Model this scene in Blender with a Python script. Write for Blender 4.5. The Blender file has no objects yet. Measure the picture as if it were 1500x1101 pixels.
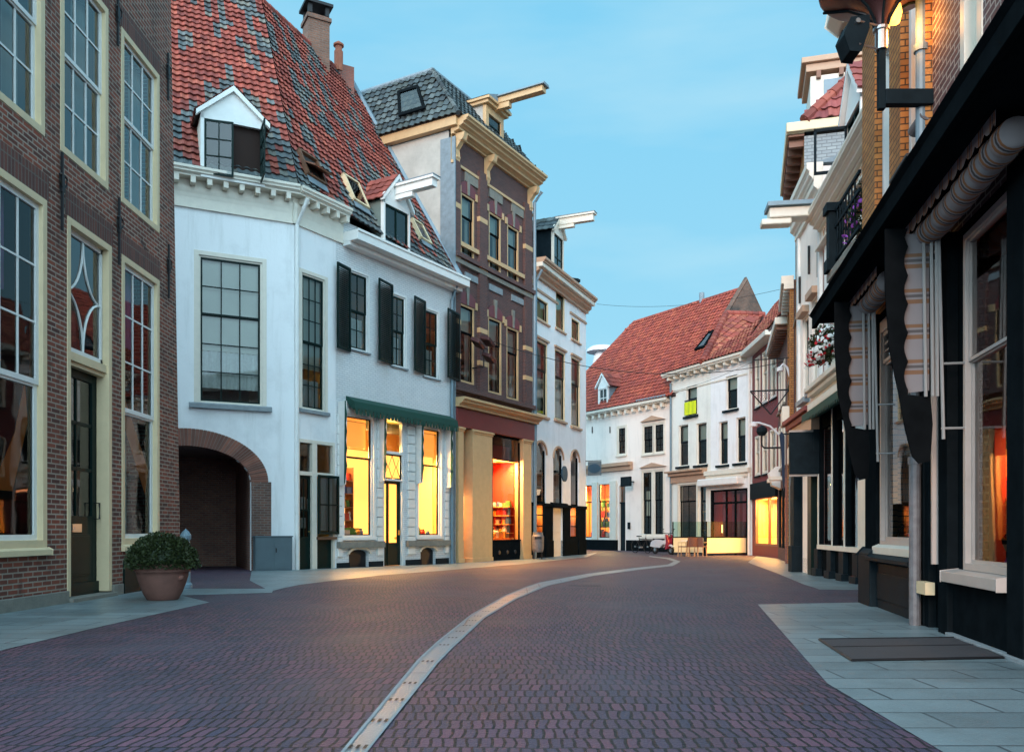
import bpy, math, random
from mathutils import Vector, Matrix, noise
R = math.radians
rnd = random.Random(7)
S = bpy.context.scene
COL = S.collection
# ---------------------------------------------------------------- camera
FPX, CX, HY = 1250.0, 750.0, 777.0          # photo pixels (1500 wide), horizon row
cam = bpy.data.cameras.new('camera'); camo = bpy.data.objects.new('camera', cam); COL.objects.link(camo)
camo.location = (0, 0, 1); camo.rotation_euler = (R(90), 0, 0)
cam.sensor_width = 36; cam.lens = 36 * FPX / 1500; cam.shift_y = (HY - 550.5) / 1500
cam.clip_end = 2000; cam.clip_start = .05
S.camera = camo
# ---------------------------------------------------------------- sky
W = bpy.data.worlds.new('World'); S.world = W; W.use_nodes = True
nt = W.node_tree; N = nt.nodes; N.clear()
def wn(t, **k):
    n = N.new(t)
    for a, b in k.items(): setattr(n, a, b)
    return n
out = wn('ShaderNodeOutputWorld'); bg = wn('ShaderNodeBackground'); nt.links.new(bg.outputs[0], out.inputs[0])
SUN_AZ, SUN_EL = 197, 15                     # compass style: 0 = +Y, clockwise; behind the camera, to the left
sky = wn('ShaderNodeTexSky', sky_type='NISHITA', sun_disc=False, sun_elevation=R(5), sun_rotation=R(SUN_AZ))
tc = wn('ShaderNodeTexCoord'); sep = wn('ShaderNodeSeparateXYZ'); nt.links.new(tc.outputs['Generated'], sep.inputs[0])
ramp = wn('ShaderNodeValToRGB'); nt.links.new(sep.outputs['Z'], ramp.inputs[0])
cr = ramp.color_ramp
cr.elements[0].position = 0; cr.elements[0].color = (.33, .60, .74, 1)
cr.elements[1].position = 1; cr.elements[1].color = (.22, .46, .62, 1)
e = cr.elements.new(.18); e.color = (.25, .555, .73, 1)
e = cr.elements.new(.5); e.color = (.185, .53, .755, 1)
# thin high cloud veils
mp = wn('ShaderNodeMapping'); mp.inputs['Scale'].default_value = (1.3, 1.3, 5.5); nt.links.new(tc.outputs['Generated'], mp.inputs[0])
ns = wn('ShaderNodeTexNoise'); ns.inputs['Scale'].default_value = 1.6; ns.inputs['Detail'].default_value = 6; nt.links.new(mp.outputs[0], ns.inputs[0])
nr = wn('ShaderNodeMapRange'); nr.inputs[1].default_value = .5; nr.inputs[2].default_value = .78; nr.inputs[4].default_value = .6; nt.links.new(ns.outputs[0], nr.inputs[0])
mxc = wn('ShaderNodeMixRGB'); mxc.inputs[2].default_value = (.46, .68, .76, 1); nt.links.new(nr.outputs[0], mxc.inputs[0]); nt.links.new(ramp.outputs[0], mxc.inputs[1])
# added bright blue sky behind the camera, out of view, to light the street
dot = wn('ShaderNodeVectorMath', operation='DOT_PRODUCT'); nt.links.new(tc.outputs['Generated'], dot.inputs[0])
a = R(200); dot.inputs[1].default_value = (math.sin(a) * .97, math.cos(a) * .97, .24)
gr = wn('ShaderNodeMapRange', interpolation_type='SMOOTHSTEP'); gr.inputs[1].default_value = -.1; gr.inputs[2].default_value = 1.0; nt.links.new(dot.outputs['Value'], gr.inputs[0])
glow = wn('ShaderNodeMixRGB', blend_type='MIX'); glow.inputs[2].default_value = (1.95, 2.85, 3.4, 1)
nt.links.new(gr.outputs[0], glow.inputs[0]); nt.links.new(mxc.outputs[0], glow.inputs[1])
dot2 = wn('ShaderNodeVectorMath', operation='DOT_PRODUCT'); nt.links.new(tc.outputs['Generated'], dot2.inputs[0])
a = R(98); dot2.inputs[1].default_value = (math.sin(a) * .9, math.cos(a) * .9, .43)
gr2 = wn('ShaderNodeMapRange', interpolation_type='SMOOTHSTEP'); gr2.inputs[1].default_value = .55; gr2.inputs[2].default_value = 1.0; gr2.inputs[4].default_value = .0; nt.links.new(dot2.outputs['Value'], gr2.inputs[0])
pink = wn('ShaderNodeMixRGB', blend_type='MIX'); pink.inputs[2].default_value = (1.15, .72, 1.0, 1); nt.links.new(gr2.outputs[0], pink.inputs[0]); nt.links.new(glow.outputs[0], pink.inputs[1]); glow = pink
addn = wn('ShaderNodeMixRGB', blend_type='ADD'); addn.inputs[0].default_value = .02
nt.links.new(glow.outputs[0], addn.inputs[1]); nt.links.new(sky.outputs[0], addn.inputs[2])
nt.links.new(addn.outputs[0], bg.inputs[0]); bg.inputs[1].default_value = 1.0
sl = bpy.data.lights.new('sun', 'SUN'); so = bpy.data.objects.new('sun', sl); COL.objects.link(so)
sl.energy = 1.7; sl.angle = R(14); sl.color = (1.0, .66, .50)
so.rotation_euler = Vector((math.sin(R(SUN_AZ)) * math.cos(R(SUN_EL)), math.cos(R(SUN_AZ)) * math.cos(R(SUN_EL)), math.sin(R(SUN_EL)))).to_track_quat('Z', 'Y').to_euler()
so.location = (0, -20, 40)
V = S.view_settings; V.view_transform = 'Standard'; V.look = 'None'; V.exposure = .22; V.gamma = 1
S.cycles.max_bounces = 7; S.cycles.transparent_max_bounces = 12; S.cycles.caustics_reflective = False; S.cycles.caustics_refractive = False
S.cycles.sample_clamp_indirect = 4
# ---------------------------------------------------------------- materials
M = {}
def nodes(name):
    m = bpy.data.materials.new(name); m.use_nodes = True; M[name] = m
    n = m.node_tree.nodes; return m, n, m.node_tree.links, n['Principled BSDF']
def P(name, col, rough=.6, metal=0, var=.12, scale=3, bump=.0, bscale=40, spec=.5, coat=0):
    m, n, l, b = nodes(name)
    t = n.new('ShaderNodeTexCoord')
    x = n.new('ShaderNodeTexNoise'); x.inputs['Scale'].default_value = scale; x.inputs['Detail'].default_value = 8; x.inputs['Roughness'].default_value = .65
    l.new(t.outputs['Object'], x.inputs[0])
    r = n.new('ShaderNodeValToRGB'); l.new(x.outputs[0], r.inputs[0])
    r.color_ramp.elements[0].position = .3; r.color_ramp.elements[1].position = .72
    r.color_ramp.elements[0].color = tuple(c * (1 - var) for c in col) + (1,)
    r.color_ramp.elements[1].color = tuple(min(1, c * (1 + var * .6)) for c in col) + (1,)
    l.new(r.outputs[0], b.inputs['Base Color'])
    rr = n.new('ShaderNodeMapRange'); rr.inputs[3].default_value = max(.03, rough - .12); rr.inputs[4].default_value = min(1, rough + .12)
    l.new(x.outputs[0], rr.inputs[0]); l.new(rr.outputs[0], b.inputs['Roughness'])
    b.inputs['Metallic'].default_value = metal; b.inputs['Specular IOR Level'].default_value = spec
    b.inputs['Coat Weight'].default_value = coat
    if bump:
        y = n.new('ShaderNodeTexNoise'); y.inputs['Scale'].default_value = bscale; y.inputs['Detail'].default_value = 5; l.new(t.outputs['Object'], y.inputs[0])
        bp = n.new('ShaderNodeBump'); bp.inputs['Strength'].default_value = bump; bp.inputs['Distance'].default_value = .02
        l.new(y.outputs[0], bp.inputs['Height']); l.new(bp.outputs[0], b.inputs['Normal'])
    return m
def facevec(n, l, flat=False):
    t = n.new('ShaderNodeTexCoord'); s = n.new('ShaderNodeSeparateXYZ'); l.new(t.outputs['Object'], s.inputs[0])
    c = n.new('ShaderNodeCombineXYZ')
    if flat:
        l.new(s.outputs[0], c.inputs[0]); l.new(s.outputs[1], c.inputs[1])
    else:
        a = n.new('ShaderNodeMath'); a.operation = 'ADD'; l.new(s.outputs[0], a.inputs[0]); l.new(s.outputs[1], a.inputs[1])
        l.new(a.outputs[0], c.inputs[0]); l.new(s.outputs[2], c.inputs[1])
    return t, c
def BR(name, c1, c2, mortar, bw=.22, bh=.068, ms=.012, rough=.85, flat=False, bump=.6, var=.35, offset=.5, rot=0, patch=None, warp=0):
    """brick, paving or slab pattern in metres"""
    m, n, l, b = nodes(name)
    t, c = facevec(n, l, flat)
    src = c.outputs[0]
    if rot or warp:
        mpn = n.new('ShaderNodeMapping'); mpn.inputs['Rotation'].default_value = (0, 0, rot); l.new(src, mpn.inputs[0]); src = mpn.outputs[0]
    if warp:
        wz = n.new('ShaderNodeTexNoise'); wz.inputs['Scale'].default_value = .35; wz.inputs['Detail'].default_value = 1; l.new(src, wz.inputs[0])
        vm = n.new('ShaderNodeVectorMath'); vm.operation = 'SCALE'; vm.inputs[3].default_value = warp; l.new(wz.outputs['Color'], vm.inputs[0])
        va = n.new('ShaderNodeVectorMath'); va.operation = 'ADD'; l.new(src, va.inputs[0]); l.new(vm.outputs[0], va.inputs[1]); src = va.outputs[0]
        w2_ = n.new('ShaderNodeTexNoise'); w2_.inputs['Scale'].default_value = 5; w2_.inputs['Detail'].default_value = 1; l.new(src, w2_.inputs[0]); v2 = n.new('ShaderNodeVectorMath'); v2.operation = 'SCALE'; v2.inputs[3].default_value = .05; l.new(w2_.outputs['Color'], v2.inputs[0]); v3 = n.new('ShaderNodeVectorMath'); v3.operation = 'ADD'; l.new(src, v3.inputs[0]); l.new(v2.outputs[0], v3.inputs[1]); src = v3.outputs[0]
    k = n.new('ShaderNodeTexBrick'); l.new(src, k.inputs['Vector'])
    k.inputs['Scale'].default_value = 1; k.inputs['Brick Width'].default_value = bw; k.inputs['Row Height'].default_value = bh
    k.inputs['Mortar Size'].default_value = ms; k.inputs['Mortar Smooth'].default_value = .2; k.inputs['Bias'].default_value = 0; k.offset = offset
    k.inputs['Color1'].default_value = c1 + (1,); k.inputs['Color2'].default_value = c2 + (1,); k.inputs['Mortar'].default_value = mortar + (1,)
    x = n.new('ShaderNodeTexNoise'); x.inputs['Scale'].default_value = .9; x.inputs['Detail'].default_value = 9; x.inputs['Roughness'].default_value = .7; l.new(t.outputs['Object'], x.inputs[0])
    r = n.new('ShaderNodeMapRange'); r.inputs[1].default_value = .3; r.inputs[2].default_value = .7; r.inputs[3].default_value = 1 - var; r.inputs[4].default_value = 1 + var * .7; l.new(x.outputs[0], r.inputs[0])
    mu = n.new('ShaderNodeVectorMath'); mu.operation = 'SCALE'; l.new(k.outputs['Color'], mu.inputs[0]); l.new(r.outputs[0], mu.inputs[3])
    col = mu.outputs[0]
    if patch:
        x2 = n.new('ShaderNodeTexNoise'); x2.inputs['Scale'].default_value = patch[1]; x2.inputs['Detail'].default_value = 6; l.new(t.outputs['Object'], x2.inputs[0])
        r2 = n.new('ShaderNodeMapRange'); r2.inputs[1].default_value = patch[2]; r2.inputs[2].default_value = patch[3]; l.new(x2.outputs[0], r2.inputs[0])
        mi = n.new('ShaderNodeMixRGB'); l.new(r2.outputs[0], mi.inputs[0]); l.new(col, mi.inputs[1]); mi.inputs[2].default_value = patch[0] + (1,); col = mi.outputs[0]
    l.new(col, b.inputs['Base Color'])
    rr = n.new('ShaderNodeMapRange'); rr.inputs[3].default_value = max(.05, rough - .18); rr.inputs[4].default_value = min(1, rough + .12)
    l.new(x.outputs[0], rr.inputs[0]); l.new(rr.outputs[0], b.inputs['Roughness'])
    if bump:
        y = n.new('ShaderNodeTexNoise'); y.inputs['Scale'].default_value = 60; y.inputs['Detail'].default_value = 3; l.new(t.outputs['Object'], y.inputs[0])
        sb = n.new('ShaderNodeMath'); sb.operation = 'MULTIPLY_ADD'; l.new(k.outputs['Fac'], sb.inputs[0]); sb.inputs[1].default_value = -1
        l.new(y.outputs[0], sb.inputs[2])
        bp = n.new('ShaderNodeBump'); bp.inputs['Strength'].default_value = bump; bp.inputs['Distance'].default_value = .012
        l.new(sb.outputs[0], bp.inputs['Height']); l.new(bp.outputs[0], b.inputs['Normal'])
    return m
def ATTR(name, rough=.75, var=.3, scale=6, bump=.3):
    m, n, l, b = nodes(name)
    at = n.new('ShaderNodeAttribute'); at.attribute_name = 'Col'
    t = n.new('ShaderNodeTexCoord'); x = n.new('ShaderNodeTexNoise'); x.inputs['Scale'].default_value = scale; x.inputs['Detail'].default_value = 8; l.new(t.outputs['Object'], x.inputs[0])
    r = n.new('ShaderNodeMapRange'); r.inputs[3].default_value = 1 - var; r.inputs[4].default_value = 1 + var; l.new(x.outputs[0], r.inputs[0])
    mu = n.new('ShaderNodeVectorMath'); mu.operation = 'SCALE'; l.new(at.outputs['Color'], mu.inputs[0]); l.new(r.outputs[0], mu.inputs[3])
    l.new(mu.outputs[0], b.inputs['Base Color']); b.inputs['Roughness'].default_value = rough
    bp = n.new('ShaderNodeBump'); bp.inputs['Strength'].default_value = bump; bp.inputs['Distance'].default_value = .02
    l.new(x.outputs[0], bp.inputs['Height']); l.new(bp.outputs[0], b.inputs['Normal'])
    return m
def GLASS(name, tint=(.8, .86, .84), ior=1.6, wob=.006):
    m, n, l, b = nodes(name); n.remove(b)
    o = n['Material Output']; mx = n.new('ShaderNodeMixShader'); tr = n.new('ShaderNodeBsdfTransparent'); g = n.new('ShaderNodeBsdfGlossy')
    tr.inputs[0].default_value = tint + (1,); g.inputs['Roughness'].default_value = .02; g.inputs['Color'].default_value = (1, 1, 1, 1)
    f = n.new('ShaderNodeFresnel'); f.inputs[0].default_value = ior
    t = n.new('ShaderNodeTexCoord'); x = n.new('ShaderNodeTexNoise'); x.inputs['Scale'].default_value = 1.8; x.inputs['Detail'].default_value = 1; l.new(t.outputs['Object'], x.inputs[0])
    bp = n.new('ShaderNodeBump'); bp.inputs['Strength'].default_value = wob * 10; bp.inputs['Distance'].default_value = .02; l.new(x.outputs[0], bp.inputs['Height']); l.new(bp.outputs[0], g.inputs['Normal'])
    l.new(f.outputs[0], mx.inputs[0]); l.new(tr.outputs[0], mx.inputs[1]); l.new(g.outputs[0], mx.inputs[2]); l.new(mx.outputs[0], o.inputs[0])
    return m
def EM(name, col, s):
    m, n, l, b = nodes(name); b.inputs['Base Color'].default_value = col + (1,); b.inputs['Emission Color'].default_value = col + (1,); b.inputs['Emission Strength'].default_value = s
    return m
def STRIPE(name, c1, c2, c3, axis=2, freq=5.0, rough=.9):
    m, n, l, b = nodes(name)
    t = n.new('ShaderNodeTexCoord'); s = n.new('ShaderNodeSeparateXYZ'); l.new(t.outputs['Object'], s.inputs[0])
    mu = n.new('ShaderNodeMath'); mu.operation = 'MULTIPLY'; mu.inputs[1].default_value = freq; l.new(s.outputs[axis], mu.inputs[0])
    fr = n.new('ShaderNodeMath'); fr.operation = 'FRACT'; l.new(mu.outputs[0], fr.inputs[0])
    r = n.new('ShaderNodeValToRGB'); r.color_ramp.interpolation = 'CONSTANT'; l.new(fr.outputs[0], r.inputs[0]); e = r.color_ramp.elements
    e[0].position = 0; e[0].color = c1 + (1,); e[1].position = .42; e[1].color = c2 + (1,)
    for p, c in ((.54, c1), (.60, c3), (.68, c1), (.74, c2), (.84, c1)): k = e.new(p); k.color = c + (1,)
    l.new(r.outputs[0], b.inputs['Base Color']); b.inputs['Roughness'].default_value = rough
    return m
BR('brick_dark', (.28, .070, .038), (.095, .034, .026), (.34, .27, .215), ms=.011, patch=((.03, .02, .02), 3.0, .58, .75))
BR('brick_lintel', (.16, .055, .04), (.10, .04, .035), (.15, .12, .10), bw=.075, bh=.4, ms=.01, offset=0)
BR('brick_old', (.17, .075, .05), (.10, .05, .04), (.16, .13, .11), bw=.2, bh=.07)
BR('brick_passage', (.34, .15, .10), (.22, .10, .075), (.26, .2, .17), bw=.2, bh=.07); BR('brick_brown', (.13, .050, .042), (.075, .032, .032), (.11, .08, .075), bh=.062, var=.2)  # passage brick is a lightened copy, making up for the dim passage
BR('brick_orange', (.50, .22, .06), (.38, .15, .04), (.07, .04, .02), bw=.24, bh=.075, ms=.008, var=.2)
BR('brick_purple', (.13, .07, .075), (.085, .045, .05), (.38, .34, .31), bw=.24, bh=.075, ms=.011, var=.2)
BR('brick_red', (.30, .10, .07), (.22, .07, .05), (.2, .12, .1), bw=.22, bh=.065, var=.2)
BR('brick_grey', (.30, .32, .32), (.24, .26, .27), (.16, .17, .18), bw=.25, bh=.09, var=.15)
BR('brick_gable', (.20, .10, .065), (.13, .07, .048), (.15, .12, .1), bw=.25, bh=.08, patch=((.05, .045, .04), 1.2, .5, .7))
BR('brick_white', (.80, .82, .82), (.74, .77, .78), (.60, .63, .65), bw=.22, bh=.068, ms=.010, bump=1.0, var=.08, patch=((.62, .62, .60), 1.4, .56, .8))
BR('paver', (.112, .050, .078), (.040, .036, .066), (.005, .005, .007), bw=.060, bh=.20, ms=.0085, flat=True, rough=.60, bump=.7, var=.36, warp=.45, patch=((.060, .055, .080), .5, .5, .8))
BR('slab', (.21, .265, .28), (.15, .195, .21), (.055, .07, .08), bw=.9, bh=.36, ms=.010, flat=True, rough=.42, bump=.35, var=.25, patch=((.13, .15, .15), 1.7, .52, .78))
BR('gutter_stone', (.20, .25, .28), (.16, .21, .24), (.10, .10, .11), bw=.5, bh=3, ms=.012, flat=True, rough=.4, bump=.4, var=.2)
def PL(name, col, dirt=(.40, .41, .38), amt=.55):
    """painted plaster: blotches, rain streaks running down, trowel marks"""
    m, n, l, b = nodes(name); t = n.new('ShaderNodeTexCoord'); b.inputs['Roughness'].default_value = .82
    def nz(sc, vec, det=6, rg=.6):
        mp_ = n.new('ShaderNodeMapping'); mp_.inputs['Scale'].default_value = vec; l.new(t.outputs['Object'], mp_.inputs[0]); x = n.new('ShaderNodeTexNoise'); x.inputs['Scale'].default_value = sc; x.inputs['Detail'].default_value = det; x.inputs['Roughness'].default_value = rg; l.new(mp_.outputs[0], x.inputs[0]); return x.outputs[0]
    st, bl_, fine = nz(2.6, (1, 1, .09), 7, .7), nz(.7, (1, 1, 1), 8, .68), nz(14, (1, 1, 1), 4)
    def rg_(s_, a, b_, hi): r = n.new('ShaderNodeMapRange'); r.inputs[1].default_value = a; r.inputs[2].default_value = b_; r.inputs[4].default_value = hi; l.new(s_, r.inputs[0]); return r.outputs[0]
    m1 = n.new('ShaderNodeMixRGB'); m1.inputs[1].default_value = col + (1,); m1.inputs[2].default_value = dirt + (1,); l.new(rg_(st, .52, .86, amt), m1.inputs[0])
    m2 = n.new('ShaderNodeMixRGB'); m2.inputs[2].default_value = tuple(c * .74 for c in col) + (1,); l.new(m1.outputs[0], m2.inputs[1]); l.new(rg_(bl_, .50, .75, .7), m2.inputs[0])
    l.new(m2.outputs[0], b.inputs['Base Color'])
    ad = n.new('ShaderNodeMath'); ad.operation = 'MULTIPLY_ADD'; l.new(bl_, ad.inputs[0]); ad.inputs[1].default_value = 2.2; l.new(fine, ad.inputs[2])
    bp = n.new('ShaderNodeBump'); bp.inputs['Strength'].default_value = .3; bp.inputs['Distance'].default_value = .02; l.new(ad.outputs[0], bp.inputs['Height']); l.new(bp.outputs[0], b.inputs['Normal'])
PL('plaster_white', (.83, .845, .85)); PL('plaster_cream', (.86, .78, .71)); PL('plaster_pale', (.80, .81, .75))
P('render_grey', (.46, .45, .41), .9, var=.22, scale=1.3, bump=.25, bscale=12)
P('lead', (.20, .255, .29), .6, metal=.1, var=.25, scale=5)
P('paint_cream', (.74, .58, .36), .55, var=.08, scale=4)
P('paint_white', (.78, .78, .75), .45, var=.06, scale=5)
P('paint_taupe', (.46, .39, .35), .5, var=.1, scale=5); P('paint_ivory', (.72, .67, .57), .5, var=.08, scale=5)
P('paint_ochre', (.56, .37, .19), .5, var=.12, scale=4)
P('paint_oxblood', (.15, .022, .025), .35, var=.15, scale=3)
P('paint_brown', (.19, .075, .04), .5, var=.2, scale=4)
P('paint_tan', (.46, .29, .19), .55, var=.1, scale=5)
P('paint_redbrown', (.20, .035, .035), .7, var=.12, scale=2)
P('paint_green', (.003, .016, .014), .4, var=.2, scale=6, spec=.12)
P('paint_black', (.008, .011, .013), .5, var=.3, scale=5, spec=.0)
P('paint_charcoal', (.013, .021, .026), .5, var=.3, scale=4, spec=.02)
P('paint_grey', (.085, .125, .145), .5, var=.12, scale=3)
P('paint_greygreen', (.16, .20, .18), .6, var=.15, scale=3)
P('zinc', (.17, .25, .30), .5, metal=.1, var=.18, scale=7)
P('pipe_grey', (.16, .16, .17), .6, metal=.2, var=.35, scale=11)
P('iron', (.012, .012, .014), .5, var=.2, metal=.2)
P('steel', (.5, .5, .5), .3, metal=.9, var=.1)
P('brass', (.5, .36, .12), .3, metal=.9, var=.1)
P('stone', (.22, .21, .18), .85, var=.25, scale=5, bump=.3)
P('stone_blue', (.24, .28, .30), .7, var=.2, scale=6, bump=.2)
P('wood', (.13, .06, .03), .7, var=.35, scale=4)
P('terracotta', (.19, .085, .065), .8, var=.22, scale=5, bump=.2, bscale=25)
P('clay_pipe', (.42, .13, .07), .7, var=.2, scale=5)
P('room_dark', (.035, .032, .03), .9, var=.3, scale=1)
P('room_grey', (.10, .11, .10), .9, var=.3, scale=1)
P('room_yellow', (.85, .58, .22), .8, var=.08, scale=1)
P('room_orange', (.80, .36, .10), .8, var=.15, scale=1)
P('room_wine', (.20, .015, .012), .8, var=.3, scale=1); P('room_red', (.55, .04, .02), .8, var=.25, scale=1)
P('curtain', (.62, .66, .62), .9, var=.06, scale=2)
P('lilac_reflection', (.42, .20, .46), .8, var=.25, scale=.7); P('lace', (.86, .90, .90), .9, var=.12, scale=14)
P('blind', (.74, .78, .70), .8, var=.08, scale=1)
P('blind_green', (.42, .48, .20), .8, var=.08, scale=1)
P('cloth_green', (.004, .055, .04), .85, var=.2, scale=5)
P('cloth_white', (.74, .72, .68), .9, var=.1, scale=5)
P('cloth_black', (.007, .008, .009), .95, var=.3, scale=5, spec=.0)
P('mat_rubber', (.05, .045, .05), .75, var=.2, scale=4, bump=.3, bscale=120)
P('orange_banner', (.95, .24, .04), .6, var=.15, scale=2)
P('neon', (.62, .72, .01), .7, var=.1, scale=3)
P('banner_blue', (.006, .02, .05), .8, var=.1); P('blue_paint', (.008, .055, .10), .4, var=.1)
P('screen_cream', (.80, .62, .36), .7, var=.05)
P('rattan', (.17, .075, .05), .7, var=.3, scale=30)
P('wood_light', (.48, .30, .17), .6, var=.2, scale=10)
P('plastic_white', (.7, .7, .72), .3, var=.05)
P('plastic_red', (.35, .02, .04), .3, var=.1)
P('tyre', (.012, .012, .012), .8, var=.2)
P('room_brown', (.028, .012, .008), .9, var=.3, scale=2); P('leaf', (.028, .042, .008), .6, var=.5, scale=14)
P('leaf_dark', (.018, .034, .010), .7, var=.5, scale=14)
P('petal_white', (.8, .8, .76), .7, var=.05)
P('petal_red', (.55, .01, .02), .7, var=.15)
P('petal_violet', (.35, .08, .5), .7, var=.15)
P('copper_dark', (.10, .045, .045), .45, metal=.5, var=.2)
ATTR('tile_mix'); ATTR('tile_slate', rough=.5)
GLASS('glass', ior=1.7); GLASS('glass_dim', tint=(.75, .8, .76), ior=1.32, wob=.01); GLASS('glass_clear', tint=(.95, .96, .95), ior=1.35); GLASS('glass_thin', tint=(.86, .84, .9), ior=1.06, wob=0); GLASS('glass_green', tint=(.6, .8, .68), ior=1.5)
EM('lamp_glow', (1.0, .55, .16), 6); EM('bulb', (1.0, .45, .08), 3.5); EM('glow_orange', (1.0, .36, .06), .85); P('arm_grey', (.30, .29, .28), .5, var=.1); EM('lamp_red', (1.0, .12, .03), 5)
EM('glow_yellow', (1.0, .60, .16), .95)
STRIPE('awning_stripe', (.22, .20, .205), (.19, .10, .055), (.09, .08, .08), axis=2, freq=3.0)
STRIPE('awning_stripe_across', (.25, .23, .235), (.24, .10, .04), (.05, .045, .05), axis=0, freq=4.2)
# ---------------------------------------------------------------- mesh helpers
class MB:
    def __init__(s): s.v = []; s.f = []; s.c = []; s.marks = []
    def face(s, pts, col=None):
        i = len(s.v); s.v += [tuple(p) for p in pts]; s.f.append(tuple(range(i, i + len(pts)))); s.c.append(col)
    def box(s, x0, x1, y0, y1, z0, z1, col=None):
        if x0 > x1: x0, x1 = x1, x0
        if y0 > y1: y0, y1 = y1, y0
        if z0 > z1: z0, z1 = z1, z0
        i = len(s.v); s.marks.append((i, len(s.f)))
        s.v += [(x0, y0, z0), (x1, y0, z0), (x1, y1, z0), (x0, y1, z0), (x0, y0, z1), (x1, y0, z1), (x1, y1, z1), (x0, y1, z1)]
        for q in ((0, 1, 5, 4), (1, 2, 6, 5), (2, 3, 7, 6), (3, 0, 4, 7), (4, 5, 6, 7), (3, 2, 1, 0)): s.f.append(tuple(i + k for k in q)); s.c.append(col)
        return s
    def xf(s, Mx, start=0):
        for k in range(start, len(s.v)): s.v[k] = tuple(Mx @ Vector(s.v[k]))
        return s
    def obox(s, c, size, Mx, col=None):
        k = len(s.v); s.box(-size[0] / 2, size[0] / 2, -size[1] / 2, size[1] / 2, -size[2] / 2, size[2] / 2, col); s.xf(Matrix.Translation(c) @ Mx, k); return s
    def prism(s, poly, axis, a, b, col=None):
        """poly in the two other axes (cyclic order kept as x,y / x,z / y,z); extruded from a to b along axis"""
        def p(q, t): return {'x': (t, q[0], q[1]), 'y': (q[0], t, q[1]), 'z': (q[0], q[1], t)}[axis]
        i = len(s.v); s.marks.append((i, len(s.f))); n = len(poly); s.v += [p(q, a) for q in poly] + [p(q, b) for q in poly]
        s.f.append(tuple(i + k for k in range(n))); s.f.append(tuple(i + n + k for k in reversed(range(n)))); s.c += [col, col]
        for k in range(n): s.f.append((i + k, i + (k + 1) % n, i + n + (k + 1) % n, i + n + k)); s.c.append(col)
        return s
    def tube(s, path, r, n=8, col=None, cap=True):
        path = [Vector(p) for p in path]; rs = r if isinstance(r, (list, tuple)) else [r] * len(path); i = len(s.v); m = len(path)
        for k, p in enumerate(path):
            d = (path[min(k + 1, m - 1)] - path[max(k - 1, 0)]).normalized()
            a = d.cross(Vector((0, 0, 1)));
            if a.length < .05: a = d.cross(Vector((1, 0, 0)))
            a.normalize(); b = d.cross(a)
            for j in range(n):
                t = 2 * math.pi * j / n; s.v.append(tuple(p + (a * math.cos(t) + b * math.sin(t)) * rs[k]))
        for k in range(m - 1):
            for j in range(n): s.f.append((i + k * n + j, i + k * n + (j + 1) % n, i + (k + 1) * n + (j + 1) % n, i + (k + 1) * n + j)); s.c.append(col)
        if cap: s.f.append(tuple(i + j for j in reversed(range(n)))); s.f.append(tuple(i + (m - 1) * n + j for j in range(n))); s.c += [col, col]
        return s
    def lathe(s, prof, n=24, c=(0, 0, 0), col=None, a0=0, a1=2 * math.pi):
        i = len(s.v); m = len(prof)
        for r, z in prof:
            for j in range(n): t = a0 + (a1 - a0) * j / n; s.v.append((c[0] + r * math.cos(t), c[1] + r * math.sin(t), c[2] + z))
        for k in range(m - 1):
            for j in range(n): s.f.append((i + k * n + j, i + k * n + (j + 1) % n, i + (k + 1) * n + (j + 1) % n, i + (k + 1) * n + j)); s.c.append(col)
        return s
    def build(s, name, mat, parent=None, T=None, smooth=False, bevel=0):
        if name in SPLIT and len(s.marks) > 1:
            first = None; mk = s.marks + [(len(s.v), len(s.f))]
            for (v0, f0), (v1, f1) in zip(mk, mk[1:]):
                q = MB(); q.v = s.v[v0:v1]; q.f = [tuple(i - v0 for i in f) for f in s.f[f0:f1]]; q.c = s.c[f0:f1]
                o = q.build(name, mat, parent, T, smooth, bevel); first = first or o
            return first
        me = bpy.data.meshes.new(name); me.from_pydata(s.v, [], s.f); me.validate(clean_customdata=False)
        mats = mat if isinstance(mat, (list, tuple)) else [mat]
        for q in mats: me.materials.append(M[q])
        if any(c is not None for c in s.c) and len(me.polygons) == len(s.c):
            if isinstance(s.c[0], int) or len(mats) > 1:
                for p, c in zip(me.polygons, s.c): p.material_index = c or 0
            else:
                ca = me.color_attributes.new('Col', 'FLOAT_COLOR', 'CORNER')
                for p, c in zip(me.polygons, s.c):
                    for li in p.loop_indices: ca.data[li].color = (*(c or (.3, .1, .1)), 1)
        if smooth: me.shade_smooth()
        o = bpy.data.objects.new(name, me); COL.objects.link(o)
        if parent is not None:
            o.parent = parent
            if T is not None: o.matrix_local = WM[parent.name].inverted() @ T
            WM[o.name] = T if T is not None else WM[parent.name]
        else:
            if T is not None: o.matrix_world = T
            WM[o.name] = T if T is not None else Matrix()
        if bevel:
            b = o.modifiers.new('bevel', 'BEVEL'); b.width = bevel; b.segments = 2; b.limit_method = 'ANGLE'
        return o
WM = {}
SPLIT = {'dentil', 'eaves_bracket', 'shop_pilaster', 'pier', 'sill_band', 'cheek', 'base_block', 'string_course', 'dormer_bracket', 'display_shelf', 'display_box', 'impost', 'corbel', 'shelf', 'foot', 'hinge', 'opening_bar'}
def tag(o, label=None, cat=None, group=None, kind=None):
    for k, v in (('label', label), ('category', cat), ('group', group), ('kind', kind)):
        if v: o[k] = v
    return o
def thing(name, label, cat, T=None, group=None):
    o = bpy.data.objects.new(name, None); COL.objects.link(o); o.empty_display_size = .3
    T = T or Matrix(); o.matrix_world = T; WM[o.name] = T
    return tag(o, label, cat, group)
def copy_tree(o, parent=None):
    c = o.copy(); COL.objects.link(c); WM[c.name] = WM[o.name]
    if parent is not None: c.parent = parent
    for ch in list(o.children): copy_tree(ch, c)
    return c
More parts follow.
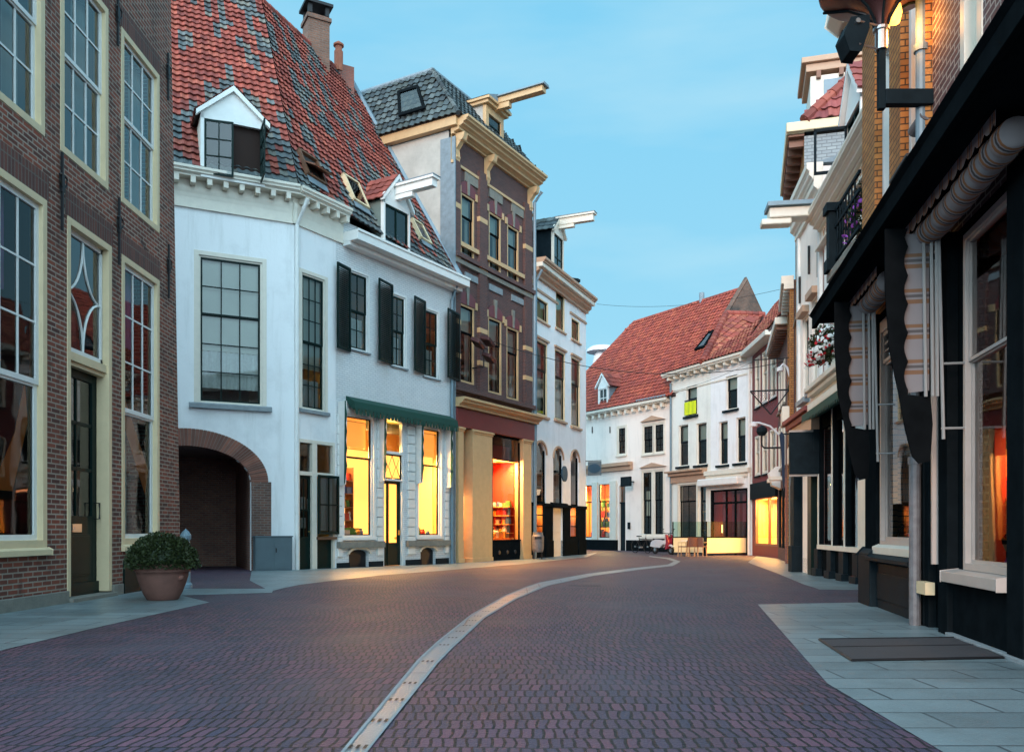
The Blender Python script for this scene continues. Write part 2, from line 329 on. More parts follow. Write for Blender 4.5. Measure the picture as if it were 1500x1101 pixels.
def GZ(Y): return 0 if Y < 15 else (-.012 * (Y - 15) if Y < 30 else -.18)
def gpt(px, py):
    off = (py - HY) / FPX; Y = 1 / off
    if Y > 15: Y = .82 / (off - .012) if off > .012 else 99
    if Y > 30: Y = 1.18 / off
    return Vector(((px - CX) / FPX * Y, Y))
class Fac:
    """a facade: local x runs to the right as seen from the street, local y goes into the house, local z up from world 0"""
    def __init__(s, p0, p1, root=None, rev=.14, wall='plaster_white', name=None, label=None, cat='house', group=None):
        s.p0, s.p1 = Vector(p0), Vector(p1); d = s.p1 - s.p0; s.L = d.length; s.d = d.normalized(); s.n = Vector((-s.d.y, s.d.x))
        s.T = Matrix.Translation((s.p0.x, s.p0.y, 0)) @ Matrix.Rotation(math.atan2(s.d.y, s.d.x), 4, 'Z')
        s.holes = []; s.rev = rev; s.wall = wall
        s.root = root or thing(name, label, cat, s.T, group)
    def u(s, px, d=0):
        k = (px - CX) / FPX; a = s.p0 + s.n * d
        return -(a.x - k * a.y) / (s.d.x - k * s.d.y)
    def uz(s, px, py, d=0):
        u = s.u(px, d); Y = s.p0.y + s.d.y * u + s.n.y * d
        return u, 1 + (HY - py) / FPX * Y
    def z(s, px, py, d=0): return s.uz(px, py, d)[1]
    def cross(s, px, py, u):
        """point on the plane local x = u seen at the pixel: returns (y, z)"""
        k = (px - CX) / FPX; a = s.p0 + s.d * u
        y = -(a.x - k * a.y) / (s.n.x - k * s.n.y); Y = a.y + s.n.y * y
        return y, 1 + (HY - py) / FPX * Y
    def g(s, u=0): return GZ(s.p0.y + s.d.y * u)
    def obj(s, name, mb, mat, parent=None, **k):
        return mb.build(name, mat, parent or s.root, s.T if parent is None or parent is s.root else None, **k)
    def hole(s, u0, u1, z0, z1, arch=0): s.holes.append((u0, u1, z0, z1, arch))
    def build_wall(s, z0, z1, u0=0, u1=None, name='wall', lean=0, mat=None, d=0):
        u1 = s.L if u1 is None else u1
        us = sorted({round(q, 4) for h in s.holes for q in h[:2] if u0 < q < u1} | {u0, u1}); zs = sorted({round(q, 4) for h in s.holes for q in h[2:4] if z0 < q < z1} | {z0, z1})
        mb = MB()
        for i in range(len(us) - 1):
            for j in range(len(zs) - 1):
                cu, cz = (us[i] + us[i + 1]) / 2, (zs[j] + zs[j + 1]) / 2
                if any(h[0] < cu < h[1] and h[2] < cz < h[3] for h in s.holes): continue
                mb.face([(us[i], d, zs[j]), (us[i + 1], d, zs[j]), (us[i + 1], d, zs[j + 1]), (us[i], d, zs[j + 1])])
        for a, b, c, e, ar in s.holes:
            if b < u0 or a > u1: continue
            r = s.rev; t = e - ar
            mb.face([(a, d, c), (a, r, c), (a, r, t), (a, d, t)]); mb.face([(b, r, c), (b, d, c), (b, d, t), (b, r, t)])
            mb.face([(a, d, c), (b, d, c), (b, r, c), (a, r, c)])
            if not ar: mb.face([(a, d, e), (a, r, e), (b, r, e), (b, d, e)])
            else:
                n = 12; m, h = (a + b) / 2, (b - a) / 2
                q = [(m - h * math.cos(math.pi * k / n), t + ar * math.sin(math.pi * k / n)) for k in range(n + 1)]
                for k in range(n):
                    (x, y), (X, Y) = q[k], q[k + 1]
                    mb.face([(x, d, y), (X, d, Y), (X, d, e), (x, d, e)]); mb.face([(x, d, y), (x, r, y), (X, r, Y), (X, d, Y)])
                    mb.face([(x, r, y), (X, r, Y), (X, r, e), (x, r, e)])
        if lean:
            mb.v = [(x - lean * max(z, 0) if x > s.L - .01 else x, y, z) for x, y, z in mb.v]
        return s.obj(name, mb, mat or s.wall)
    def body(s, depth, z0, z1, mat=None, u0=0, u1=None, room='room_dark', room_d=1.1, x_in=0, name='side_wall', top=True, lean=0):
        """side and back walls and a flat deck; plus the dark inner wall behind the windows"""
        u1 = s.L if u1 is None else u1; mb = MB(); k = lean * z1
        mb.face([(u0, depth, z0), (u0, 0, z0), (u0, 0, z1), (u0, depth, z1)])
        mb.face([(u1, 0, z0), (u1, depth, z0), (u1 - k, depth, z1), (u1 - k, 0, z1)])
        mb.face([(u1, depth, z0), (u0, depth, z0), (u0, depth, z1), (u1, depth, z1)])
        if top: mb.face([(u0, 0, z1), (u1, 0, z1), (u1, depth, z1), (u0, depth, z1)])
        o = s.obj(name, mb, mat or s.wall)
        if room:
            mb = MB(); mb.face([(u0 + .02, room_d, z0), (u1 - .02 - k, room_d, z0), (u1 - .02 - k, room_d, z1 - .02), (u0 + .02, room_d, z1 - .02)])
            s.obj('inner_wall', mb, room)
        return o
def bars(mb, u0, u1, z0, z1, y0, y1, cols, rows, b):
    for i in range(1, cols): x = u0 + (u1 - u0) * i / cols; mb.box(x - b / 2, x + b / 2, y0, y1, z0, z1)
    for j in range(1, rows): z = z0 + (z1 - z0) * j / rows; mb.box(u0, u1, y0 + .002, y1 - .002, z - b / 2, z + b / 2)
def wavy(u0, u1, z0, z1, y, amp=.025, n=None):
    n = n or max(6, int((u1 - u0) / .045)); mb = MB(); ph = rnd.random() * 6
    P_ = [(u0 + (u1 - u0) * k / n, y + amp * math.sin(k * 1.9 + ph) + amp * .4 * math.sin(k * .7)) for k in range(n + 1)]
    for k in range(n):
        (a, b), (c, d) = P_[k], P_[k + 1]; mb.face([(a, b, z0), (c, d, z0), (c, d, z1), (a, b, z1)])
    return mb
def window(F, u0, u1, z0, z1, frame='paint_white', sash='paint_white', fw=.07, fy=(.03, .12), sw=.05, cols=2, rows=(2, 2), split=.5, bar=.028, arch=0, glass='glass',
           sill=None, curtain=None, surround=None, lintel=None, hole=True, name='window', bottom_frame=True, label=None, cols0=None):
    """outer frame in the opening (the part), with sash, panes, sill and curtain as its pieces"""
    if u0 > u1: u0, u1 = u1, u0
    if hole: F.hole(u0, u1, z0, z1, arch)
    y0, y1 = fy; mb = MB()
    mb.box(u0, u0 + fw, y0, y1, z0, z1); mb.box(u1 - fw, u1, y0, y1, z0, z1); mb.box(u0 + fw, u1 - fw, y0, y1, z1 - fw - arch * .5, z1)
    if bottom_frame: mb.box(u0 + fw, u1 - fw, y0, y1, z0, z0 + fw)
    if surround:
        w, p = surround
        mb.box(u0 - w, u0, -p, .02, z0, z1 + w); mb.box(u1, u1 + w, -p, .02, z0, z1 + w); mb.box(u0, u1, -p, .02, z1, z1 + w)
    o = F.obj(name, mb, frame, bevel=.004)
    if label: o['label'] = label
    a, b, c, d = u0 + fw, u1 - fw, z0 + (fw if bottom_frame else 0), z1 - fw - arch * .5
    zs = c + (d - c) * split if split else d
    ys = (y0 + y1) / 2
    mb = MB()
    for (q0, q1, yy, r, cl_) in (((c, zs, ys + .012, rows[0], cols0 or cols),) + (((zs - sw * .5, d, ys - .012, rows[1], cols),) if split else ())):
        Y0, Y1 = yy - .022, yy + .022
        mb.box(a, a + sw, Y0, Y1, q0, q1); mb.box(b - sw, b, Y0, Y1, q0, q1); mb.box(a + sw, b - sw, Y0, Y1, q0, q0 + sw); mb.box(a + sw, b - sw, Y0, Y1, q1 - sw, q1)
        bars(mb, a + sw, b - sw, q0 + sw, q1 - sw, yy - .014, yy + .014, cl_, r, bar)
    F.obj('sash', mb, sash, o)
    mb = MB(); mb.face([(a, ys + .014, c), (b, ys + .014, c), (b, ys + .014, zs), (a, ys + .014, zs)])
    if split: mb.face([(a, ys - .010, zs), (b, ys - .010, zs), (b, ys - .010, d), (a, ys - .010, d)])
    F.obj('pane', mb, glass, o)
    if sill:
        m_, pr, h, ex = sill; mb = MB(); mb.prism([(-pr, z0 - h), (-pr, z0 - h * .25), (y0, z0 + .004), (y0, z0 - h)], 'x', u0 - ex, u1 + ex); F.obj('sill', mb, m_, o, bevel=.004)
    for cu in (curtain or ()):
        m_, a0, a1, b0, b1 = cu[:5]
        w = wavy(a + (b - a) * a0, a + (b - a) * a1, c + (d - c) * b0, c + (d - c) * b1, y1 + .09) if m_ != 'blind' and m_ != 'blind_green' else MB().box(a + (b - a) * a0, a + (b - a) * a1, y1 + .05, y1 + .06, c + (d - c) * b0, c + (d - c) * b1)
        F.obj('blind' if 'blind' in m_ else 'curtain', w, m_, o)
    if lintel:
        m_, h, ex = lintel; F.obj('lintel', MB().box(u0 - ex, u1 + ex, -.006, .05, z1 + .002, z1 + h), m_, o)
    return o
def pw(F, x0, x1, top, bot, **k):
    """window by the pixels of its opening"""
    return window(F, F.u(x0), F.u(x1), F.z(*bot), F.z(*top), **k)
def cornice(F, u0, u1, z, steps, mat, name='cornice', parent=None, end=True):
    """steps: (drop from, drop to, projection) boxes stacked down from z"""
    pr = [(.01, z - steps[0][0])]; n = len(steps)
    for k, (a, b, p) in enumerate(steps):
        pr += [(-p, z - a), (-p, z - b)]
        if k + 1 < n:
            a2, b2, p2 = steps[k + 1]
            if a2 - b > .03: pr += [(.006, z - b - .004), (.006, z - a2 + .004)]
            else:
                h = b2 - a2; pr += [(-(p * .82 + p2 * .18), z - b - h * .10), (-(p * .45 + p2 * .55), z - b - h * .22), (-(p * .15 + p2 * .85), z - b - h * .45)]
                steps = list(steps); steps[k + 1] = (a2 + h * .7, b2, p2)
    pr.append((.01, z - steps[-1][1]))
    return F.obj(name, MB().prism(pr, 'x', u0, u1), mat, parent)
def pick(pal, r=rnd):
    c = r.choice(pal); k = r.uniform(.8, 1.2); return tuple(q * k for q in c)
RED = [(.25, .052, .036), (.29, .062, .042), (.19, .040, .030), (.33, .082, .052), (.26, .056, .038)]
GRN = [(.095, .115, .12), (.08, .10, .105), (.125, .145, .145), (.06, .07, .075), (.15, .15, .13)]
SLT = [(.040, .055, .06), (.06, .08, .085), (.09, .11, .11), (.028, .036, .04), (.05, .06, .055)]
def tiles(mb, S_, nu, nv, keep=None, colf=None, amp=.035, lap=.05, seg=4):
    """real pantiles over a surface S_(u, v) in tile units; each tile is a curved plate with a thick lower lip"""
    for j in range(nv):
        for i in range(nu):
            if keep and not keep(i + .5, j + .5): continue
            c = colf(i, j) if colf else pick(RED)
            p00, p10, p01 = S_(i, j), S_(i + 1, j), S_(i, j + 1); nrm = (p10 - p00).cross(p01 - p00).normalized()
            jit = rnd.uniform(-.010, .014)
            lo, hi = [], []
            for k in range(seg + 1):
                t = k / seg; h = amp * (math.sin(t * 2 * math.pi + .6) * .55 + .45)
                lo.append(S_(i + t * 1.0, j - .12) + nrm * (h + lap + jit)); hi.append(S_(i + t * 1.0, j + 1.02) + nrm * (h + jit * .5))
            b = len(mb.v); mb.v += [tuple(q) for q in lo + hi + [q - nrm * .035 for q in lo]]
            m = seg + 1
            for k in range(seg):
                mb.f.append((b + k, b + k + 1, b + m + k + 1, b + m + k)); mb.c.append(c)
                mb.f.append((b + 2 * m + k, b + 2 * m + k + 1, b + k + 1, b + k)); mb.c.append(tuple(q * .6 for q in c))
def inpoly(poly):
    def f(x, y):
        r = False; n = len(poly)
        for k in range(n):
            (a, b), (c, d) = poly[k], poly[(k + 1) % n]
            if (b > y) != (d > y) and x < (c - a) * (y - b) / (d - b) + a: r = not r
        return r
    return f
def roof_plane(F_root, pts, tw=.26, th=.3, colf=None, mat='tile_mix', name='roof', eave=None, T=None, thick=.12, amp=.035, parent=None):
    """planar roof field from world points; first two points are the eave (left, right)"""
    pts = [Vector(p) for p in pts]; o = pts[0]; ud = (pts[1] - pts[0]).normalized(); nn = Vector((0, 0, 0))
    for k in range(2, len(pts)):
        nn = (pts[1] - pts[0]).cross(pts[k] - pts[0])
        if nn.length > .1: break
    nn.normalize(); vd = nn.cross(ud)
    uv = [((p - o).dot(ud) / tw, (p - o).dot(vd) / th) for p in pts]
    u0 = math.floor(min(q[0] for q in uv)); u1 = math.ceil(max(q[0] for q in uv)); nv = math.ceil(max(q[1] for q in uv))
    kp = inpoly(uv); mb = MB()
    tiles(mb, lambda u, v: o + ud * ((u + u0) * tw) + vd * (v * th), u1 - u0, nv, lambda x, y: kp(x + u0, y), (lambda i, j: colf(i + u0, j)) if colf else None, amp=amp)
    b = [p - nn * .02 for p in pts]; mb.face(b, (.05, .03, .03)); mb.face([p - nn * thick for p in reversed(pts)], (.05, .03, .03))
    for k in range(len(pts)): a, c = b[k], b[(k + 1) % len(b)]; mb.face([a, a - nn * (thick - .02), c - nn * (thick - .02), c], (.05, .03, .03))
    par = parent or F_root
    Mi = WM[par.name].inverted(); mb.v = [tuple(Mi @ Vector(v)) for v in mb.v]
    return mb.build(name, mat, par, WM[par.name])
def hip(root, pts, r=.10, col='tile_ridge', name='ridge_tile', parent=None):
    mb = MB(); pts = [Vector(p) for p in pts]
    for a, b in zip(pts, pts[1:]):
        n = max(1, int((b - a).length / .36))
        for k in range(n): p, q = a.lerp(b, k / n), a.lerp(b, (k + 1.08) / n); mb.tube([p, q], [r, r * .86], 8, pick(RED if col == 'tile_ridge' else SLT))
    par = parent or root; Mi = WM[par.name].inverted(); mb.v = [tuple(Mi @ Vector(v)) for v in mb.v]
    return mb.build(name, 'tile_mix', par, WM[par.name])
def wobj(root, name, mb, mat, parent=None, **k):
    """mesh given in world coordinates, parented to a thing"""
    par = parent or root; Mi = WM[par.name].inverted(); mb.v = [tuple(Mi @ Vector(v)) for v in mb.v]
    return mb.build(name, mat, par, WM[par.name], **k)
def shop_room(F, u0, u1, z0, z1, y0, y1, mat, power, color=(1, .62, .25), name='shop_room', size=.5, back=None, spill=0, sz=.12):
    mb = MB(); q = [(u0, z0), (u1, z0), (u1, z1), (u0, z1)]
    mb.face([(u0, y1, z0), (u1, y1, z0), (u1, y1, z1), (u0, y1, z1)])
    for (a, b), (c, d) in zip(q, q[1:] + q[:1]): mb.face([(a, y0, b), (c, y0, d), (c, y1, d), (a, y1, b)])
    o = F.obj(name, mb, mat)
    if power:
        l = bpy.data.lights.new('shop_light', 'AREA'); l.shape = 'RECTANGLE'; l.size = max(.2, (u1 - u0) * size); l.size_y = max(.2, (y1 - y0) * .5); l.energy = power; l.color = color
        lo = bpy.data.objects.new('shop_light', l); COL.objects.link(lo); lo.parent = o; lo.location = ((u0 + u1) / 2, y0 + (y1 - y0) * .45, z1 - .12); lo.rotation_euler = (R(-38), 0, 0)
        WM[lo.name] = Matrix()
        if spill:
            l = bpy.data.lights.new('window_light', 'AREA'); l.shape = 'RECTANGLE'; l.size = (u1 - u0) * .8; l.size_y = .12; l.energy = spill; l.color = (1, .50, .14)
            lo = bpy.data.objects.new('window_light', l); COL.objects.link(lo); lo.parent = o; lo.location = ((u0 + u1) / 2, y0 + .35, z1 - sz); lo.rotation_euler = (R(-42), 0, 0); WM[lo.name] = Matrix()
    return o
# ================================================================ house A: dark brick front, left
A = Fac((-6.17, 4.5), (-6.17, 15.9), rev=.18, wall='brick_dark', name='brick_house', label='dark brown brick house at left edge with cream window frames and green door', cat='house')
def winA(u0, u1, z0, z1, rows, split, **k):
    k.setdefault('lintel', ('brick_lintel', .34, .05))
    return window(A, u0, u1, z0, z1, frame='paint_cream', sash='paint_white', fw=.10, fy=(-.012, .17), sw=.055, cols=3, rows=rows, split=split, **k)
uA = A.u
up = [(uA(88), uA(158)), (uA(177), uA(233)), (uA(65) - 1.42, uA(65)), (uA(65) - 3.55, uA(65) - 2.13), (uA(65) - 5.7, uA(65) - 4.28)]
for a, b in up:
    if a < .1: continue
    winA(a, b, 6.19, 8.95, (2, 2), .52, curtain=(('curtain', .62, .98, 0, 1),))
gd = [(uA(178), uA(233)), (uA(68) - 1.5, uA(68)), (uA(68) - 3.9, uA(68) - 2.4)]
for i, (a, b) in enumerate(gd):
    w = window(A, a, b, .78, 5.37, frame='paint_cream', sash='paint_white', fw=.10, fy=(-.012, .17), sw=.07, cols=3, cols0=1, rows=(1, 3), split=.47, glass='glass_dim', lintel=('brick_lintel', .34, .05),
               sill=('paint_cream', .07, .10, .03), curtain=(('blind', .0, .45, .0, .47), ('lilac_reflection', .0, .66, .72, 1)))  # lilac cloth added: pink sky reflected in the panes is put into its colour
# single-pane lower lights: wide sheet, bars only above
for side, (a, b) in zip((1, -1), gd[:2]):
    z0 = 1.75 if side > 0 else 1.75
    mb = MB()
    if side > 0: pts = [(a + .15, 3.0), (a + .15, 3.45), (b - .15, 2.05), (b - .28, 1.62)]
    else: pts = [(b - .98, 1.5), (b - .5, 2.25), (b - .28, 2.95), (b - .22, 2.4), (b - .55, 1.5)]
    mb.prism([(x, z) for x, z in pts], 'y', .125, .131)
    A.obj('banner', mb, 'orange_banner')
# door with curved tracery light above
a, b = uA(98), uA(163)
A.hole(a, b, -.1, 5.37)
mb = MB(); mb.box(a, a + .09, -.012, .18, .08, 5.37); mb.box(b - .10, b, -.012, .18, .08, 5.37); mb.box(a + .09, b - .10, -.012, .18, 5.27, 5.37); mb.box(a + .09, b - .1, .02, .18, 3.40, 3.52)
mb.box(a + .09, b - .10, .06, .16, 3.34, 3.40)
dr = A.obj('door_frame', mb, 'paint_cream', bevel=.004)
A.obj('lintel', MB().box(a - .05, b + .05, -.006, .05, 5.372, 5.71), 'brick_lintel', dr)
da, db = a + .09, b - .12
mb = MB(); mb.box(da, da + .05, .08, .13, 3.52, 5.27); mb.box(db - .05, db, .08, .13, 3.52, 5.27); mb.box(da, db, .08, .13, 3.52, 3.60); mb.box(da, db, .08, .13, 5.20, 5.27)
m, h = (da + db) / 2, (db - da) / 2 - .04; cz, hz = 4.40, .80
for sx in (-1, 1):
    for sz in (-1, 1):
        mb.tube([(m + sx * h * (1 - math.cos(t)), .10, cz + sz * hz * (1 - math.sin(t))) for t in [math.pi / 2 * k / 8 for k in range(9)]], .018, 6)
A.obj('transom_light', mb, 'paint_white', dr)
mb = MB(); mb.face([(da, .11, 3.55), (db, .11, 3.55), (db, .11, 5.25), (da, .11, 5.25)]); A.obj('pane', mb, 'glass', dr)
y = .18; mb = MB(); mb.box(da, da + .11, y, y + .05, .06, 3.40); mb.box(db - .11, db, y, y + .05, .06, 3.40); mb.box(da + .11, db - .11, y, y + .05, 3.22, 3.40); mb.box(da + .11, db - .11, y, y + .05, .06, 1.22)
mb.box(m - .02, m + .02, y + .01, y + .045, 1.22, 3.22)
for z in (1.88, 2.55): mb.box(da + .1, db - .1, y + .01, y + .04, z, z + .05)
mb.box(da + .20, db - .20, y - .02, y, .36, .92); mb.box(da + .17, db - .17, y - .012, y, .33, .95); mb.box(da, db, y - .05, y, .06, .24)
dl = A.obj('door', mb, 'paint_green', bevel=.004)
mb = MB(); mb.face([(da + .1, y + .03, 1.2), (db - .1, y + .03, 1.2), (db - .1, y + .03, 3.3), (da + .1, y + .03, 3.3)]); A.obj('pane', mb, 'glass', dl)
A.obj('letterbox', MB().box(m - .16, m + .10, y - .015, y, .98, 1.10).box(m - .11, m + .05, y - .022, y - .015, 1.015, 1.065), ['steel'], dl)
A.obj('handle', MB().tube([(db - .05, y, 1.42), (db - .05, y - .08, 1.42), (db - .05, y - .08, 1.18), (db - .05, y, 1.18)], .014, 6), 'iron', dl)
A.obj('doorstep', MB().box(a - .02, b + .02, -.10, .40, -.1, .06), 'stone', dr, bevel=.01)
A.build_wall(-.2, 12.3, lean=.044)
A.body(9, -.2, 12.3, mat='brick_dark', lean=.044)
s0 = uA(98)
for k0, k1 in ((0, s0), (uA(163), uA(178)), (uA(233) + .05, A.L - .02)): A.obj('plinth', MB().box(k0 + .01, k1 - .01, -.045, 0, -.2, .17), 'stone', bevel=.01)
A.obj('cellar_hatch', MB().box(uA(180), uA(205), -.03, .02, 0, .52), 'paint_green')
for px, ya, yb in ((170, -10, 67), (88, 223, 337), (244, 78, 147), (172, 290, 388), (245, 358, 437)):
    u = uA(px); z1, z0 = A.z(px, ya), A.z(px, yb); zm = z1 - (z1 - z0) * .38
    mb = MB(); mb.box(u - .016, u + .016, -.045, -.015, z0, z1); mb.box(u - .035, u + .035, -.05, -.01, zm - .14, zm + .10)
    for sg in (-1, 1): mb.tube([(u + sg * .01, -.04, zm - .1), (u + sg * .09, -.045, zm - .02), (u + sg * .10, -.045, zm + .07), (u + sg * .04, -.04, zm + .10)], .013, 6)
    A.obj('wall_anchor', mb, 'iron')
A.obj('gutter', MB().box(-.2, A.L - .4, -.35, .1, 12.3, 12.6), 'paint_white')
mb = MB(); mb.prism([(-.1, 12.55), (4.5, 16.4), (9.1, 12.55)], 'x', 0, A.L - .6); A.obj('roof', mb, 'paint_charcoal')

# ================================================================ house B: white corner house with the red and grey tiled roof
b0, b1, b2 = (-13, 20.97), (-6.2, 24.3), (-2.18, 30.93)
B1 = Fac(b0, b1, rev=.20, wall='plaster_white', name='white_corner_house', label='white house with arched brick gateway, black shutters and patchy red and grey tiled roof', cat='house')
RB = B1.root
B3 = Fac(b1, b2, root=RB, rev=.16, wall='brick_white')
u2 = B3.u(492)
# big window
pw(B1, 291, 384, (293, 373), (293, 589), frame='paint_ivory', sash='paint_green', fw=.05, fy=(.02, .12), cols=3, rows=(3, 2), split=.61, bar=.03, surround=(.12, .015),
   sill=('stone_blue', .12, .16, .25), curtain=(('lace', .02, .98, .10, .36), ('blind', .0, 1, .36, 1)))
# archway
uc, zt, zs = B1.u(275), B1.z(275, 652), B1.z(275, 703)
hw = B1.u(368) - uc; th = B1.u(397) - B1.u(368); g = -.2
B1.hole(uc - hw, uc + hw, g, zt, zt - zs)
mb = MB(); n = 66; ri = zt - zs
for k in range(n):
    t0, t1 = math.pi * (k + .06) / n, math.pi * (k + .94) / n; c = pick([(.20, .075, .05), (.15, .06, .042), (.22, .085, .055), (.16, .07, .05)])
    q = [(uc - (hw + e) * math.cos(t), zs + (ri + e) * math.sin(t)) for t, e in ((t0, -.01), (t0, th * .85), (t1, th * .85), (t1, -.01))]
    mb.prism(q, 'y', -.035, .22, c)
ar = B1.obj('archway', mb, 'tile_mix')
q0 = MB()
for k in range(24):
    t0, t1 = math.pi * k / 24, math.pi * (k + 1) / 24
    q0.prism([(uc - (hw + e) * math.cos(t), zs + (ri + e) * math.sin(t)) for t, e in ((t0, .005), (t0, th * .83), (t1, th * .83), (t1, .005))], 'y', -.028, .1)
B1.obj('mortar', q0, 'stone', ar)
B1.obj('pier', MB().box(uc + hw + .002, uc + hw + th, -.035, .22, g, zs).box(uc - hw - th, uc - hw - .002, -.035, .22, g, zs), 'brick_old', ar)
mb = MB(); a, b = uc - hw, uc + hw; D = 4.6
mb.face([(b, .2, g), (b + .25, D, g), (b + .25, D, zt + .1), (b, .2, zt + .1)]); mb.face([(a, D, g), (a, .2, g), (a, .2, zt + .1), (a, D, zt + .1)])
mb.face([(a, .2, zt + .05), (b, .2, zt + .05), (b + .25, D, zt + .05), (a, D, zt + .05)]); mb.face([(a, D, g), (b + .25, D, g), (b + .25, D, zt + .1), (a, D, zt + .1)])
B1.obj('passage_wall', mb, 'brick_passage', ar)
B1.build_wall(g, 10.45)
# tall narrow windows on the bend
def tallB(x0, x1, top, bot, **k): return pw(B3, x0, x1, top, bot, frame='paint_ivory', sash='paint_green', fw=.05, fy=(.02, .12), bar=.028, **k)
tallB(442, 476, (443, 399), (474, 603), cols=3, rows=(3, 3), split=.5, surround=(.11, .015), sill=('stone_blue', .10, .12, .12), curtain=(('lace', .02, .98, .0, .22), ('blind', .0, 1, .3, 1)))
# door pair
a, b = B3.u(435.5), B3.u(489.5); zt2 = B3.z(462, 645); zm = B3.z(462, 694); zb = B3.g(1)
B3.hole(a, b, g, zt2)
mx = B3.u(460)
mb = MB(); mb.box(a, a + .07, -.03, .14, g, zt2); mb.box(b - .08, b, -.03, .14, g, zt2); mb.box(mx - .10, mx + .10, -.03, .14, g, zt2 - .08); mb.box(a + .07, b - .08, -.03, .14, zt2 - .10, zt2); mb.box(a + .07, mx - .1, -.025, .13, zm - .06, zm + .05); mb.box(mx + .1, b - .08, -.025, .13, zm - .06, zm + .05)
fr = B3.obj('door_frame', mb, 'paint_ivory', bevel=.004)
mb = MB(); mb.face([(a, .08, zm), (b, .08, zm), (b, .08, zt2), (a, .08, zt2)]); B3.obj('pane', mb, 'glass', fr)
da, db = a + .07, mx - .10
mb = MB(); mb.box(da, da + .08, .05, .10, g, zm); mb.box(db - .08, db, .05, .10, g, zm); mb.box(da, db, .05, .10, zm - .16, zm - .06); mb.box(da + .08, db - .08, .05, .10, g, zb + .95); mb.box((da + db) / 2 - .015, (da + db) / 2 + .015, .06, .09, zb + .9, zm - .1); mb.box(da + .08, db - .08, .06, .09, zb + 1.7, zb + 1.74)
dd = B3.obj('door', mb, 'paint_green', bevel=.003)
mb = MB(); mb.face([(da, .075, zb + .9), (db, .075, zb + .9), (db, .075, zm), (da, .075, zm)]); B3.obj('pane', mb, 'glass', dd)
mb = MB(); mb.box(da + .14, da + .34, .085, .09, zb + 1.2, zb + 1.5, ); mb.box(da + .40, da + .58, .085, .09, zb + 1.75, zb + 2.05); mb.box(da + .15, da + .33, .085, .09, zb + 1.75, zb + 2.1); B3.obj('poster', mb, 'lace', dd)
B3.obj('door_handle', MB().tube([(db - .05, .05, zb + 1.1), (db - .05, .0, zb + 1.1), (db - .14, .0, zb + 1.1)], .012, 6), 'brass', dd)
da, db = mx + .10, b - .08
mb = MB(); mb.box(da, db, .05, .10, g, zb + .86); mb.box(da + .06, db - .06, .035, .05, zb + .15, zb + .74)
B3.obj('panel', mb, 'paint_green', fr); B3.obj('sill', MB().box(da - .03, db + .10, -.10, .12, zb + .86, zb + .94), 'wood', fr)
# casement standing open in front of the frame
mb = MB(); ca, cb, c0, c1 = da + .0, db + .20, zb + 1.02, zm - .02
mb.box(ca, ca + .07, -.10, -.05, c0, c1); mb.box(cb - .07, cb, -.10, -.05, c0, c1); mb.box(ca + .07, cb - .07, -.10, -.05, c0, c0 + .07); mb.box(ca + .07, cb - .07, -.10, -.05, c1 - .07, c1)
bars(mb, ca + .07, cb - .07, c0 + .07, c1 - .07, -.095, -.06, 2, 2, .035)
cs = B3.obj('casement', mb, 'paint_green', fr); mb = MB(); mb.face([(ca, -.075, c0), (cb, -.075, c0), (cb, -.075, c1), (ca, -.075, c1)]); B3.obj('pane', mb, 'glass', cs)
B3.obj('curtain', wavy(ca + .08, cb - .08, c0 + .1, c1 - .08, .0, .012), 'lace', cs)
# upstairs shuttered windows
for (x0, x1, tp, bt) in ((511, 539, (525, 400), (525, 513)), (573, 594, (583, 433), (583, 537)), (621, 642, (632, 455), (632, 553))):
    pw(B3, x0, x1, tp, bt, frame='paint_white', sash='paint_green', fw=.045, fy=(.02, .12), cols=2, rows=(2, 2), split=.5, surround=(.07, .02), sill=('stone_blue', .07, .06, .08),
       curtain=(('lace', .1, .95, .0, .42),))
for (x0, x1, tp, bt) in ((487, 511, (499, 389), (499, 513)), (547, 573, (560, 413), (560, 531)), (600, 621, (611, 438), (611, 546)), (648, 671, (659, 456), (659, 556))):
    c, e, z1, z0 = B3.u(x0), B3.u(x1), B3.z(*tp), B3.z(*bt); w = e - c; mb = MB()
    mb.box(0, .055, -.02, .03, z0, z1); mb.box(w - .055, w, -.02, .03, z0, z1); mb.box(.055, w - .055, -.02, .03, z0, z0 + .07); mb.box(.055, w - .055, -.02, .03, z1 - .07, z1)
    k = z0 + .09
    while k < z1 - .1: mb.prism([(-.018, k), (.026, k + .045), (.026, k + .058), (-.018, k + .013)], 'x', .055, w - .055); k += .062
    mb.xf(Matrix.Translation((e, -.05, 0)) @ Matrix.Rotation(R(10), 4, 'Z') @ Matrix.Translation((-w, -.02, 0)))
    sh = B3.obj('shutter', mb, 'paint_green'); B3.obj('hinge', MB().box(e - .04, e + .04, -.07, 0, z0 + .2, z0 + .23).box(e - .04, e + .04, -.07, 0, z1 - .23, z1 - .2), 'iron', sh)
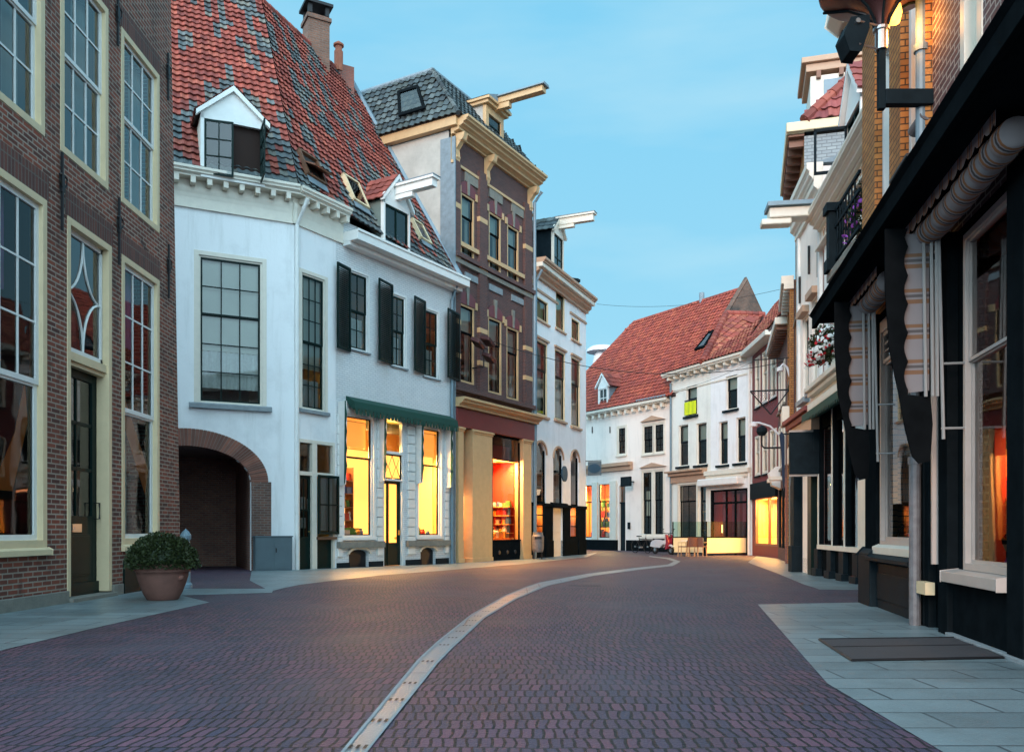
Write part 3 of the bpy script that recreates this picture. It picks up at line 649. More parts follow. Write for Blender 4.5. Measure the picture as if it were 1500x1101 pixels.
# ---- lit shop
sh0, sh1 = B3.u(493), B3.u(656)
zs_ = B3.z(525, 786); zc_ = B3.z(525, 606); mg = B3.g(3)
def shopwin(x0, x1, zt_, tr):
    a, b = B3.u(x0), B3.u(x1)
    o = window(B3, a, b, zs_, zt_, frame='paint_white', sash='paint_black', fw=.05, fy=(.02, .14), sw=.035, cols=1, rows=(1, 1), split=tr, arch=.26, glass='glass_clear', surround=None)
    mb = MB(); n = 14; m, h = (a + b) / 2, (b - a) / 2; t = zt_ - .26
    for k in range(n):
        t0, t1 = math.pi * k / n, math.pi * (k + 1) / n
        mb.prism([(m - (h + e) * math.cos(q), t + (.26 + e) * math.sin(q)) for q, e in ((t0, .0), (t0, .12), (t1, .12), (t1, 0))], 'y', -.05, .01)
    mb.box(a - .12, a, -.05, .01, zs_, t); mb.box(b, b + .12, -.05, .01, zs_, t); mb.box(a - .12, b + .12, -.07, .02, zs_ - .1, zs_)
    B3.obj('architrave', mb, 'paint_white', o, bevel=.006); return o
zt1 = B3.z(525, 603)
shopwin(503, 546, zt1, .66); shopwin(612, 645, zt1, .66)
# door
a, b = B3.u(562), B3.u(591); m = (a + b) / 2; zd = B3.z(575, 704); zx = B3.z(575, 668); zl = B3.z(575, 664)
B3.hole(a, b, g, zt1, .26)
mb = MB(); mb.box(a, a + .05, .02, .14, g, zt1); mb.box(b - .05, b, .02, .14, g, zt1); mb.box(a, b, .0, .14, zd, zd + .06); mb.box(a, b, .0, .14, zl - .02, zl + .07)
fr = B3.obj('door_frame', mb, 'paint_white', bevel=.003)
mb = MB(); mb.face([(a, .08, zl), (b, .08, zl), (b, .08, zt1), (a, .08, zt1)]); B3.obj('pane', mb, 'glass', fr)
mb = MB(); mb.box(a + .05, b - .05, .05, .09, zd + .06, zd + .10); mb.box(a + .05, b - .05, .05, .09, zl - .07, zl - .02); mb.box(a + .05, a + .10, .05, .09, zd + .06, zl - .02); mb.box(b - .10, b - .05, .05, .09, zd + .06, zl - .02)
w = (b - a - .2) / 2
for k in range(2):
    c0, c1 = a + .10 + k * w, a + .10 + (k + 1) * w; z0, z1 = zd + .10, zl - .07
    mb.tube([(c0, .07, z0), ((c0 + c1) / 2 - .02, .07, (z0 + z1) / 2), (c0, .07, z1)], .011, 5); mb.tube([(c1, .07, z0), ((c0 + c1) / 2 + .02, .07, (z0 + z1) / 2), (c1, .07, z1)], .011, 5)
B3.obj('tracery', mb, 'paint_black', fr); mb = MB(); mb.face([(a, .085, zd), (b, .085, zd), (b, .085, zl), (a, .085, zl)]); B3.obj('pane', mb, 'glass_clear', fr)
mb = MB(); y = .10; mb.box(a + .05, a + .13, y, y + .05, mg, zd); mb.box(b - .19, b - .05, y, y + .05, mg, zd); mb.box(a + .13, b - .19, y, y + .05, mg, mg + .75); mb.box(a + .13, b - .19, y, y + .05, zd - .10, zd)
mb.box(a + .30, a + .36, y - .02, y + .06, mg, zd)
d_ = B3.obj('door', mb, 'paint_green', bevel=.003); mb = MB(); mb.face([(a + .1, y + .02, mg + .7), (b - .1, y + .02, mg + .7), (b - .1, y + .02, zd), (a + .1, y + .02, zd)]); B3.obj('pane', mb, 'glass_clear', d_)
B3.obj('door_handle', MB().box(b - .17, b - .10, y - .05, y, mg + 1.0, mg + 1.16), 'brass', d_)
shop_room(B3, B3.u(497), B3.u(651), mg - .05, zt1 + .05, .22, 2.2, 'room_yellow', 420, (1, .58, .18), spill=800, sz=zt1 + .05 - B3.z(525, 655) + .12)
B3.obj('back_panel', MB().box(B3.u(503) + 1.55, B3.u(651) - .06, 2.10, 2.14, mg, zt1 - .9), 'glow_yellow'); B3.obj('end_panel', MB().box(B3.u(651) - .05, B3.u(651) - .02, .5, 2.1, mg, zt1 - .9), 'glow_yellow'); B3.obj('tall_cabinet', MB().box(B3.u(503) + 1.0, B3.u(503) + 1.5, 1.6, 2.1, mg, zs_ + 1.6), 'wood')  # wall panels emit: yellow shop light is put into their material
ur_ = B3.u(503) + .50
mb = MB(); mb.box(ur_ - .02, ur_, .5, .85, zs_ - .1, zs_ + 2.2); mb.box(ur_ + .5, ur_ + .52, .5, .85, zs_ - .1, zs_ + 2.2)
for k in range(5): mb.box(ur_, ur_ + .5, .5, .85, zs_ + .08 + k * .42, zs_ + .11 + k * .42)
B3.obj('display_rack', mb, 'paint_brown')
for x0, x1 in ((504, 546), (612, 646)): B3.obj('glowing_blind', MB().box(B3.u(x0) + .05, B3.u(x1), .30, .31, B3.z(525, 655), zt1), 'glow_orange')  # blinds emit softly: light from behind is put into their material
B3.obj('display_shelf', MB().box(B3.u(498), B3.u(549), .24, .9, zs_ - .1, zs_ - .02).box(B3.u(608), B3.u(648), .24, .9, zs_ - .1, zs_ - .02), 'room_orange')
# pilasters, plinth, cellar lights
for x0, x1 in ((493.5, 500), (551.5, 559), (596.5, 606.5), (650.5, 656)):
    a, b = B3.u(x0), B3.u(x1); mb = MB(); z = mg + .35
    while z < zt1 - .2: mb.box(a, b, -.06, .0, z, min(z + .285, zt1)); z += .31
    B3.obj('pilaster', mb, 'paint_white', bevel=.012)
a, b = B3.u(493), B3.u(560); c, e = B3.u(594), B3.u(656)
B3.obj('sill_band', MB().box(a, b, -.14, 0, zs_ - .34, zs_ - .14).box(c, e, -.14, 0, zs_ - .34, zs_ - .14), 'stone', bevel=.01)
for x0, x1 in ((511, 540), (616, 638)): 
    p, q = B3.u(x0), B3.u(x1); B3.hole(p, q, mg - .1, mg + .56, .14)
    o = B3.obj('cellar_window', MB().box(p, q, .12, .15, mg - .1, mg + .56), 'iron')
    mb = MB(); m, h = (p + q) / 2, (q - p) / 2; n = 10
    for k in range(n):
        t0, t1 = math.pi * k / n, math.pi * (k + 1) / n; mb.prism([(m - (h + e_) * math.cos(t), mg + .42 + (.14 + e_) * math.sin(t)) for t, e_ in ((t0, .01), (t0, .1), (t1, .1), (t1, .01))], 'y', -.05, .0)
    B3.obj('architrave', mb, 'paint_ivory', o)
for p, q in ((a, B3.u(511)), (B3.u(540), b), (c, B3.u(616)), (B3.u(638), e)): B3.obj('plinth', MB().box(p, q, -.05, 0, g, mg + .17), 'paint_charcoal')
B3.build_wall(g, 10.45, 0, u2 - .001, mat='plaster_white'); B3.build_wall(g, 10.45, u2 + .001, B3.L, mat='brick_white')
B3.obj('downpipe', MB().tube([(.02, -.50, 10.35), (.02, -.35, 10.1), (.02, -.09, 9.7), (.02, -.09, 3.1), (.02, -.09, g)], .055, 10), 'paint_white')
e2 = B3.L - .12
B3.obj('downpipe', MB().tube([(e2, -.35, 9.9), (e2, -.09, 9.3), (e2, -.09, 2.3)], .055, 10).tube([(e2, -.09, 2.3), (e2, -.09, g)], .065, 10), 'zinc')
# green awnings, let down at the sides only
aw = B3.obj('awning', MB().prism([(-.02, zt1 + .42), (-.34, zt1 + .24), (-.38, zt1 + .02), (-.30, zt1 - .02), (-.02, zt1 + .26)], 'x', B3.u(506), B3.u(659)), 'cloth_green')
mb = MB(); x = B3.u(506); k = 0; xe = B3.u(659)
while x < xe: w = .17; mb.face([(x, -.385 - .01 * (k % 2), zt1 + .04), (min(x + w, xe), -.385 - .01 * (k % 2), zt1 + .04), (min(x + w, xe) - .03, -.39, zt1 - .17), (x + .03, -.39, zt1 - .17)]); x += w; k += 1
B3.obj('valance', mb, 'cloth_green', aw)
for px, yb_ in ((494.5, 712), (553, 706), (608, 709), (651, 715)):
    u = B3.u(px); z1, z0 = zt1 + .2, B3.z(px, yb_)
    mb = MB(); mb.prism([(-.02, z1), (-.02, z0 + .1), (-.08, z0), (-.30, z0 + .05), (-.34, z1 - .5), (-.34, z1)], 'x', u, u + .045)
    mb.prism([(-.02, z1), (-.02, z0 + .2), (-.08, z0 + .1), (-.22, z0 + .15), (-.28, z1)], 'x', u + .07, u + .11)
    f = B3.obj('side_flap', mb, 'cloth_white', aw)
    mb = MB(); n = 9; pr = [(-.34, z1)] + [(-.34 - (.05 if k % 2 else .0), z1 + (z0 - z1) * (k + 1) / (n + 1) + .1) for k in range(n)] + [(-.30, z0 + .06), (-.27, z0 + .1), (-.30, z1)]
    mb.prism(pr, 'x', u - .012, u - .002); B3.obj('trim', mb, 'cloth_green', f)
# cornice of the corner part with dentils, box gutter of the shop part
def dent(F, a, b, z, par):
    mb = MB(); x = a + .15
    while x < b - .1: mb.box(x, x + .13, -.32, -.02, z - .17, z); x += .42
    F.obj('dentil', mb, 'paint_ivory', par, bevel=.006)
c1 = cornice(B1, 0, B1.L + .08, 10.72, ((0, .07, .44), (.07, .15, .40), (.15, .24, .32), (.42, .50, .06), (.50, .95, .03), (.95, 1.0, .06)), 'paint_ivory', end=False); dent(B1, 0, B1.L, 10.48, c1)
B1.obj('frieze', MB().box(0, B1.L, -.02, .01, 10.22, 10.5), 'paint_ivory', c1)
ug = B3.u(498) + .1
c2 = cornice(B3, -.08, ug, 10.72, ((0, .07, .44), (.07, .15, .40), (.15, .24, .32), (.42, .50, .06), (.50, .95, .03), (.95, 1.0, .06)), 'paint_ivory', end=False); dent(B3, 0, ug, 10.48, c2)
B3.obj('frieze', MB().box(0, ug, -.02, .01, 10.22, 10.5), 'paint_ivory', c2)
zg = B3.z(600, 369, -.62)
B3.obj('box_gutter', MB().box(ug + .002, B3.L + .25, -.62, .05, zg - .30, zg).box(ug + .002, B3.L + .25, -.66, -.6, zg - .06, zg + .02).box(ug + .002, B3.L + .25, -.30, .05, zg - .42, zg - .30), 'paint_white', bevel=.01)
# ---- roof
Z1, Z2 = 10.74, 18.5
E0, E1, E2 = Vector((-14.0, 20.2, Z1)), Vector((-6.05, 24.05, Z1)), Vector((-1.88, 30.9, zg - .02 if zg < Z1 else Z1))
R2_, R1_, R0_ = Vector((-15.5, 25.6, Z2)), Vector((-8.3, 28.2, Z2)), Vector((-6.32, 33.4, Z2))
def bil(a, b, c, d, nu, nv):
    def f(u, v):
        s, t = u / nu, v / nv; return (a * (1 - s) + b * s) * (1 - t) + (d * (1 - s) + c * s) * t
    return f
def colB(off):
    def f(i, j):
        q = .7 * noise.noise(Vector(((i + off) * .30, j * .13, 2.3))) + .95 * noise.noise(Vector(((i + off) * .85 + j * .12, j * .23, 7.7)))
        low = .5 * math.exp(-j / 3.0)
        if (i + off) < 24: low += .16
        return pick(GRN) if q + low + rnd.uniform(-.12, .12) > .06 else pick(RED)
    return f
mb = MB()
n1, n2, nv = 38, 36, 34
tiles(mb, bil(E0, E1, R1_, R2_, n1, nv), n1, nv, colf=colB(0), amp=.034, lap=.06, seg=5)
tiles(mb, bil(E1, E2, R0_, R1_, n2, nv), n2, nv, colf=colB(n1), amp=.034, lap=.06, seg=5)
dk = (.05, .035, .03)
for q in ((E0, E1, R1_, R2_), (E1, E2, R0_, R1_)):
    f = bil(q[0], q[1], q[2], q[3], 6, 6)
    for i in range(6):
        for j in range(6):
            pts = [f(i, j), f(i + 1, j), f(i + 1, j + 1), f(i, j + 1)]; mb.face([p - Vector((0, 0, .03)) for p in pts], dk)
roof = wobj(RB, 'roof', mb, 'tile_mix')
bk = lambda p, d: Vector((p.x - .854 * d, p.y + .52 * d, p.z))
back = [bk(E2, 9.5), bk(E1, 9), Vector((-17, 32, Z1))]
mb = MB(); mb.face([R0_, back[0], back[1], R1_], RED[0]); mb.face([R1_, back[1], back[2], R2_], RED[0]); wobj(RB, 'back_roof', mb, 'tile_mix', roof)
mb = MB(); e2d = Vector((b2[0], b2[1], 0)); bb = Vector((back[0].x, back[0].y, 0)); up_ = lambda p, z: Vector((p.x, p.y, z))
mb.face([up_(e2d, g), up_(bb, g), up_(bb, Z1), up_(R0_, Z2 - .1), up_(e2d, 10.3)])
e0d = Vector((b0[0], b0[1], 0)); mb.face([up_(e0d, g), up_(back[2], g), up_(back[2], Z1), up_(R2_, Z2 - .1), up_(e0d, Z1)])
mb.face([up_(bb, g), up_(back[1], g), up_(back[1], Z1), up_(bb, Z1)]); mb.face([up_(back[1], g), up_(back[2], g), up_(back[2], Z1), up_(back[1], Z1)])
wobj(RB, 'side_wall', mb, 'brick_old')
mb = MB(); mb.face([(0, 1.3, 4.3), (B1.L, 1.3, 4.3), (B1.L, 1.3, 10.4), (0, 1.3, 10.4)]); B1.obj('inner_wall', mb, 'room_grey')
mb = MB(); mb.face([(-.5, 1.3, 4.45), (B3.L, 1.3, 4.45), (B3.L, 1.3, 10.3), (-.5, 1.3, 10.3)]); mb.face([(-.8, .9, g), (u2 - .05, .9, g), (u2 - .05, .9, 4.4), (-.8, .9, 4.4)]); mb.face([(0, .2, 4.42), (B3.L, .2, 4.42), (B3.L, 1.4, 4.42), (0, 1.4, 4.42)]); B3.obj('inner_wall', mb, 'room_grey')
# lead verge against the grey side wall
mb = MB(); 
for k in range(12):
    p, q = E2.lerp(R0_, k / 12), E2.lerp(R0_, (k + 1) / 12); mb.tube([p + Vector((.04, 0, .10)), q + Vector((.04, 0, .10))], .10, 6)
wobj(RB, 'verge_flashing', mb, 'zinc', roof)
hip(RB, [R2_, R1_, R0_], .13, parent=roof)
# chimneys
def chim(root, c, sx, sy, z0, z1, rot, mat, cap=True, parent=None):
    mb = MB(); T = Matrix.Rotation(rot, 4, 'Z'); h = z1 - z0
    mb.obox(Vector((c[0], c[1], (z0 + z1) / 2)), (sx, sy, h), T); mb.obox(Vector((c[0], c[1], z1 - .12)), (sx + .12, sy + .12, .14), T)
    o = wobj(root, 'chimney', mb, mat, parent)
    if cap:
        mb = MB(); mb.obox(Vector((c[0], c[1], z1 + .40)), (sx + .22, sy + .22, .10), T)
        for a in (-1, 1):
            for b in (-1, 1): mb.obox(Vector((c[0], c[1], z1 + .2)) + T @ Vector((a * sx * .4, b * sy * .4, 0)), (.14, .14, .34), T)
        wobj(root, 'chimney_cap', mb, 'iron', o) if not parent else None
    return o
def at(px, py, Y): return Vector(((px - CX) / FPX * Y, Y, 1 + (HY - py) / FPX * Y))
c = at(463, 60, 31.2); ch = chim(RB, (c.x, c.y), .78, .78, 16.6, at(463, 30, 31.2).z, .5, 'brick_gable')
c = at(496, 90, 32.4); wobj(RB, 'chimney_pot', MB().lathe([(.17, 0), (.17, .75), (.13, .78), (.13, .95), (.2, .96), (.2, 1.02), (.02, 1.16)], 14, (c.x, c.y, at(496, 105, 32.4).z)), 'clay_pipe')
wobj(RB, 'stack', MB().obox(Vector((c.x + .15, c.y + .3, at(496, 118, 32.4).z)), (.6, .6, 1.2), Matrix.Rotation(.5, 4, 'Z')), 'brick_red')
# dormers
def dormer(root, F, u0, u1, d, z0, ze, za, depth, front='paint_white', side='lead', roofc=RED, beam=None, parent=None, opening=None, open_l=False, cols=2, rows=2, sashm='paint_green', ov=.12, flat=False, slope=1.3):
    """dormer in facade coordinates: front at local y = d, eave ze, apex za"""
    mb = MB(); m = (u0 + u1) / 2; w = .09
    mb.box(u0, u0 + w, d, d + .12, z0, ze); mb.box(u1 - w, u1, d, d + .12, z0, ze); mb.box(u0 + w, u1 - w, d, d + .12, z0, z0 + .07)
    mb.prism([(u0, ze - .12), (u1, ze - .12), (u1, ze), (m, za - .08), (u0, ze)], 'y', d, d + .10)
    mb.prism([(u0 - ov, ze - .09), (u0 - ov, ze + .03), (m, za + .04), (u1 + ov, ze + .03), (u1 + ov, ze - .09), (m, za - .10)], 'y', d - .10, d + .02)
    o = F.obj('dormer', mb, front, parent, bevel=.004) if parent is None else F.obj('dormer', mb, front, parent)
    if parent is None: pass
    y1 = lambda z: d + (z - z0) / slope
    for x in (u0 + .012, u1 - .012): F.obj('cheek', MB().prism([(d + .1, z0), (d + .1, ze), (y1(ze) + .2, ze)], 'x', x - .01, x + .01), side, o)
    mb = MB(); yr = y1(za) + .15; L_ = yr - d + .1; n = max(2, int(L_ / .3)); ww = math.hypot(m - u0 + ov, za - ze); nv_ = max(2, int(ww / .28))
    for sx in (-1, 1):
        ed = Vector((u0 - ov, 0, ze)) if sx < 0 else Vector((u1 + ov, 0, ze)); ap = Vector((m, 0, za + .05))
        def S1(u, v, ed=ed, ap=ap, sx=sx):
            p = ed.lerp(ap, v / nv_); y = d - .10 + L_ * ((n - u) / n if sx < 0 else u / n); return Vector((p.x, y, p.z))
        tiles(mb, S1, n, nv_, colf=lambda i, j: pick(roofc), amp=.025, lap=.03)
        mb.face([Vector((ed.x, d - .1, ed.z)), Vector((ap.x, d - .1, ap.z - .02)), Vector((ap.x, yr, ap.z - .02)), Vector((ed.x, yr, ed.z))], (.05, .04, .04))
    F.obj('dormer_roof', mb, 'tile_mix', o)
    a, b = u0 + w, u1 - w; z = ze - .12
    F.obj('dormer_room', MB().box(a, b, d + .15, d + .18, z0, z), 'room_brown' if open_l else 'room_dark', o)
    if not open_l:
        mb = MB(); s = .06; y = d + .04
        mb.box(a, a + s, y, y + .05, z0 + .07, z); mb.box(b - s, b, y, y + .05, z0 + .07, z); mb.box(a, b, y, y + .05, z0 + .07, z0 + .07 + s); mb.box(a, b, y, y + .05, z - s, z); bars(mb, a + s, b - s, z0 + .13, z - s, y, y + .04, cols, rows, .045)
        F.obj('dormer_window', mb, sashm, o); mb = MB(); mb.face([(a, y + .03, z0), (b, y + .03, z0), (b, y + .03, z), (a, y + .03, z)]); F.obj('pane', mb, 'glass', o)
    else:
        for side_, ang in ((0, 10), (1, 88)):
            wd = (b - a) / 2; mb = MB(); s = .055; mb.box(0, s, 0, .04, 0, z - z0 - .1); mb.box(wd - s, wd, 0, .04, 0, z - z0 - .1); mb.box(s, wd - s, 0, .04, 0, s); mb.box(s, wd - s, 0, .04, z - z0 - .1 - s, z - z0 - .1); bars(mb, s, wd - s, s, z - z0 - .1 - s, .0, .04, 2, 3, .03)
            g_ = MB(); g_.face([(0, .02, 0), (wd, .02, 0), (wd, .02, z - z0 - .1), (0, .02, z - z0 - .1)])
            if side_: 
                T = Matrix.Translation((b, d - .0, z0 + .08)) @ Matrix.Rotation(R(ang), 4, 'Z') @ Matrix.Scale(-1, 4, (1, 0, 0))
            else: T = Matrix.Translation((a, d - .0, z0 + .08)) @ Matrix.Rotation(R(-ang), 4, 'Z')
            mb.xf(T); g_.xf(T); cs = F.obj('casement', mb, sashm, o); F.obj('pane', g_, 'glass', cs) if False else g_.build('pane', 'glass', o)
    if beam:
        bl, bz0, bz1, bm = beam; mb = MB(); mb.box(m - .13, m + .13, d - bl, d + .1, bz0, bz1 - .08); mb.box(m - .20, m + .20, d - bl - .08, d + .1, bz1 - .08, bz1); mb.box(m - .1, m + .1, d - bl * .45, d, bz0 - .16, bz0)
        F.obj('hoist_beam', mb, bm, o, bevel=.006); F.obj('beam_cover', MB().box(m - .21, m + .21, d - bl - .1, d + .12, bz1 + .001, bz1 + .03), 'lead', o)
    return o
d1 = -.36
dormer(RB, B1, B1.u(294, d1), B1.u(388, d1), d1, B1.z(340, 266, d1), B1.z(300, 166, d1), B1.z(345, 131, d1), 3, side='paint_ivory', open_l=True, slope=1.6)
dd = -.34
dormer(RB, B3, B3.u(562, dd), B3.u(601, dd), dd, zg - .1, B3.z(562, 290, dd), B3.z(586, 260, dd), 3, side='paint_greygreen', beam=(1.5, B3.z(586, 290, dd) + .02, B3.z(586, 275, dd), 'paint_white'), cols=2, rows=1, slope=1.6)
# roof lights in the slope
fB3 = bil(E1, E2, R0_, R1_, 1, 1)
def rooflight(px, py, w, h, openv=False):
    best = None
    for i in range(101):
        for j in range(101):
            p = fB3(i / 100, j / 100); x, y = CX + FPX * p.x / p.y, HY - FPX * (p.z - 1) / p.y; e = (x - px) ** 2 + (y - py) ** 2
            if best is None or e < best[0]: best = (e, i / 100, j / 100)
    _, s, t = best; p = fB3(s, t); ud = (fB3(min(s + .02, 1), t) - fB3(s - .02, t)).normalized(); vd = (fB3(s, t + .02) - fB3(s, t - .02)).normalized(); nn = ud.cross(vd).normalized(); vd = nn.cross(ud)
    Mx = Matrix((ud, vd, nn)).transposed().to_4x4(); T = Matrix.Translation(p + nn * .12) @ Mx
    def loc(mb): return mb.xf(T)
    mb = MB(); f = .07; mb.box(-w / 2, -w / 2 + f, -h / 2, h / 2, -.1, .06); mb.box(w / 2 - f, w / 2, -h / 2, h / 2, -.1, .06); mb.box(-w / 2, w / 2, -h / 2, -h / 2 + f, -.1, .06); mb.box(-w / 2, w / 2, h / 2 - f, h / 2, -.1, .06)
    o = wobj(RB, 'roof_light', loc(mb), 'wood' if openv else 'paint_cream')
    wobj(RB, 'apron', loc(MB().box(-w / 2, w / 2, -h / 2 - .25, -h / 2, -.02, .0)), 'lead', o)
    mb = MB().box(-w / 2 + f, w / 2 - f, -h / 2 + f, h / 2 - f, -.05, -.04); wobj(RB, 'well', loc(mb), 'room_dark', o)
    mb = MB()
    if openv: 
        k = Matrix.Translation((0, 0, .02)) @ Matrix.Rotation(R(-38), 4, 'X'); q = MB().box(-w / 2 + .03, w / 2 - .03, -h / 2, h / 2, 0, .04); q.xf(k); wobj(RB, 'sash', loc(q), 'paint_brown', o)
    else: mb.box(-w / 2 + f, w / 2 - f, -h / 2 + f, h / 2 - f, .02, .03); wobj(RB, 'pane', loc(mb), 'glass', o)
rooflight(517, 285, .75, 1.1); rooflight(613, 342, .62, .95); rooflight(452, 249, .8, 1.0, True)

# ================================================================ house C: tall brown brick with ochre trim
C = Fac((-2.16, 31.05), (.82, 36.26), rev=.16, wall='brick_brown', name='tall_brick_house', label='tall dark brown brick house with ochre cornice and columns, slate roof and hoist beam', cat='house')
uC = C.u; g = -.25
ztop = C.z(664, 212); zc = 15.6
rowsC = (((675, 692, (675, 281), (689, 380)), (716, 731, (716, 309), (731, 402)), (743, 757, (743, 328), (756, 416))), ((673, 692, (680, 446), (680, 560)), (715, 732, (723, 466), (723, 576)), (742, 757, (749, 480), (749, 585))))
for r_ in rowsC:
    for x0, x1, tp, bt in r_:
        pw(C, x0, x1 + 2.6, tp, bt, frame='paint_ochre', sash='paint_black', fw=.07, fy=(.0, .16), cols=1, rows=(1, 1), split=.66, sw=.045, glass='glass', curtain=(('curtain', .0, .25, 0, 1), ('curtain', .75, 1, 0, 1), ('blind', 0, 1, .66, 1)))
        a, b = uC(x0) - .09, uC(x1 + 2.6) + .09; z = C.z(*tp) + .004; m, h = (a + b) / 2, (b - a) / 2; mb = MB(); n = 10
        for k in range(n):
            t0, t1 = math.pi * (.14 + .72 * k / n), math.pi * (.14 + .72 * (k + 1) / n)
            q = [(m - h * math.cos(t0), z), (m - (h + .08) * math.cos(t0), z + .5 * math.sin(t0)), (m - (h + .08) * math.cos(t1), z + .5 * math.sin(t1)), (m - h * math.cos(t1), z)]
            mb.prism(q, 'y', -.035, .0)
        ar = C.obj('window_arch', mb, 'paint_oxblood'); C.obj('keystone', MB().prism([(m - .06, z), (m + .06, z), (m + .10, z + .72), (m - .10, z + .72)], 'y', -.06, 0), 'stone', ar)
        C.obj('impost', MB().box(a - .10, a + .06, -.045, 0, z - .04, z + .22).box(b - .06, b + .10, -.045, 0, z - .04, z + .22), 'paint_ochre', ar)
for x0, x1 in ((663.8, 671), (699, 710), (766, 776.5)):
    C.obj('pilaster', MB().box(uC(x0), uC(x1), -.12, 0, C.z(664, 574), zc - .9), 'brick_brown')
    for yy in (300, 375, 470, 520):
        z = C.z(664, yy); C.obj('stone_band', MB().box(uC(x0) - .01, uC(x1) + .01, -.13, 0, z - .09, z + .09), 'paint_ochre')
for yy, pr, m_ in ((372, .22, 'brick_brown'), (380, .14, 'stone'), (568, .25, 'brick_brown'), (352, .10, 'paint_ochre')):
    z = C.z(664, yy); C.obj('string_course', MB().box(0, C.L, -pr, 0, z - .08, z + .08), m_)
for k in range(3): C.obj('panel', MB().box(C.L * (.13 + .29 * k), C.L * (.13 + .29 * k) + 1.0, -.05, 0, 14.0, 14.35), 'stone')
for k in range(3): C.obj('panel', MB().box(C.L * (.13 + .29 * k), C.L * (.13 + .29 * k) + 1.0, -.05, 0, C.z(664, 395) - .12, C.z(664, 395) + .12), 'stone_blue')
co = cornice(C, -.1, C.L + .1, 15.95, ((0, .08, .74), (.08, .17, .66), (.17, .28, .52), (.28, .44, .34), (.44, .56, .12), (1.5, 1.60, .08)), 'paint_ochre', end=False)
for u in (.15, C.L * .38, C.L - .25):
    mb = MB(); mb.prism([(-.02, 14.45), (-.10, 14.42), (-.15, 14.6), (-.12, 14.9), (-.28, 15.1), (-.44, 15.25), (-.48, 15.42), (-.02, 15.42)], 'x', u - .11, u + .11); mb.tube([(u - .14, -.33, 15.25), (u + .14, -.33, 15.25)], .11, 12); mb.tube([(u - .13, -.10, 14.62), (u + .13, -.10, 14.62)], .07, 10); C.obj('bracket', mb, 'paint_ochre', co, bevel=.01)
# shop front
zf1, zf0, zq = C.z(664, 582), C.z(664, 600), C.z(664, 624)
cornice(C, -.02, C.L + .15, zf1, ((0, .08, .55), (.08, .18, .46), (.18, .34, .30)), 'paint_ochre', name='shop_cornice', end=False)
C.obj('fascia', MB().box(0, C.L, -.18, 0, zq, zf1 - .36), 'paint_oxblood', bevel=.01)
zg_ = C.z(740, 643); gb = C.g(2)
C.hole(uC(665), uC(777.5), g, zq)
for x0, x1, w in ((671, 680, .0), (692, 722, .0), (766, 779, .0)):
    a, b = max(C.u(x0, -.16), .03), C.u(x1, -.16); mb = MB(); mb.box(a + .03, b - .03, -.16, .25, gb, zq - .02); mb.box(a, b, -.19, .27, gb, gb + .16); mb.box(a, b, -.19, .27, zq - .16, zq - .001); mb.box(a - .03, b + .03, -.23, .27, zq - .09, zq - .02)
    C.obj('column', mb, 'paint_ochre', bevel=.012)
a, b = uC(721) + .01, uC(763) - .01; zz = C.z(738, 792)
mb = MB(); mb.box(a, b, -.02, .12, gb - .1, zz); 
w = C.obj('shop_window', mb, 'paint_black'); mb = MB(); mb.box(a, a + .05, .0, .08, zz, zq); mb.box(b - .09, b, .0, .08, zz, zq); mb.box(a, b, .0, .08, zq - .08, zq); mb.box(a, b, -.05, .1, zz, zz + .05); C.obj('frame', mb, 'paint_black', w)
for k in range(3): x = a + (b - a) * (.22 + .28 * k); C.obj('vent', MB().lathe([(.09, 0), (.07, .03), (0.001, .03)], 14).xf(Matrix.Translation((x, -.02, gb + .32)) @ Matrix.Rotation(R(90), 4, 'X')), 'iron', w)
mb = MB(); mb.face([(a, .04, zz), (b, .04, zz), (b, .04, zq), (a, .04, zq)]); C.obj('pane', mb, 'glass_clear', w)
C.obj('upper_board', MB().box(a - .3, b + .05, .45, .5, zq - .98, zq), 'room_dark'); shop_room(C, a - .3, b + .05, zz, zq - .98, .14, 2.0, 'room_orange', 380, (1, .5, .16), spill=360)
mb = MB()
for k in range(4): mb.box(a - .25, b - .5, 1.0, 1.5, zz + .02 + k * .52, zz + .06 + k * .52)
C.obj('shelf', mb, 'room_orange'); [C.obj('side_shelf', MB().box(b - .45, b - .06, .3, 1.9, zz + .30 + k * .36, zz + .33 + k * .36), 'room_orange') for k in range(4)]; C.obj('red_screen', MB().box(b - .05, b - .02, .3, 1.9, zz, zq - 1.0), 'room_red'); C.obj('shop_blind', MB().box(a + .0, b - .25, .4, .43, zq - .95, zq - .35), 'paint_oxblood')
C.obj('counter', MB().box(a, b, .3, .9, zz, zz + .12), 'room_orange'); zz_c = zz
x0, x1 = uC(679), uC(686)
C.obj('entrance_door', MB().box(x0 - .1, x1 + .3, .7, .75, gb, gb + .9), 'paint_oxblood'); mb = MB(); mb.face([(x0 - .1, .72, gb + .9), (x1 + .3, .72, gb + .9), (x1 + .3, .72, zq), (x0 - .1, .72, zq)]); C.obj('entrance_glass', mb, 'glass_clear')
shop_room(C, x0 - .3, x1 + .5, gb, gb + 2.4, .8, 2.2, 'room_orange', 260, (1, .55, .2))
C.build_wall(g, zc)
mb = MB(); mb.face([(0, 9, g), (0, .16, g), (0, .16, zc), (0, 9, zc)]); mb.face([(C.L, 0, g), (C.L, 9, g), (C.L, 9, zc), (C.L, 0, zc)]); mb.face([(C.L, 9, g), (0, 9, g), (0, 9, zc), (C.L, 9, zc)])
C.obj('side_wall', mb, 'render_grey')
C.obj('corner_strip', MB().box(-.06, .0, -.14, .50, g, zc - .3), 'lead')
C.obj('side_eave', MB().box(-.25, 0, -.3, 9, zc + .02, zc + .35), 'paint_ochre', bevel=.01)
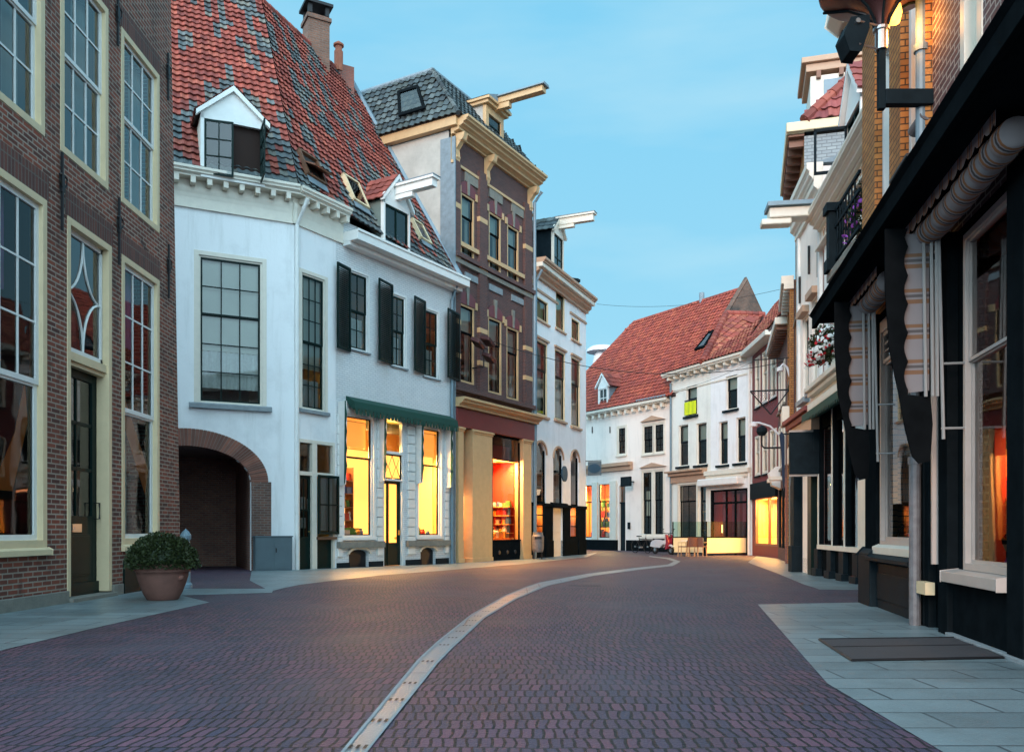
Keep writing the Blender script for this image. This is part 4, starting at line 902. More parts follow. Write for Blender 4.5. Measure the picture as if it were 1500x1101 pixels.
mb = MB(); mb.face([(0.02, 1.1, zq + .1), (C.L, 1.1, zq + .1), (C.L, 1.1, zc), (0.02, 1.1, zc)]); C.obj('inner_wall', mb, 'room_grey')
# hipped slate roof
def w2(F, u, y, z): q = F.T @ Vector((u, y, z)); return q
ze, zr = 15.97, 18.6
f = lambda u, y, z: w2(C, u, y, z)
pl, pr_ = f(-.3, -.45, ze), f(C.L + .3, -.45, ze); bl_, br_ = f(-.3, 9, ze), f(C.L + .3, 9, ze)
tl, tr_, tbl, tbr = f(.95, 1.55, zr), f(C.L - .9, 1.55, zr), f(.95, 7.6, zr), f(C.L - .9, 7.6, zr)
cs_ = lambda i, j: pick(SLT)
r1 = roof_plane(C.root, [bl_, pl, tl, tbl], .27, .30, cs_, mat='tile_slate', amp=.05); roof_plane(C.root, [pl, pr_, tr_, tl], .27, .30, cs_, mat='tile_slate', amp=.05); roof_plane(C.root, [pr_, br_, tbr, tr_], .27, .30, cs_, mat='tile_slate')
mb = MB(); mb.face([tl, tr_, tbr, tbl]); wobj(C.root, 'roof_deck', mb, 'lead', r1)
hip(C.root, [pl, tl], .09, 'slate', parent=r1)
mb = MB(); mb.tube([tbl, tl, tr_], .11, 8); wobj(C.root, 'ridge_roll', mb, 'lead', r1)
# side roof light
def rl2(root, F, pts, par):
    mb = MB(); p = [Vector(q) for q in pts]; n_ = (p[1] - p[0]).cross(p[3] - p[0]).normalized(); 
    c = sum(p, Vector()) / 4; inn = [c + (q - c) * .78 for q in p]
    for k in range(4):
        a, b, cc, d = p[k], p[(k + 1) % 4], inn[(k + 1) % 4], inn[k]; mb.face([q + n_ * .16 for q in (a, b, cc, d)]); mb.face([a, b, b + n_ * .16, a + n_ * .16])
    o = wobj(root, 'roof_light', mb, 'paint_black', par); mb = MB(); mb.face([q + n_ * .13 for q in inn]); wobj(root, 'pane', mb, 'glass', o); mb = MB(); mb.face([q + n_ * .03 for q in inn]); wobj(root, 'well', mb, 'room_grey', o)
sf = lambda s, t: (bl_ * (1 - s) + pl * s) * (1 - t) + (tbl * (1 - s) + tl * s) * t
rl2(C.root, C, [sf(.73, .2), sf(.87, .2), sf(.87, .72), sf(.73, .72)], r1)
# dormer
dc = .15; a, b = C.u(694, dc), C.u(738, dc); a2 = C.u(712, dc)
mb = MB(); z0, z1 = 15.95, C.z(712, 152, dc); za = z1 + .35
mb.box(a2, a2 + .22, dc, dc + .15, z0, z1); mb.box(b - .22, b, dc, dc + .15, z0, z1); mb.box(a2 + .22, b - .22, dc, dc + .15, z1 - .28, z1); mb.box(a2 + .22, b - .22, dc, dc + .15, z0, z0 + .2)
mb.box(a2 - .12, b + .12, dc - .16, dc + 2.6, z1, z1 + .12); mb.box(a2 - .2, b + .2, dc - .26, dc + 2.6, z1 + .12, z1 + .22)
mb.prism([(a2 - .2, z1 + .22), (b + .2, z1 + .22), ((a2 + b) / 2, za + .22)], 'y', dc - .2, dc - .1)
o = C.obj('dormer', mb, 'paint_ochre', bevel=.008)
C.obj('cheek', MB().box(a2 + .03, a2 + .08, dc + .15, dc + 2.5, z0 - .6, z1).box(b - .08, b - .03, dc + .15, dc + 2.5, z0 - .6, z1), 'render_grey', o)
mb = MB(); m = (a2 + b) / 2; mb.prism([(a2 - .22, z1 + .23), (m, za + .26), (b + .22, z1 + .23)], 'y', dc - .24, dc + 2.7); C.obj('dormer_roof', mb, 'lead', o)
C.obj('dormer_window', MB().box(a2 + .22, a2 + .27, dc + .05, dc + .1, z0 + .2, z1 - .28).box(b - .27, b - .22, dc + .05, dc + .1, z0 + .2, z1 - .28).box(a2 + .22, b - .22, dc + .05, dc + .1, z0 + 1.05, z0 + 1.1), 'paint_green', o)
mb = MB(); mb.face([(a2 + .2, dc + .08, z0 + .2), (b - .2, dc + .08, z0 + .2), (b - .2, dc + .08, z1 - .2), (a2 + .2, dc + .08, z1 - .2)]); C.obj('pane', mb, 'glass', o); C.obj('dormer_room', MB().box(a2 + .1, b - .1, dc + .6, dc + .65, z0, z1), 'room_dark', o)
mb = MB(); mb.box(m - .16, m + .16, dc - 2.2, dc, z1 + .20, z1 + .42); mb.box(m - .12, m + .12, dc - .7, dc, z1 - .02, z1 + .2); C.obj('hoist_beam', mb, 'paint_ochre', o, bevel=.01); C.obj('beam_cover', MB().prism([(m - .26, z1 + .42), (m + .26, z1 + .42), (m + .18, z1 + .52), (m - .18, z1 + .52)], 'y', dc - 2.3, dc + .1), 'lead', o)
C.obj('downpipe', MB().tube([(C.L + .02, -.5, 15.3), (C.L + .02, -.15, 14.9), (C.L + .02, -.15, g)], .07, 8), 'zinc')

# ================================================================ house D: narrow white house
D_ = Fac((.86, 36.33), (3.72, 42.9), rev=.18, wall='plaster_white', name='narrow_white_house', label='narrow white plastered house with brown cornice, black arched shopfront and small hoist dormer', cat='house')
uD = D_.u; gd_ = -.2
kw = dict(frame='paint_cream', sash='paint_green', fw=.06, fy=(.0, .15))
for x0, x1, tp, bt in ((786, 803, (794, 438), (794, 470)), (837, 849, (843, 468), (843, 499))):
    pw(D_, x0, x1, tp, bt, cols=1, rows=(1, 1), split=0, sill=('paint_tan', .08, .10, .1), curtain=(('blind_green', .05, .95, 0, 1),), **kw)
pw(D_, 814, 827, (820, 426), (820, 483), cols=1, rows=(1, 1), split=0, sill=('paint_tan', .08, .10, .1), curtain=(('blind_green', .05, .95, 0, 1),), **kw)
for x0, x1, tp, bt in ((784.5, 801.5, (793, 500), (793, 608)), (812.5, 827.5, (820, 514), (820, 615)), (836.5, 849.5, (843, 525), (843, 625))):
    pw(D_, x0, x1, tp, bt, cols=1, rows=(1, 1), split=.62, sill=('paint_tan', .10, .12, .12), curtain=(('curtain', .0, .9, .0, 1),), **kw)
    a, b, z = uD(x0), uD(x1), D_.z(*tp); D_.obj('label_mould', MB().box(a - .08, b + .08, -.10, 0, z + .05, z + .14), 'paint_tan')
co = cornice(D_, -.0, D_.L + .0, 12.6, ((0, .10, .62), (.10, .20, .54), (.38, .52, .30), (.52, .72, .14)), 'paint_tan', end=False); D_.obj('gutter_face', MB().box(.0, D_.L, -.48, .0, 12.22, 12.40), 'paint_ivory', co)
D_.obj('string_course', MB().box(0, D_.L * .43, -.06, 0, 11.35, 11.45).box(D_.L * .66, D_.L, -.06, 0, 11.35, 11.45), 'paint_tan')
# arched shop
zl_ = D_.z(793, 738); zar = D_.z(793, 648); gD = D_.g(2)
for x0, x1, zt_ in ((783.5, 799.5, zar), (836, 847.5, zar), (810.5, 824, D_.z(817, 656))):
    a, b = uD(x0), uD(x1); D_.hole(a, b, gd_, zt_, .5)
    mb = MB(); mb.box(a, a + .06, .05, .14, zl_, zt_); mb.box(b - .06, b, .05, .14, zl_, zt_); mb.box(a, b, .04, .15, zl_ - .05, zl_ + .12)
    o = D_.obj('arched_light', mb, 'paint_black'); mb = MB(); mb.face([(a, .1, zl_), (b, .1, zl_), (b, .1, zt_), (a, .1, zt_)]); D_.obj('pane', mb, 'glass', o)
    mb = MB(); n = 12; m, h = (a + b) / 2, (b - a) / 2
    for k in range(n):
        t0, t1 = math.pi * k / n, math.pi * (k + 1) / n; mb.prism([(m - (h + e_) * math.cos(t), zt_ - .5 + (.5 + e_) * math.sin(t)) for t, e_ in ((t0, .01), (t0, .10), (t1, .10), (t1, .01))], 'y', -.06, 0)
    D_.obj('hood_mould', mb, 'paint_tan', o)
for x0, x1 in ((776.5, 783), (797.5, 809), (824, 834.5), (846, 857)):
    a, b = uD(x0), uD(x1); mb = MB(); mb.box(a + .04, b - .04, -.06, .1, gD, zl_); mb.box(a, b, -.09, .1, gD, gD + .75); mb.box(a - .02, b + .02, -.12, .1, zl_ - .1, zl_ + .05); D_.obj('pilaster', mb, 'paint_black', bevel=.02)
for x0, x1 in ((783, 797.5), (834.5, 846)):
    a, b = uD(x0), uD(x1); zz = D_.z(790, 786); o = D_.obj('stallriser', MB().box(a, b, -.02, .1, gd_, zz), 'paint_black'); mb = MB(); mb.box(a, a + .05, .02, .08, zz, zl_); mb.box(b - .05, b, .02, .08, zz, zl_); bars(mb, a, b, zz, zl_, .03, .07, 1, 3, .04); D_.obj('shop_frame', mb, 'paint_black', o)
    mb = MB(); mb.face([(a, .06, zz), (b, .06, zz), (b, .06, zl_), (a, .06, zl_)]); D_.obj('pane', mb, 'glass_clear', o); shop_room(D_, a - .05, b + .05, zz - .05, zl_, .12, 1.4, 'room_orange', 110, (1, .55, .2))
a, b = uD(809.5), uD(824); D_.obj('door', MB().box(a, b, .08, .14, gd_, zl_ - .1).box(a + .15, b - .15, .06, .08, gD + .2, gD + .9).box(a + .15, b - .15, .06, .08, gD + 1.1, zl_ - .4), 'paint_ivory', bevel=.005)
mb = MB(); mb.prism([(-.20, zl_ - .05), (-.12, zl_ + .10), (0, zl_ + .12), (0, zl_ - .12), (-.20, zl_ - .12)], 'x', uD(806), uD(828)); D_.obj('door_canopy', mb, 'paint_black')
D_.hole(uD(777), min(uD(856.5), D_.L - .03), gd_ - .01, zl_); D_.build_wall(gd_, 12.2); D_.body(9, gd_, 12.2, mat='plaster_white', room_d=1.6)
mb = MB(); mb.prism([(-.3, 12.6), (2.2, 14.2), (6.8, 14.2), (9, 12.6)], 'x', .05, D_.L - .05); D_.obj('roof', mb, 'paint_charcoal')
dm = .1; a, b = D_.u(811, dm), D_.u(826, dm)
dormer(D_.root, D_, a, b, dm, 12.5, D_.z(818, 342, dm), D_.z(818, 318, dm) , 3, front='paint_ivory', side='paint_charcoal', roofc=SLT, beam=(1.7, D_.z(818, 332, dm) + .05, D_.z(818, 322, dm) + .1, 'paint_ivory'), cols=2, rows=2, slope=.55, ov=.14)
c = at(852, 412, 42.5); chim(D_.root, (c.x - .5, c.y + .6), .6, .6, 12.4, at(852, 404, 42.5).z, .4, 'paint_charcoal', cap=False)
D_.obj('downpipe', MB().tube([(.12, -.4, 12.1), (.12, -.12, 11.6), (.12, -.10, gd_)], .06, 8), 'zinc')
for x0, x1, f_ in ((786.5, 803, 0),): pass
# ================================================================ house E: far white house under the big red roof
gE = -.22
def ext(p, q, a, b=0):
    p, q = Vector(p), Vector(q); d = (q - p).normalized(); return tuple(p - d * a), tuple(q + d * b)
e0, e1 = ext((4.67, 54), (8.85, 47.4), 6)
E = Fac(e0, e1, rev=.18, wall='plaster_cream', name='red_roofed_house', label='low cream house at street end under the largest red tiled roof with one tiny dormer', cat='house')
uE = E.u
zE = E.z(985, 583)
kE = dict(glass='glass_dim', frame='paint_ivory', sash='paint_black', fw=.08, fy=(.0, .14))
pw(E, 905, 917, (911, 625), (911, 666), cols=2, rows=(2, 2), split=.5, sill=('paint_ivory', .1, .1, .1), surround=(.1, .03), **kE)
pw(E, 942, 957, (957, 621), (957, 664), cols=2, rows=(2, 2), split=.5, surround=(.08, .03), sill=('paint_ivory', .1, .1, .1), **kE)
pw(E, 958.5, 973, (957, 621), (957, 664), cols=2, rows=(2, 2), split=.5, surround=(.08, .03), sill=('paint_ivory', .1, .1, .1), **kE)
a, b, z = uE(940), uE(975), E.z(957, 616)
E.obj('pediment', MB().prism([(a, z), (b, z), ((a + b) / 2, z + .28)], 'y', -.16, 0), 'paint_tan')
pw(E, 941, 955.5, (957, 689), (957, 784), cols=2, rows=(2, 1), split=.55, surround=(.08, .03), curtain=(('blind', .1, .5, .3, .7),), **kE)
pw(E, 958, 972.5, (957, 689), (957, 784), cols=2, rows=(2, 1), split=.55, surround=(.08, .03), **kE)
z = E.z(957, 684); E.obj('pediment', MB().prism([(a - .1, z), (b + .1, z), ((a + b) / 2, z + .25)], 'y', -.16, 0), 'paint_tan')
E.obj('window_sill', MB().box(a - .1, b + .1, -.2, 0, E.z(957, 789), E.z(957, 785)), 'paint_ivory')
# shop
zs0, zs1 = E.z(870, 788), E.z(870, 709)
for x0, x1 in ((842, 852), (856, 868), (877, 894)):
    pw(E, x0, x1, (870, 709), (870, 788), cols=2, rows=(1, 1), split=.68, frame='paint_ivory', sash='paint_black', fw=.05, fy=(.0, .1), glass='glass_clear')
shop_room(E, uE(838), uE(897), zs0 - .1, zs1 + .05, .2, 1.8, 'room_orange', 520, (1, .66, .24), spill=200)
E.obj('shop_cornice', MB().box(uE(838), uE(927), -.35, 0, E.z(857, 688), E.z(857, 683)).box(uE(838), uE(927), -.18, 0, E.z(857, 694), E.z(857, 688)), 'paint_tan', bevel=.02)
for x0, x1 in ((852, 856), (868.5, 876.5), (894.5, 904)):
    E.obj('pilaster', MB().box(uE(x0), uE(x1), -.10, 0, gE, zs1 + .1), 'paint_ivory')
a, b = uE(907), uE(916); E.hole(a, b, gE - .1, E.z(911, 711)); E.obj('door', MB().box(a, b, .12, .18, gE - .1, E.z(911, 737)).box(a, b, .05, .18, E.z(911, 737), E.z(911, 735)), 'paint_charcoal'); mb = MB(); mb.face([(a, .15, 0), (b, .15, 0), (b, .15, 6), (a, .15, 6)]); 
mb = MB(); z0, z1 = E.z(911, 735), E.z(911, 711); mb.face([(a, .15, z0), (b, .15, z0), (b, .15, z1), (a, .15, z1)]); E.obj('pane', mb, 'glass')
E.obj('plinth', MB().box(uE(838), a - .12, -.14, 0, gE - .1, E.z(870, 790)).box(b + .12, E.L - .05, -.06, 0, gE - .1, E.z(950, 791)), 'paint_black')
E.obj('letterbox', MB().box(uE(921), uE(923.5), -.1, 0, 1.1, 1.5), 'paint_charcoal')
for px in (868, 894, 922):
    if px != 922: E.obj('wall_anchor', MB().box(uE(px) - .03, uE(px) + .03, -.05, -.01, E.z(px, 634), E.z(px, 625)), 'iron')
E.build_wall(gE - .1, zE - .1); E.body(5, gE - .1, zE - .1, mat='plaster_cream', top=False, room_d=2.3)
co = cornice(E, 0, E.L, zE + .05, ((0, .14, .42), (.14, .22, .30)), 'paint_ivory', end=False)
mb = MB(); x = .2
while x < E.L - .2: mb.box(x, x + .16, -.30, 0, zE - .42, zE - .20); x += .62
E.obj('dentil', mb, 'paint_ivory', co)
dE = 5.0
_, zrE = E.uz(1088, 422, dE); uL, uR = E.u(929, dE), E.u(1089, dE)
P3 = lambda u, y, z: E.T @ Vector((u, y, z))
eL, eR, rL, rR = P3(-.3, -.40, zE + .08), P3(E.L + .5, -.40, zE + .08), P3(uL, dE, zrE), P3(uR, dE, zrE)
eR = P3(uR, -.40, zE + .08)
ubl = E.u(857, 0) 
hipx = uL - 3.2
eL = P3(hipx, -.40, zE + .08)
E0b = P3(hipx, 2 * dE + .4, zE + .08); E1b = P3(uR, 2 * dE + .4, zE + .08)
cE = lambda i, j: pick([(.30, .052, .030), (.33, .062, .035), (.28, .048, .030), (.26, .048, .034), (.34, .072, .038)])
rE = roof_plane(E.root, [eL, eR, rR, rL], .26, .30, cE, amp=.05)
roof_plane(E.root, [E0b, eL, rL], .26, .30, cE, amp=.05)
mb = MB(); mb.face([rR, E1b, E0b, rL], RED[0]); wobj(E.root, 'back_roof', mb, 'tile_mix', rE)
hip(E.root, [eL, rL, rR], .12, parent=rE)
mb = MB(); mb.prism([(-.1, gE), (2 * dE + .1, gE), (2 * dE + .1, zE), (dE, zrE + .35), (-.1, zE + .1)], 'x', uR - .0, uR + .3)
gw = E.obj('gable_wall', mb, 'brick_gable'); E.obj('gable_coping', MB().tube([(uR + .15, -.2, zE + .1), (uR + .15, dE, zrE + .45), (uR + .15, 2 * dE + .2, zE + .1)], .16, 6), 'brick_gable', gw)
E.obj('vent_pipe', MB().tube([(E.u(1028, dE), dE, zrE - .2), (E.u(1028, dE), dE, zrE + .5)], .16, 10), 'lead', rE)
E.obj('gutter_flashing', MB().box(uE(940), E.L, -.46, .5, zE + .09, zE + .20), 'lead', rE)
d0 = -.12
dormer(E.root, E, E.u(876, d0), E.u(890, d0), d0, zE + .14, E.z(883, 566, d0), E.z(883, 547, d0), 3, side='lead', roofc=RED, cols=2, rows=2, slope=1.5, sashm='paint_white', ov=.2)
# round white dome of a vent behind the roof
c = at(882, 530, 66); wv = thing('roof_vent', 'round white metal vent dome rising behind the left hip of the big red roof', 'vent', Matrix.Translation((c.x, c.y, 6)))
MB().lathe([(.75, 0), (.75, 7.9), (.65, 8.5), (.5, 8.8)], 20).build('drum', 'plastic_white', wv, WM[wv.name]); MB().lathe([(.5, 8.8), (1.2, 8.8), (1.2, 9.0), (.9, 9.2), (.01, 9.3)], 20).build('cap', 'plastic_white', wv, WM[wv.name])

# ================================================================ house F: pale house with the cafe
Ff = Fac((8.78, 47.1), (11.55, 41.1), rev=.22, wall='plaster_pale', name='cafe_house', label='pale three storey house with a cafe below and yellow green cloth upstairs', cat='house')
uF = Ff.u; gF = -.3; zF = Ff.z(983, 552) + .05; L_ = Ff.L
um = uF(1041)
kF = dict(glass='glass_dim', frame='paint_ivory', sash='paint_charcoal', fw=.05, fy=(.10, .20), split=.58, cols=1, rows=(1, 1), sill=('paint_charcoal', .14, .14, .12), curtain=(('blind', .0, 1, .62, 1),))
for x0, x1, tp, bt in ((994, 1008, (1001, 622), (1001, 682)), (1020, 1035, (1028, 619), (1028, 680)), (1053, 1066, (1060, 617), (1060, 680)), (1078, 1092, (1085, 611), (1085, 677)), (1005, 1021, (1013, 565), (1013, 608)), (1063, 1080, (1071, 550), (1071, 599))):
    o = pw(Ff, x0, x1, tp, bt, **kF)
a, b = uF(1004.5), uF(1021.5)
mb = MB(); n = 10
for k in range(n):
    x0, x1 = a + (b - a) * k / n, a + (b - a) * (k + 1) / n; y0, y1 = -.10 - .02 * math.sin(k * 1.7), -.10 - .02 * math.sin(k * 1.7 + 1.7)
    mb.face([(x0, y0, Ff.z(1013, 607)), (x1, y1, Ff.z(1013, 607)), (x1, y1, Ff.z(1013, 588)), (x0, y0, Ff.z(1013, 588))])
cl = Ff.obj('cloth', mb, 'neon'); Ff.obj('railing', MB().box(a, b, -.08, -.05, Ff.z(1013, 587), Ff.z(1013, 585)), 'iron', cl)
# cafe front
a, b = uF(983) + .05, uF(1036)
Ff.obj('shop_cornice', MB().box(a - .1, b, -.45, 0, Ff.z(1010, 691), Ff.z(1010, 688)).box(a, b, -.28, 0, Ff.z(1010, 696), Ff.z(1010, 691)).box(a, b, -.12, 0, Ff.z(1010, 706), Ff.z(1010, 696)), 'paint_tan', bevel=.02)
Ff.obj('upper_cornice', MB().box(b, L_ - .02, -.25, 0, Ff.z(1070, 694), Ff.z(1070, 687)).box(b, L_ - .02, -.12, 0, Ff.z(1070, 700), Ff.z(1070, 694)), 'paint_ivory', bevel=.02)
pw(Ff, 995, 1021, (1008, 709), (1008, 789), frame='paint_ivory', sash='paint_black', fw=.06, fy=(0, .12), cols=2, rows=(1, 1), split=.7, surround=(.15, .06), glass='glass_clear')
shop_room(Ff, uF(990), uF(1030), gF, Ff.z(1008, 706), .3, 2.6, 'room_grey', 14, (1, .7, .45)); Ff.obj('shelf', MB().box(uF(1001), uF(1020), .9, 1.2, 1.0, 1.06).box(uF(1001), uF(1020), .9, 1.2, 1.5, 1.56).box(uF(1001), uF(1020), .9, 1.2, 2.0, 2.06), 'room_orange')
c, e = uF(1024.5), uF(1034); Ff.hole(c, e, gF, Ff.z(1028, 709)); mb = MB(); zz = Ff.z(1028, 709); mb.box(c, c + .08, .1, .16, gF, zz); mb.box(e - .08, e, .1, .16, gF, zz); mb.box(c, e, .1, .16, gF, gF + .5); mb.box(c, e, .1, .16, 2.5, 2.6); Ff.obj('door', mb, 'paint_charcoal'); mb = MB(); mb.face([(c, .13, gF), (e, .13, gF), (e, .13, zz), (c, .13, zz)]); Ff.obj('pane', mb, 'glass')
c, e, z0, z1 = uF(1041), uF(1095), Ff.z(1068, 789), Ff.z(1068, 716)
Ff.hole(c, e, gF, z1); mb = MB(); mb.box(c, c + .1, 0, .14, gF, z1); mb.box(e - .1, e, 0, .14, gF, z1); mb.box(c, e, 0, .14, z1 - .1, z1); mb.box(c, e, 0, .14, 2.35, 2.45)
for k in (.42, .66): x = c + (e - c) * k; mb.box(x - .03, x + .03, .02, .12, gF, z1)
o = Ff.obj('shop_window', mb, 'paint_black'); mb = MB(); mb.face([(c, .07, gF), (e, .07, gF), (e, .07, z1), (c, .07, z1)]); Ff.obj('pane', mb, 'glass_clear', o)
shop_room(Ff, c, e, gF, z1, .2, 3.0, 'room_wine', 40, (1, .35, .15))
mb = MB(); x = c + (e - c) * .62; mb.lathe([(.01, 0), (.13, .06), (.16, .22), (.12, .34), (.01, .36)], 12, (x, .9, 2.35)); Ff.obj('pendant_lamp', mb, 'lamp_red', o)
mb = MB(); x = c + (e - c) * .1; mb.lathe([(.01, 0), (.10, .0), (.10, .4), (.01, .42)], 12, (x, .6, .9)); Ff.obj('table_lamp', mb, 'lamp_glow', o)
for k in range(3): x = c + (e - c) * (.10 + .25 * k); Ff.obj('curtain', wavy(x, x + .5, gF, z1 - .2, .5 + .1 * k, .05, 8), 'plastic_red', o)
Ff.obj('rolled_awning', MB().box(uF(1032), uF(1091), -.5, 0, Ff.z(1060, 711), Ff.z(1060, 700)), 'paint_white', bevel=.06)
Ff.build_wall(gF, zF - .1, 0, um, mat='plaster_pale'); Ff.build_wall(gF, zF - .1, um + .001, L_, mat='plaster_white'); Ff.body(5, gF, zF - .1, top=False, mat='plaster_pale', room_d=3.4)
Ff.obj('downpipe', MB().tube([(L_ - .1, -.08, zF - .4), (L_ - .1, -.08, gF)], .07, 8), 'paint_white')
Ff.obj('downpipe', MB().tube([(.08, -.08, zF - .4), (.08, -.08, gF)], .06, 8), 'zinc')
co = cornice(Ff, -.25, L_ + .1, zF + .1, ((0, .12, .50), (.12, .22, .42)), 'paint_ivory', end=False); mb = MB(); x = .1
while x < L_: mb.box(x, x + .14, -.36, 0, zF - .30, zF - .12); x += .6
Ff.obj('dentil', mb, 'paint_ivory', co); Ff.obj('string_course', MB().box(0, L_, -.04, 0, zF - .95, zF - .88), 'paint_ivory', co)
PF = lambda u, y, z: Ff.T @ Vector((u, y, z))
dF = 3.0; ua, zA = Ff.uz(1064, 459, dF); ub, _ = Ff.uz(1119, 461, dF)
A0, A1 = PF(-.3, -.5, zF + .12), PF(L_ + .1, -.5, zF + .12); M0 = PF(um, -.5, zF + .12); AP, AQ = PF(ua, dF, zA), PF(max(ub, L_ + .5), dF, zA); ABk = PF(-.3, 7, zF + .12)
cF2 = lambda i, j: pick([(.29, .062, .042), (.34, .10, .055), (.24, .055, .042), (.38, .13, .075)])
rF = roof_plane(Ff.root, [A0, M0, AP], .26, .30, cE, amp=.05); AQ = at(1119, 461, (zA - 1) * FPX / (HY - 461)); roof_plane(Ff.root, [M0, A1, AQ], .26, .3, cF2, amp=.05); t_ = (AQ - AP); roof_plane(Ff.root, [M0, AQ, AP], .26, .3, cF2, amp=.05)
mb = MB(); mb.face([A0, AP, ABk], RED[0]); mb.face([AP, AQ, PF(L_ + .5, 7, zF)], RED[0]); wobj(Ff.root, 'back_roof', mb, 'tile_mix', rF)
hip(Ff.root, [M0, AP, AQ], .2, parent=rF)
s = lambda q, t: (A0 * (1 - q) + M0 * q) * (1 - t) + AP * t
rl2(Ff.root, Ff, [s(.55, .28), s(.85, .28), s(.85, .62), s(.55, .62)], rF)

# ================================================================ G: red brown house beyond, right side
G_ = Fac((11.55, 41.0), (11.38, 36.5), rev=.16, wall='paint_redbrown', name='red_painted_house', label='dark red painted house with slim cream windows and glowing shop beside the cafe', cat='house')
zG = G_.z(1128, 500)
for x0, x1 in ((1107, 1114), (1117.5, 1125.5), (1129, 1138)):
    for (ya, yb) in ((521, 590), (632, 694)):
        a, b = G_.u(x0), G_.u(x1); z1, z0 = G_.z(1120, 515 if ya < 600 else 634), G_.z(1120, 591 if ya < 600 else 694)
        window(G_, a, b, z0, z1, frame='paint_ivory', sash='paint_ivory', fw=.1, fy=(-.04, .12), cols=1, rows=(1, 1), split=.6, sill=('paint_charcoal', .08, .08, .06), curtain=(('blind', 0, 1, 0, 1),))
G_.obj('fascia', MB().box(0, G_.L, -.12, 0, G_.z(1120, 729), G_.z(1120, 705)), 'paint_charcoal')
z1, z0 = G_.z(1120, 730), G_.z(1120, 799); a, b = .45, G_.L - .1
G_.hole(a, b, z0, z1); mb = MB(); mb.box(a, a + .2, 0, .1, z0, z1); mb.box(b - .1, b, 0, .1, z0, z1); mb.box((a + b) / 2 + .5, (a + b) / 2 + .62, 0, .1, z0, z1); mb.box(a, b, 0, .1, z0, z0 + .1); G_.obj('shop_window', mb, 'paint_brown'); mb = MB(); mb.face([(a, .05, z0), (b, .05, z0), (b, .05, z1), (a, .05, z1)]); G_.obj('pane', mb, 'glass_clear')
shop_room(G_, a - .1, b + .05, z0, z1, .2, 1.8, 'room_yellow', 500, (1, .6, .18), spill=420); G_.obj('glow_panel', MB().box(a + .3, a + 1.2, .8, .84, z0, z1 - .2), 'glow_yellow')  # panel emits: shop brightness is put into its material
G_.build_wall(gF, zG); G_.body(6, gF, zG, mat='brick_brown', top=False, room_d=2.2)
PG = lambda u, y, z: G_.T @ Vector((u, y, z))
G_.obj('gutter', MB().box(-.1, G_.L, -.55, 0, zG, zG + .22), 'paint_ivory', bevel=.02)
g0, g1 = PG(-.6, -.45, zG + .2), PG(G_.L, -.45, zG + .2); gu, gz = G_.uz(1138, 446, 2.4); gr0, gr1 = PG(gu - .2, 2.4, gz), PG(G_.L + .6, 2.4, gz)
rG = roof_plane(G_.root, [g0, g1, gr1, gr0], .28, .34, cF2, amp=.05); roof_plane(G_.root, [PG(-.6, 6, zG + .2), g0, gr0], .28, .34, cF2); hip(G_.root, [g0, gr0, gr1], .13, parent=rG)
mb = MB(); mb.face([gr0, gr1, PG(G_.L, 6, zG), PG(-.6, 6, zG)]); wobj(G_.root, 'back_roof', mb, 'brick_red', rG)

# ================================================================ H, I, J: tall houses in steep view on the right
def eaves(F, z, pr, brk, mat='paint_ivory', mb_mat='paint_brown', th=.25, step=.5, par=None):
    co = F.obj('eaves', MB().box(-.1, F.L + .05, -pr, 0, z - th, z), mat, bevel=.01); mb = MB(); x = .1
    while x < F.L: mb.box(x, x + .16, -pr + .08, 0, z - th - brk, z - th); x += step
    F.obj('eaves_bracket', mb, mb_mat, co); return co
H = Fac((11.35, 36.4), (9.98, 30.7), rev=.16, wall='brick_brown', name='dark_brick_house', label='narrow dark brick house with a bracketed ivory gutter right of the red painted house', cat='house')
for k in range(3):
    a = .5 + 1.35 * k
    for z0, z1 in ((3.5, 5.3), (5.9, 7.6)): window(H, a, a + .8, z0, z1, frame='paint_ivory', sash='paint_ivory', fw=.08, fy=(-.02, .12), cols=1, rows=(1, 1), split=.5, sill=('stone', .1, .1, .1))
H.hole(.5, 4.0, .3, 2.7); H.obj('shop_window', MB().box(.5, .6, 0, .1, .3, 2.7).box(3.9, 4, 0, .1, .3, 2.7).box(2.2, 2.3, 0, .1, .3, 2.7), 'paint_charcoal'); mb = MB(); mb.face([(.5, .05, .3), (4, .05, .3), (4, .05, 2.7), (.5, .05, 2.7)]); H.obj('pane', mb, 'glass')
H.build_wall(gF, 8.5); H.body(8, gF, 8.6, mat='brick_brown'); eaves(H, 8.69, .50, .14, step=.45)
H.obj('roof', MB().prism([(-.4, 8.70), (2.0, 9.6), (8, 8.8)], 'x', 0, H.L), 'brick_red')
H.obj('corbel', MB().box(.7, 1.4, -.5, 0, 3.0, 3.15).box(2.2, 2.9, -.5, 0, 3.0, 3.15), 'paint_ivory')
I = Fac((9.96, 30.6), (8.98, 27.2), rev=.16, wall='brick_brown', name='orange_pier_house', label='narrow brick house with a deep bracketed roof edge and one orange brick pier', cat='house')
for z0, z1 in ((3.7, 5.4), (6.1, 8.0)):
    for a in (.5, 2.0): window(I, a, a + .9, z0, z1, frame='paint_charcoal', sash='paint_ivory', fw=.08, fy=(-.02, .12), cols=1, rows=(1, 1), split=.5, sill=('stone', .1, .1, .1))
I.obj('pier', MB().box(I.L - .65, I.L, -.12, 0, 3.3, 8.75), 'brick_orange'); I.obj('corner_pier', MB().box(.0, .3, -.08, 0, gF, 8.75), 'brick_orange')
I.build_wall(gF, 8.95); I.body(8, gF, 9.0, mat='brick_brown'); eaves(I, 9.13, .38, .18, mat='paint_ivory', mb_mat='paint_ivory', step=.42)
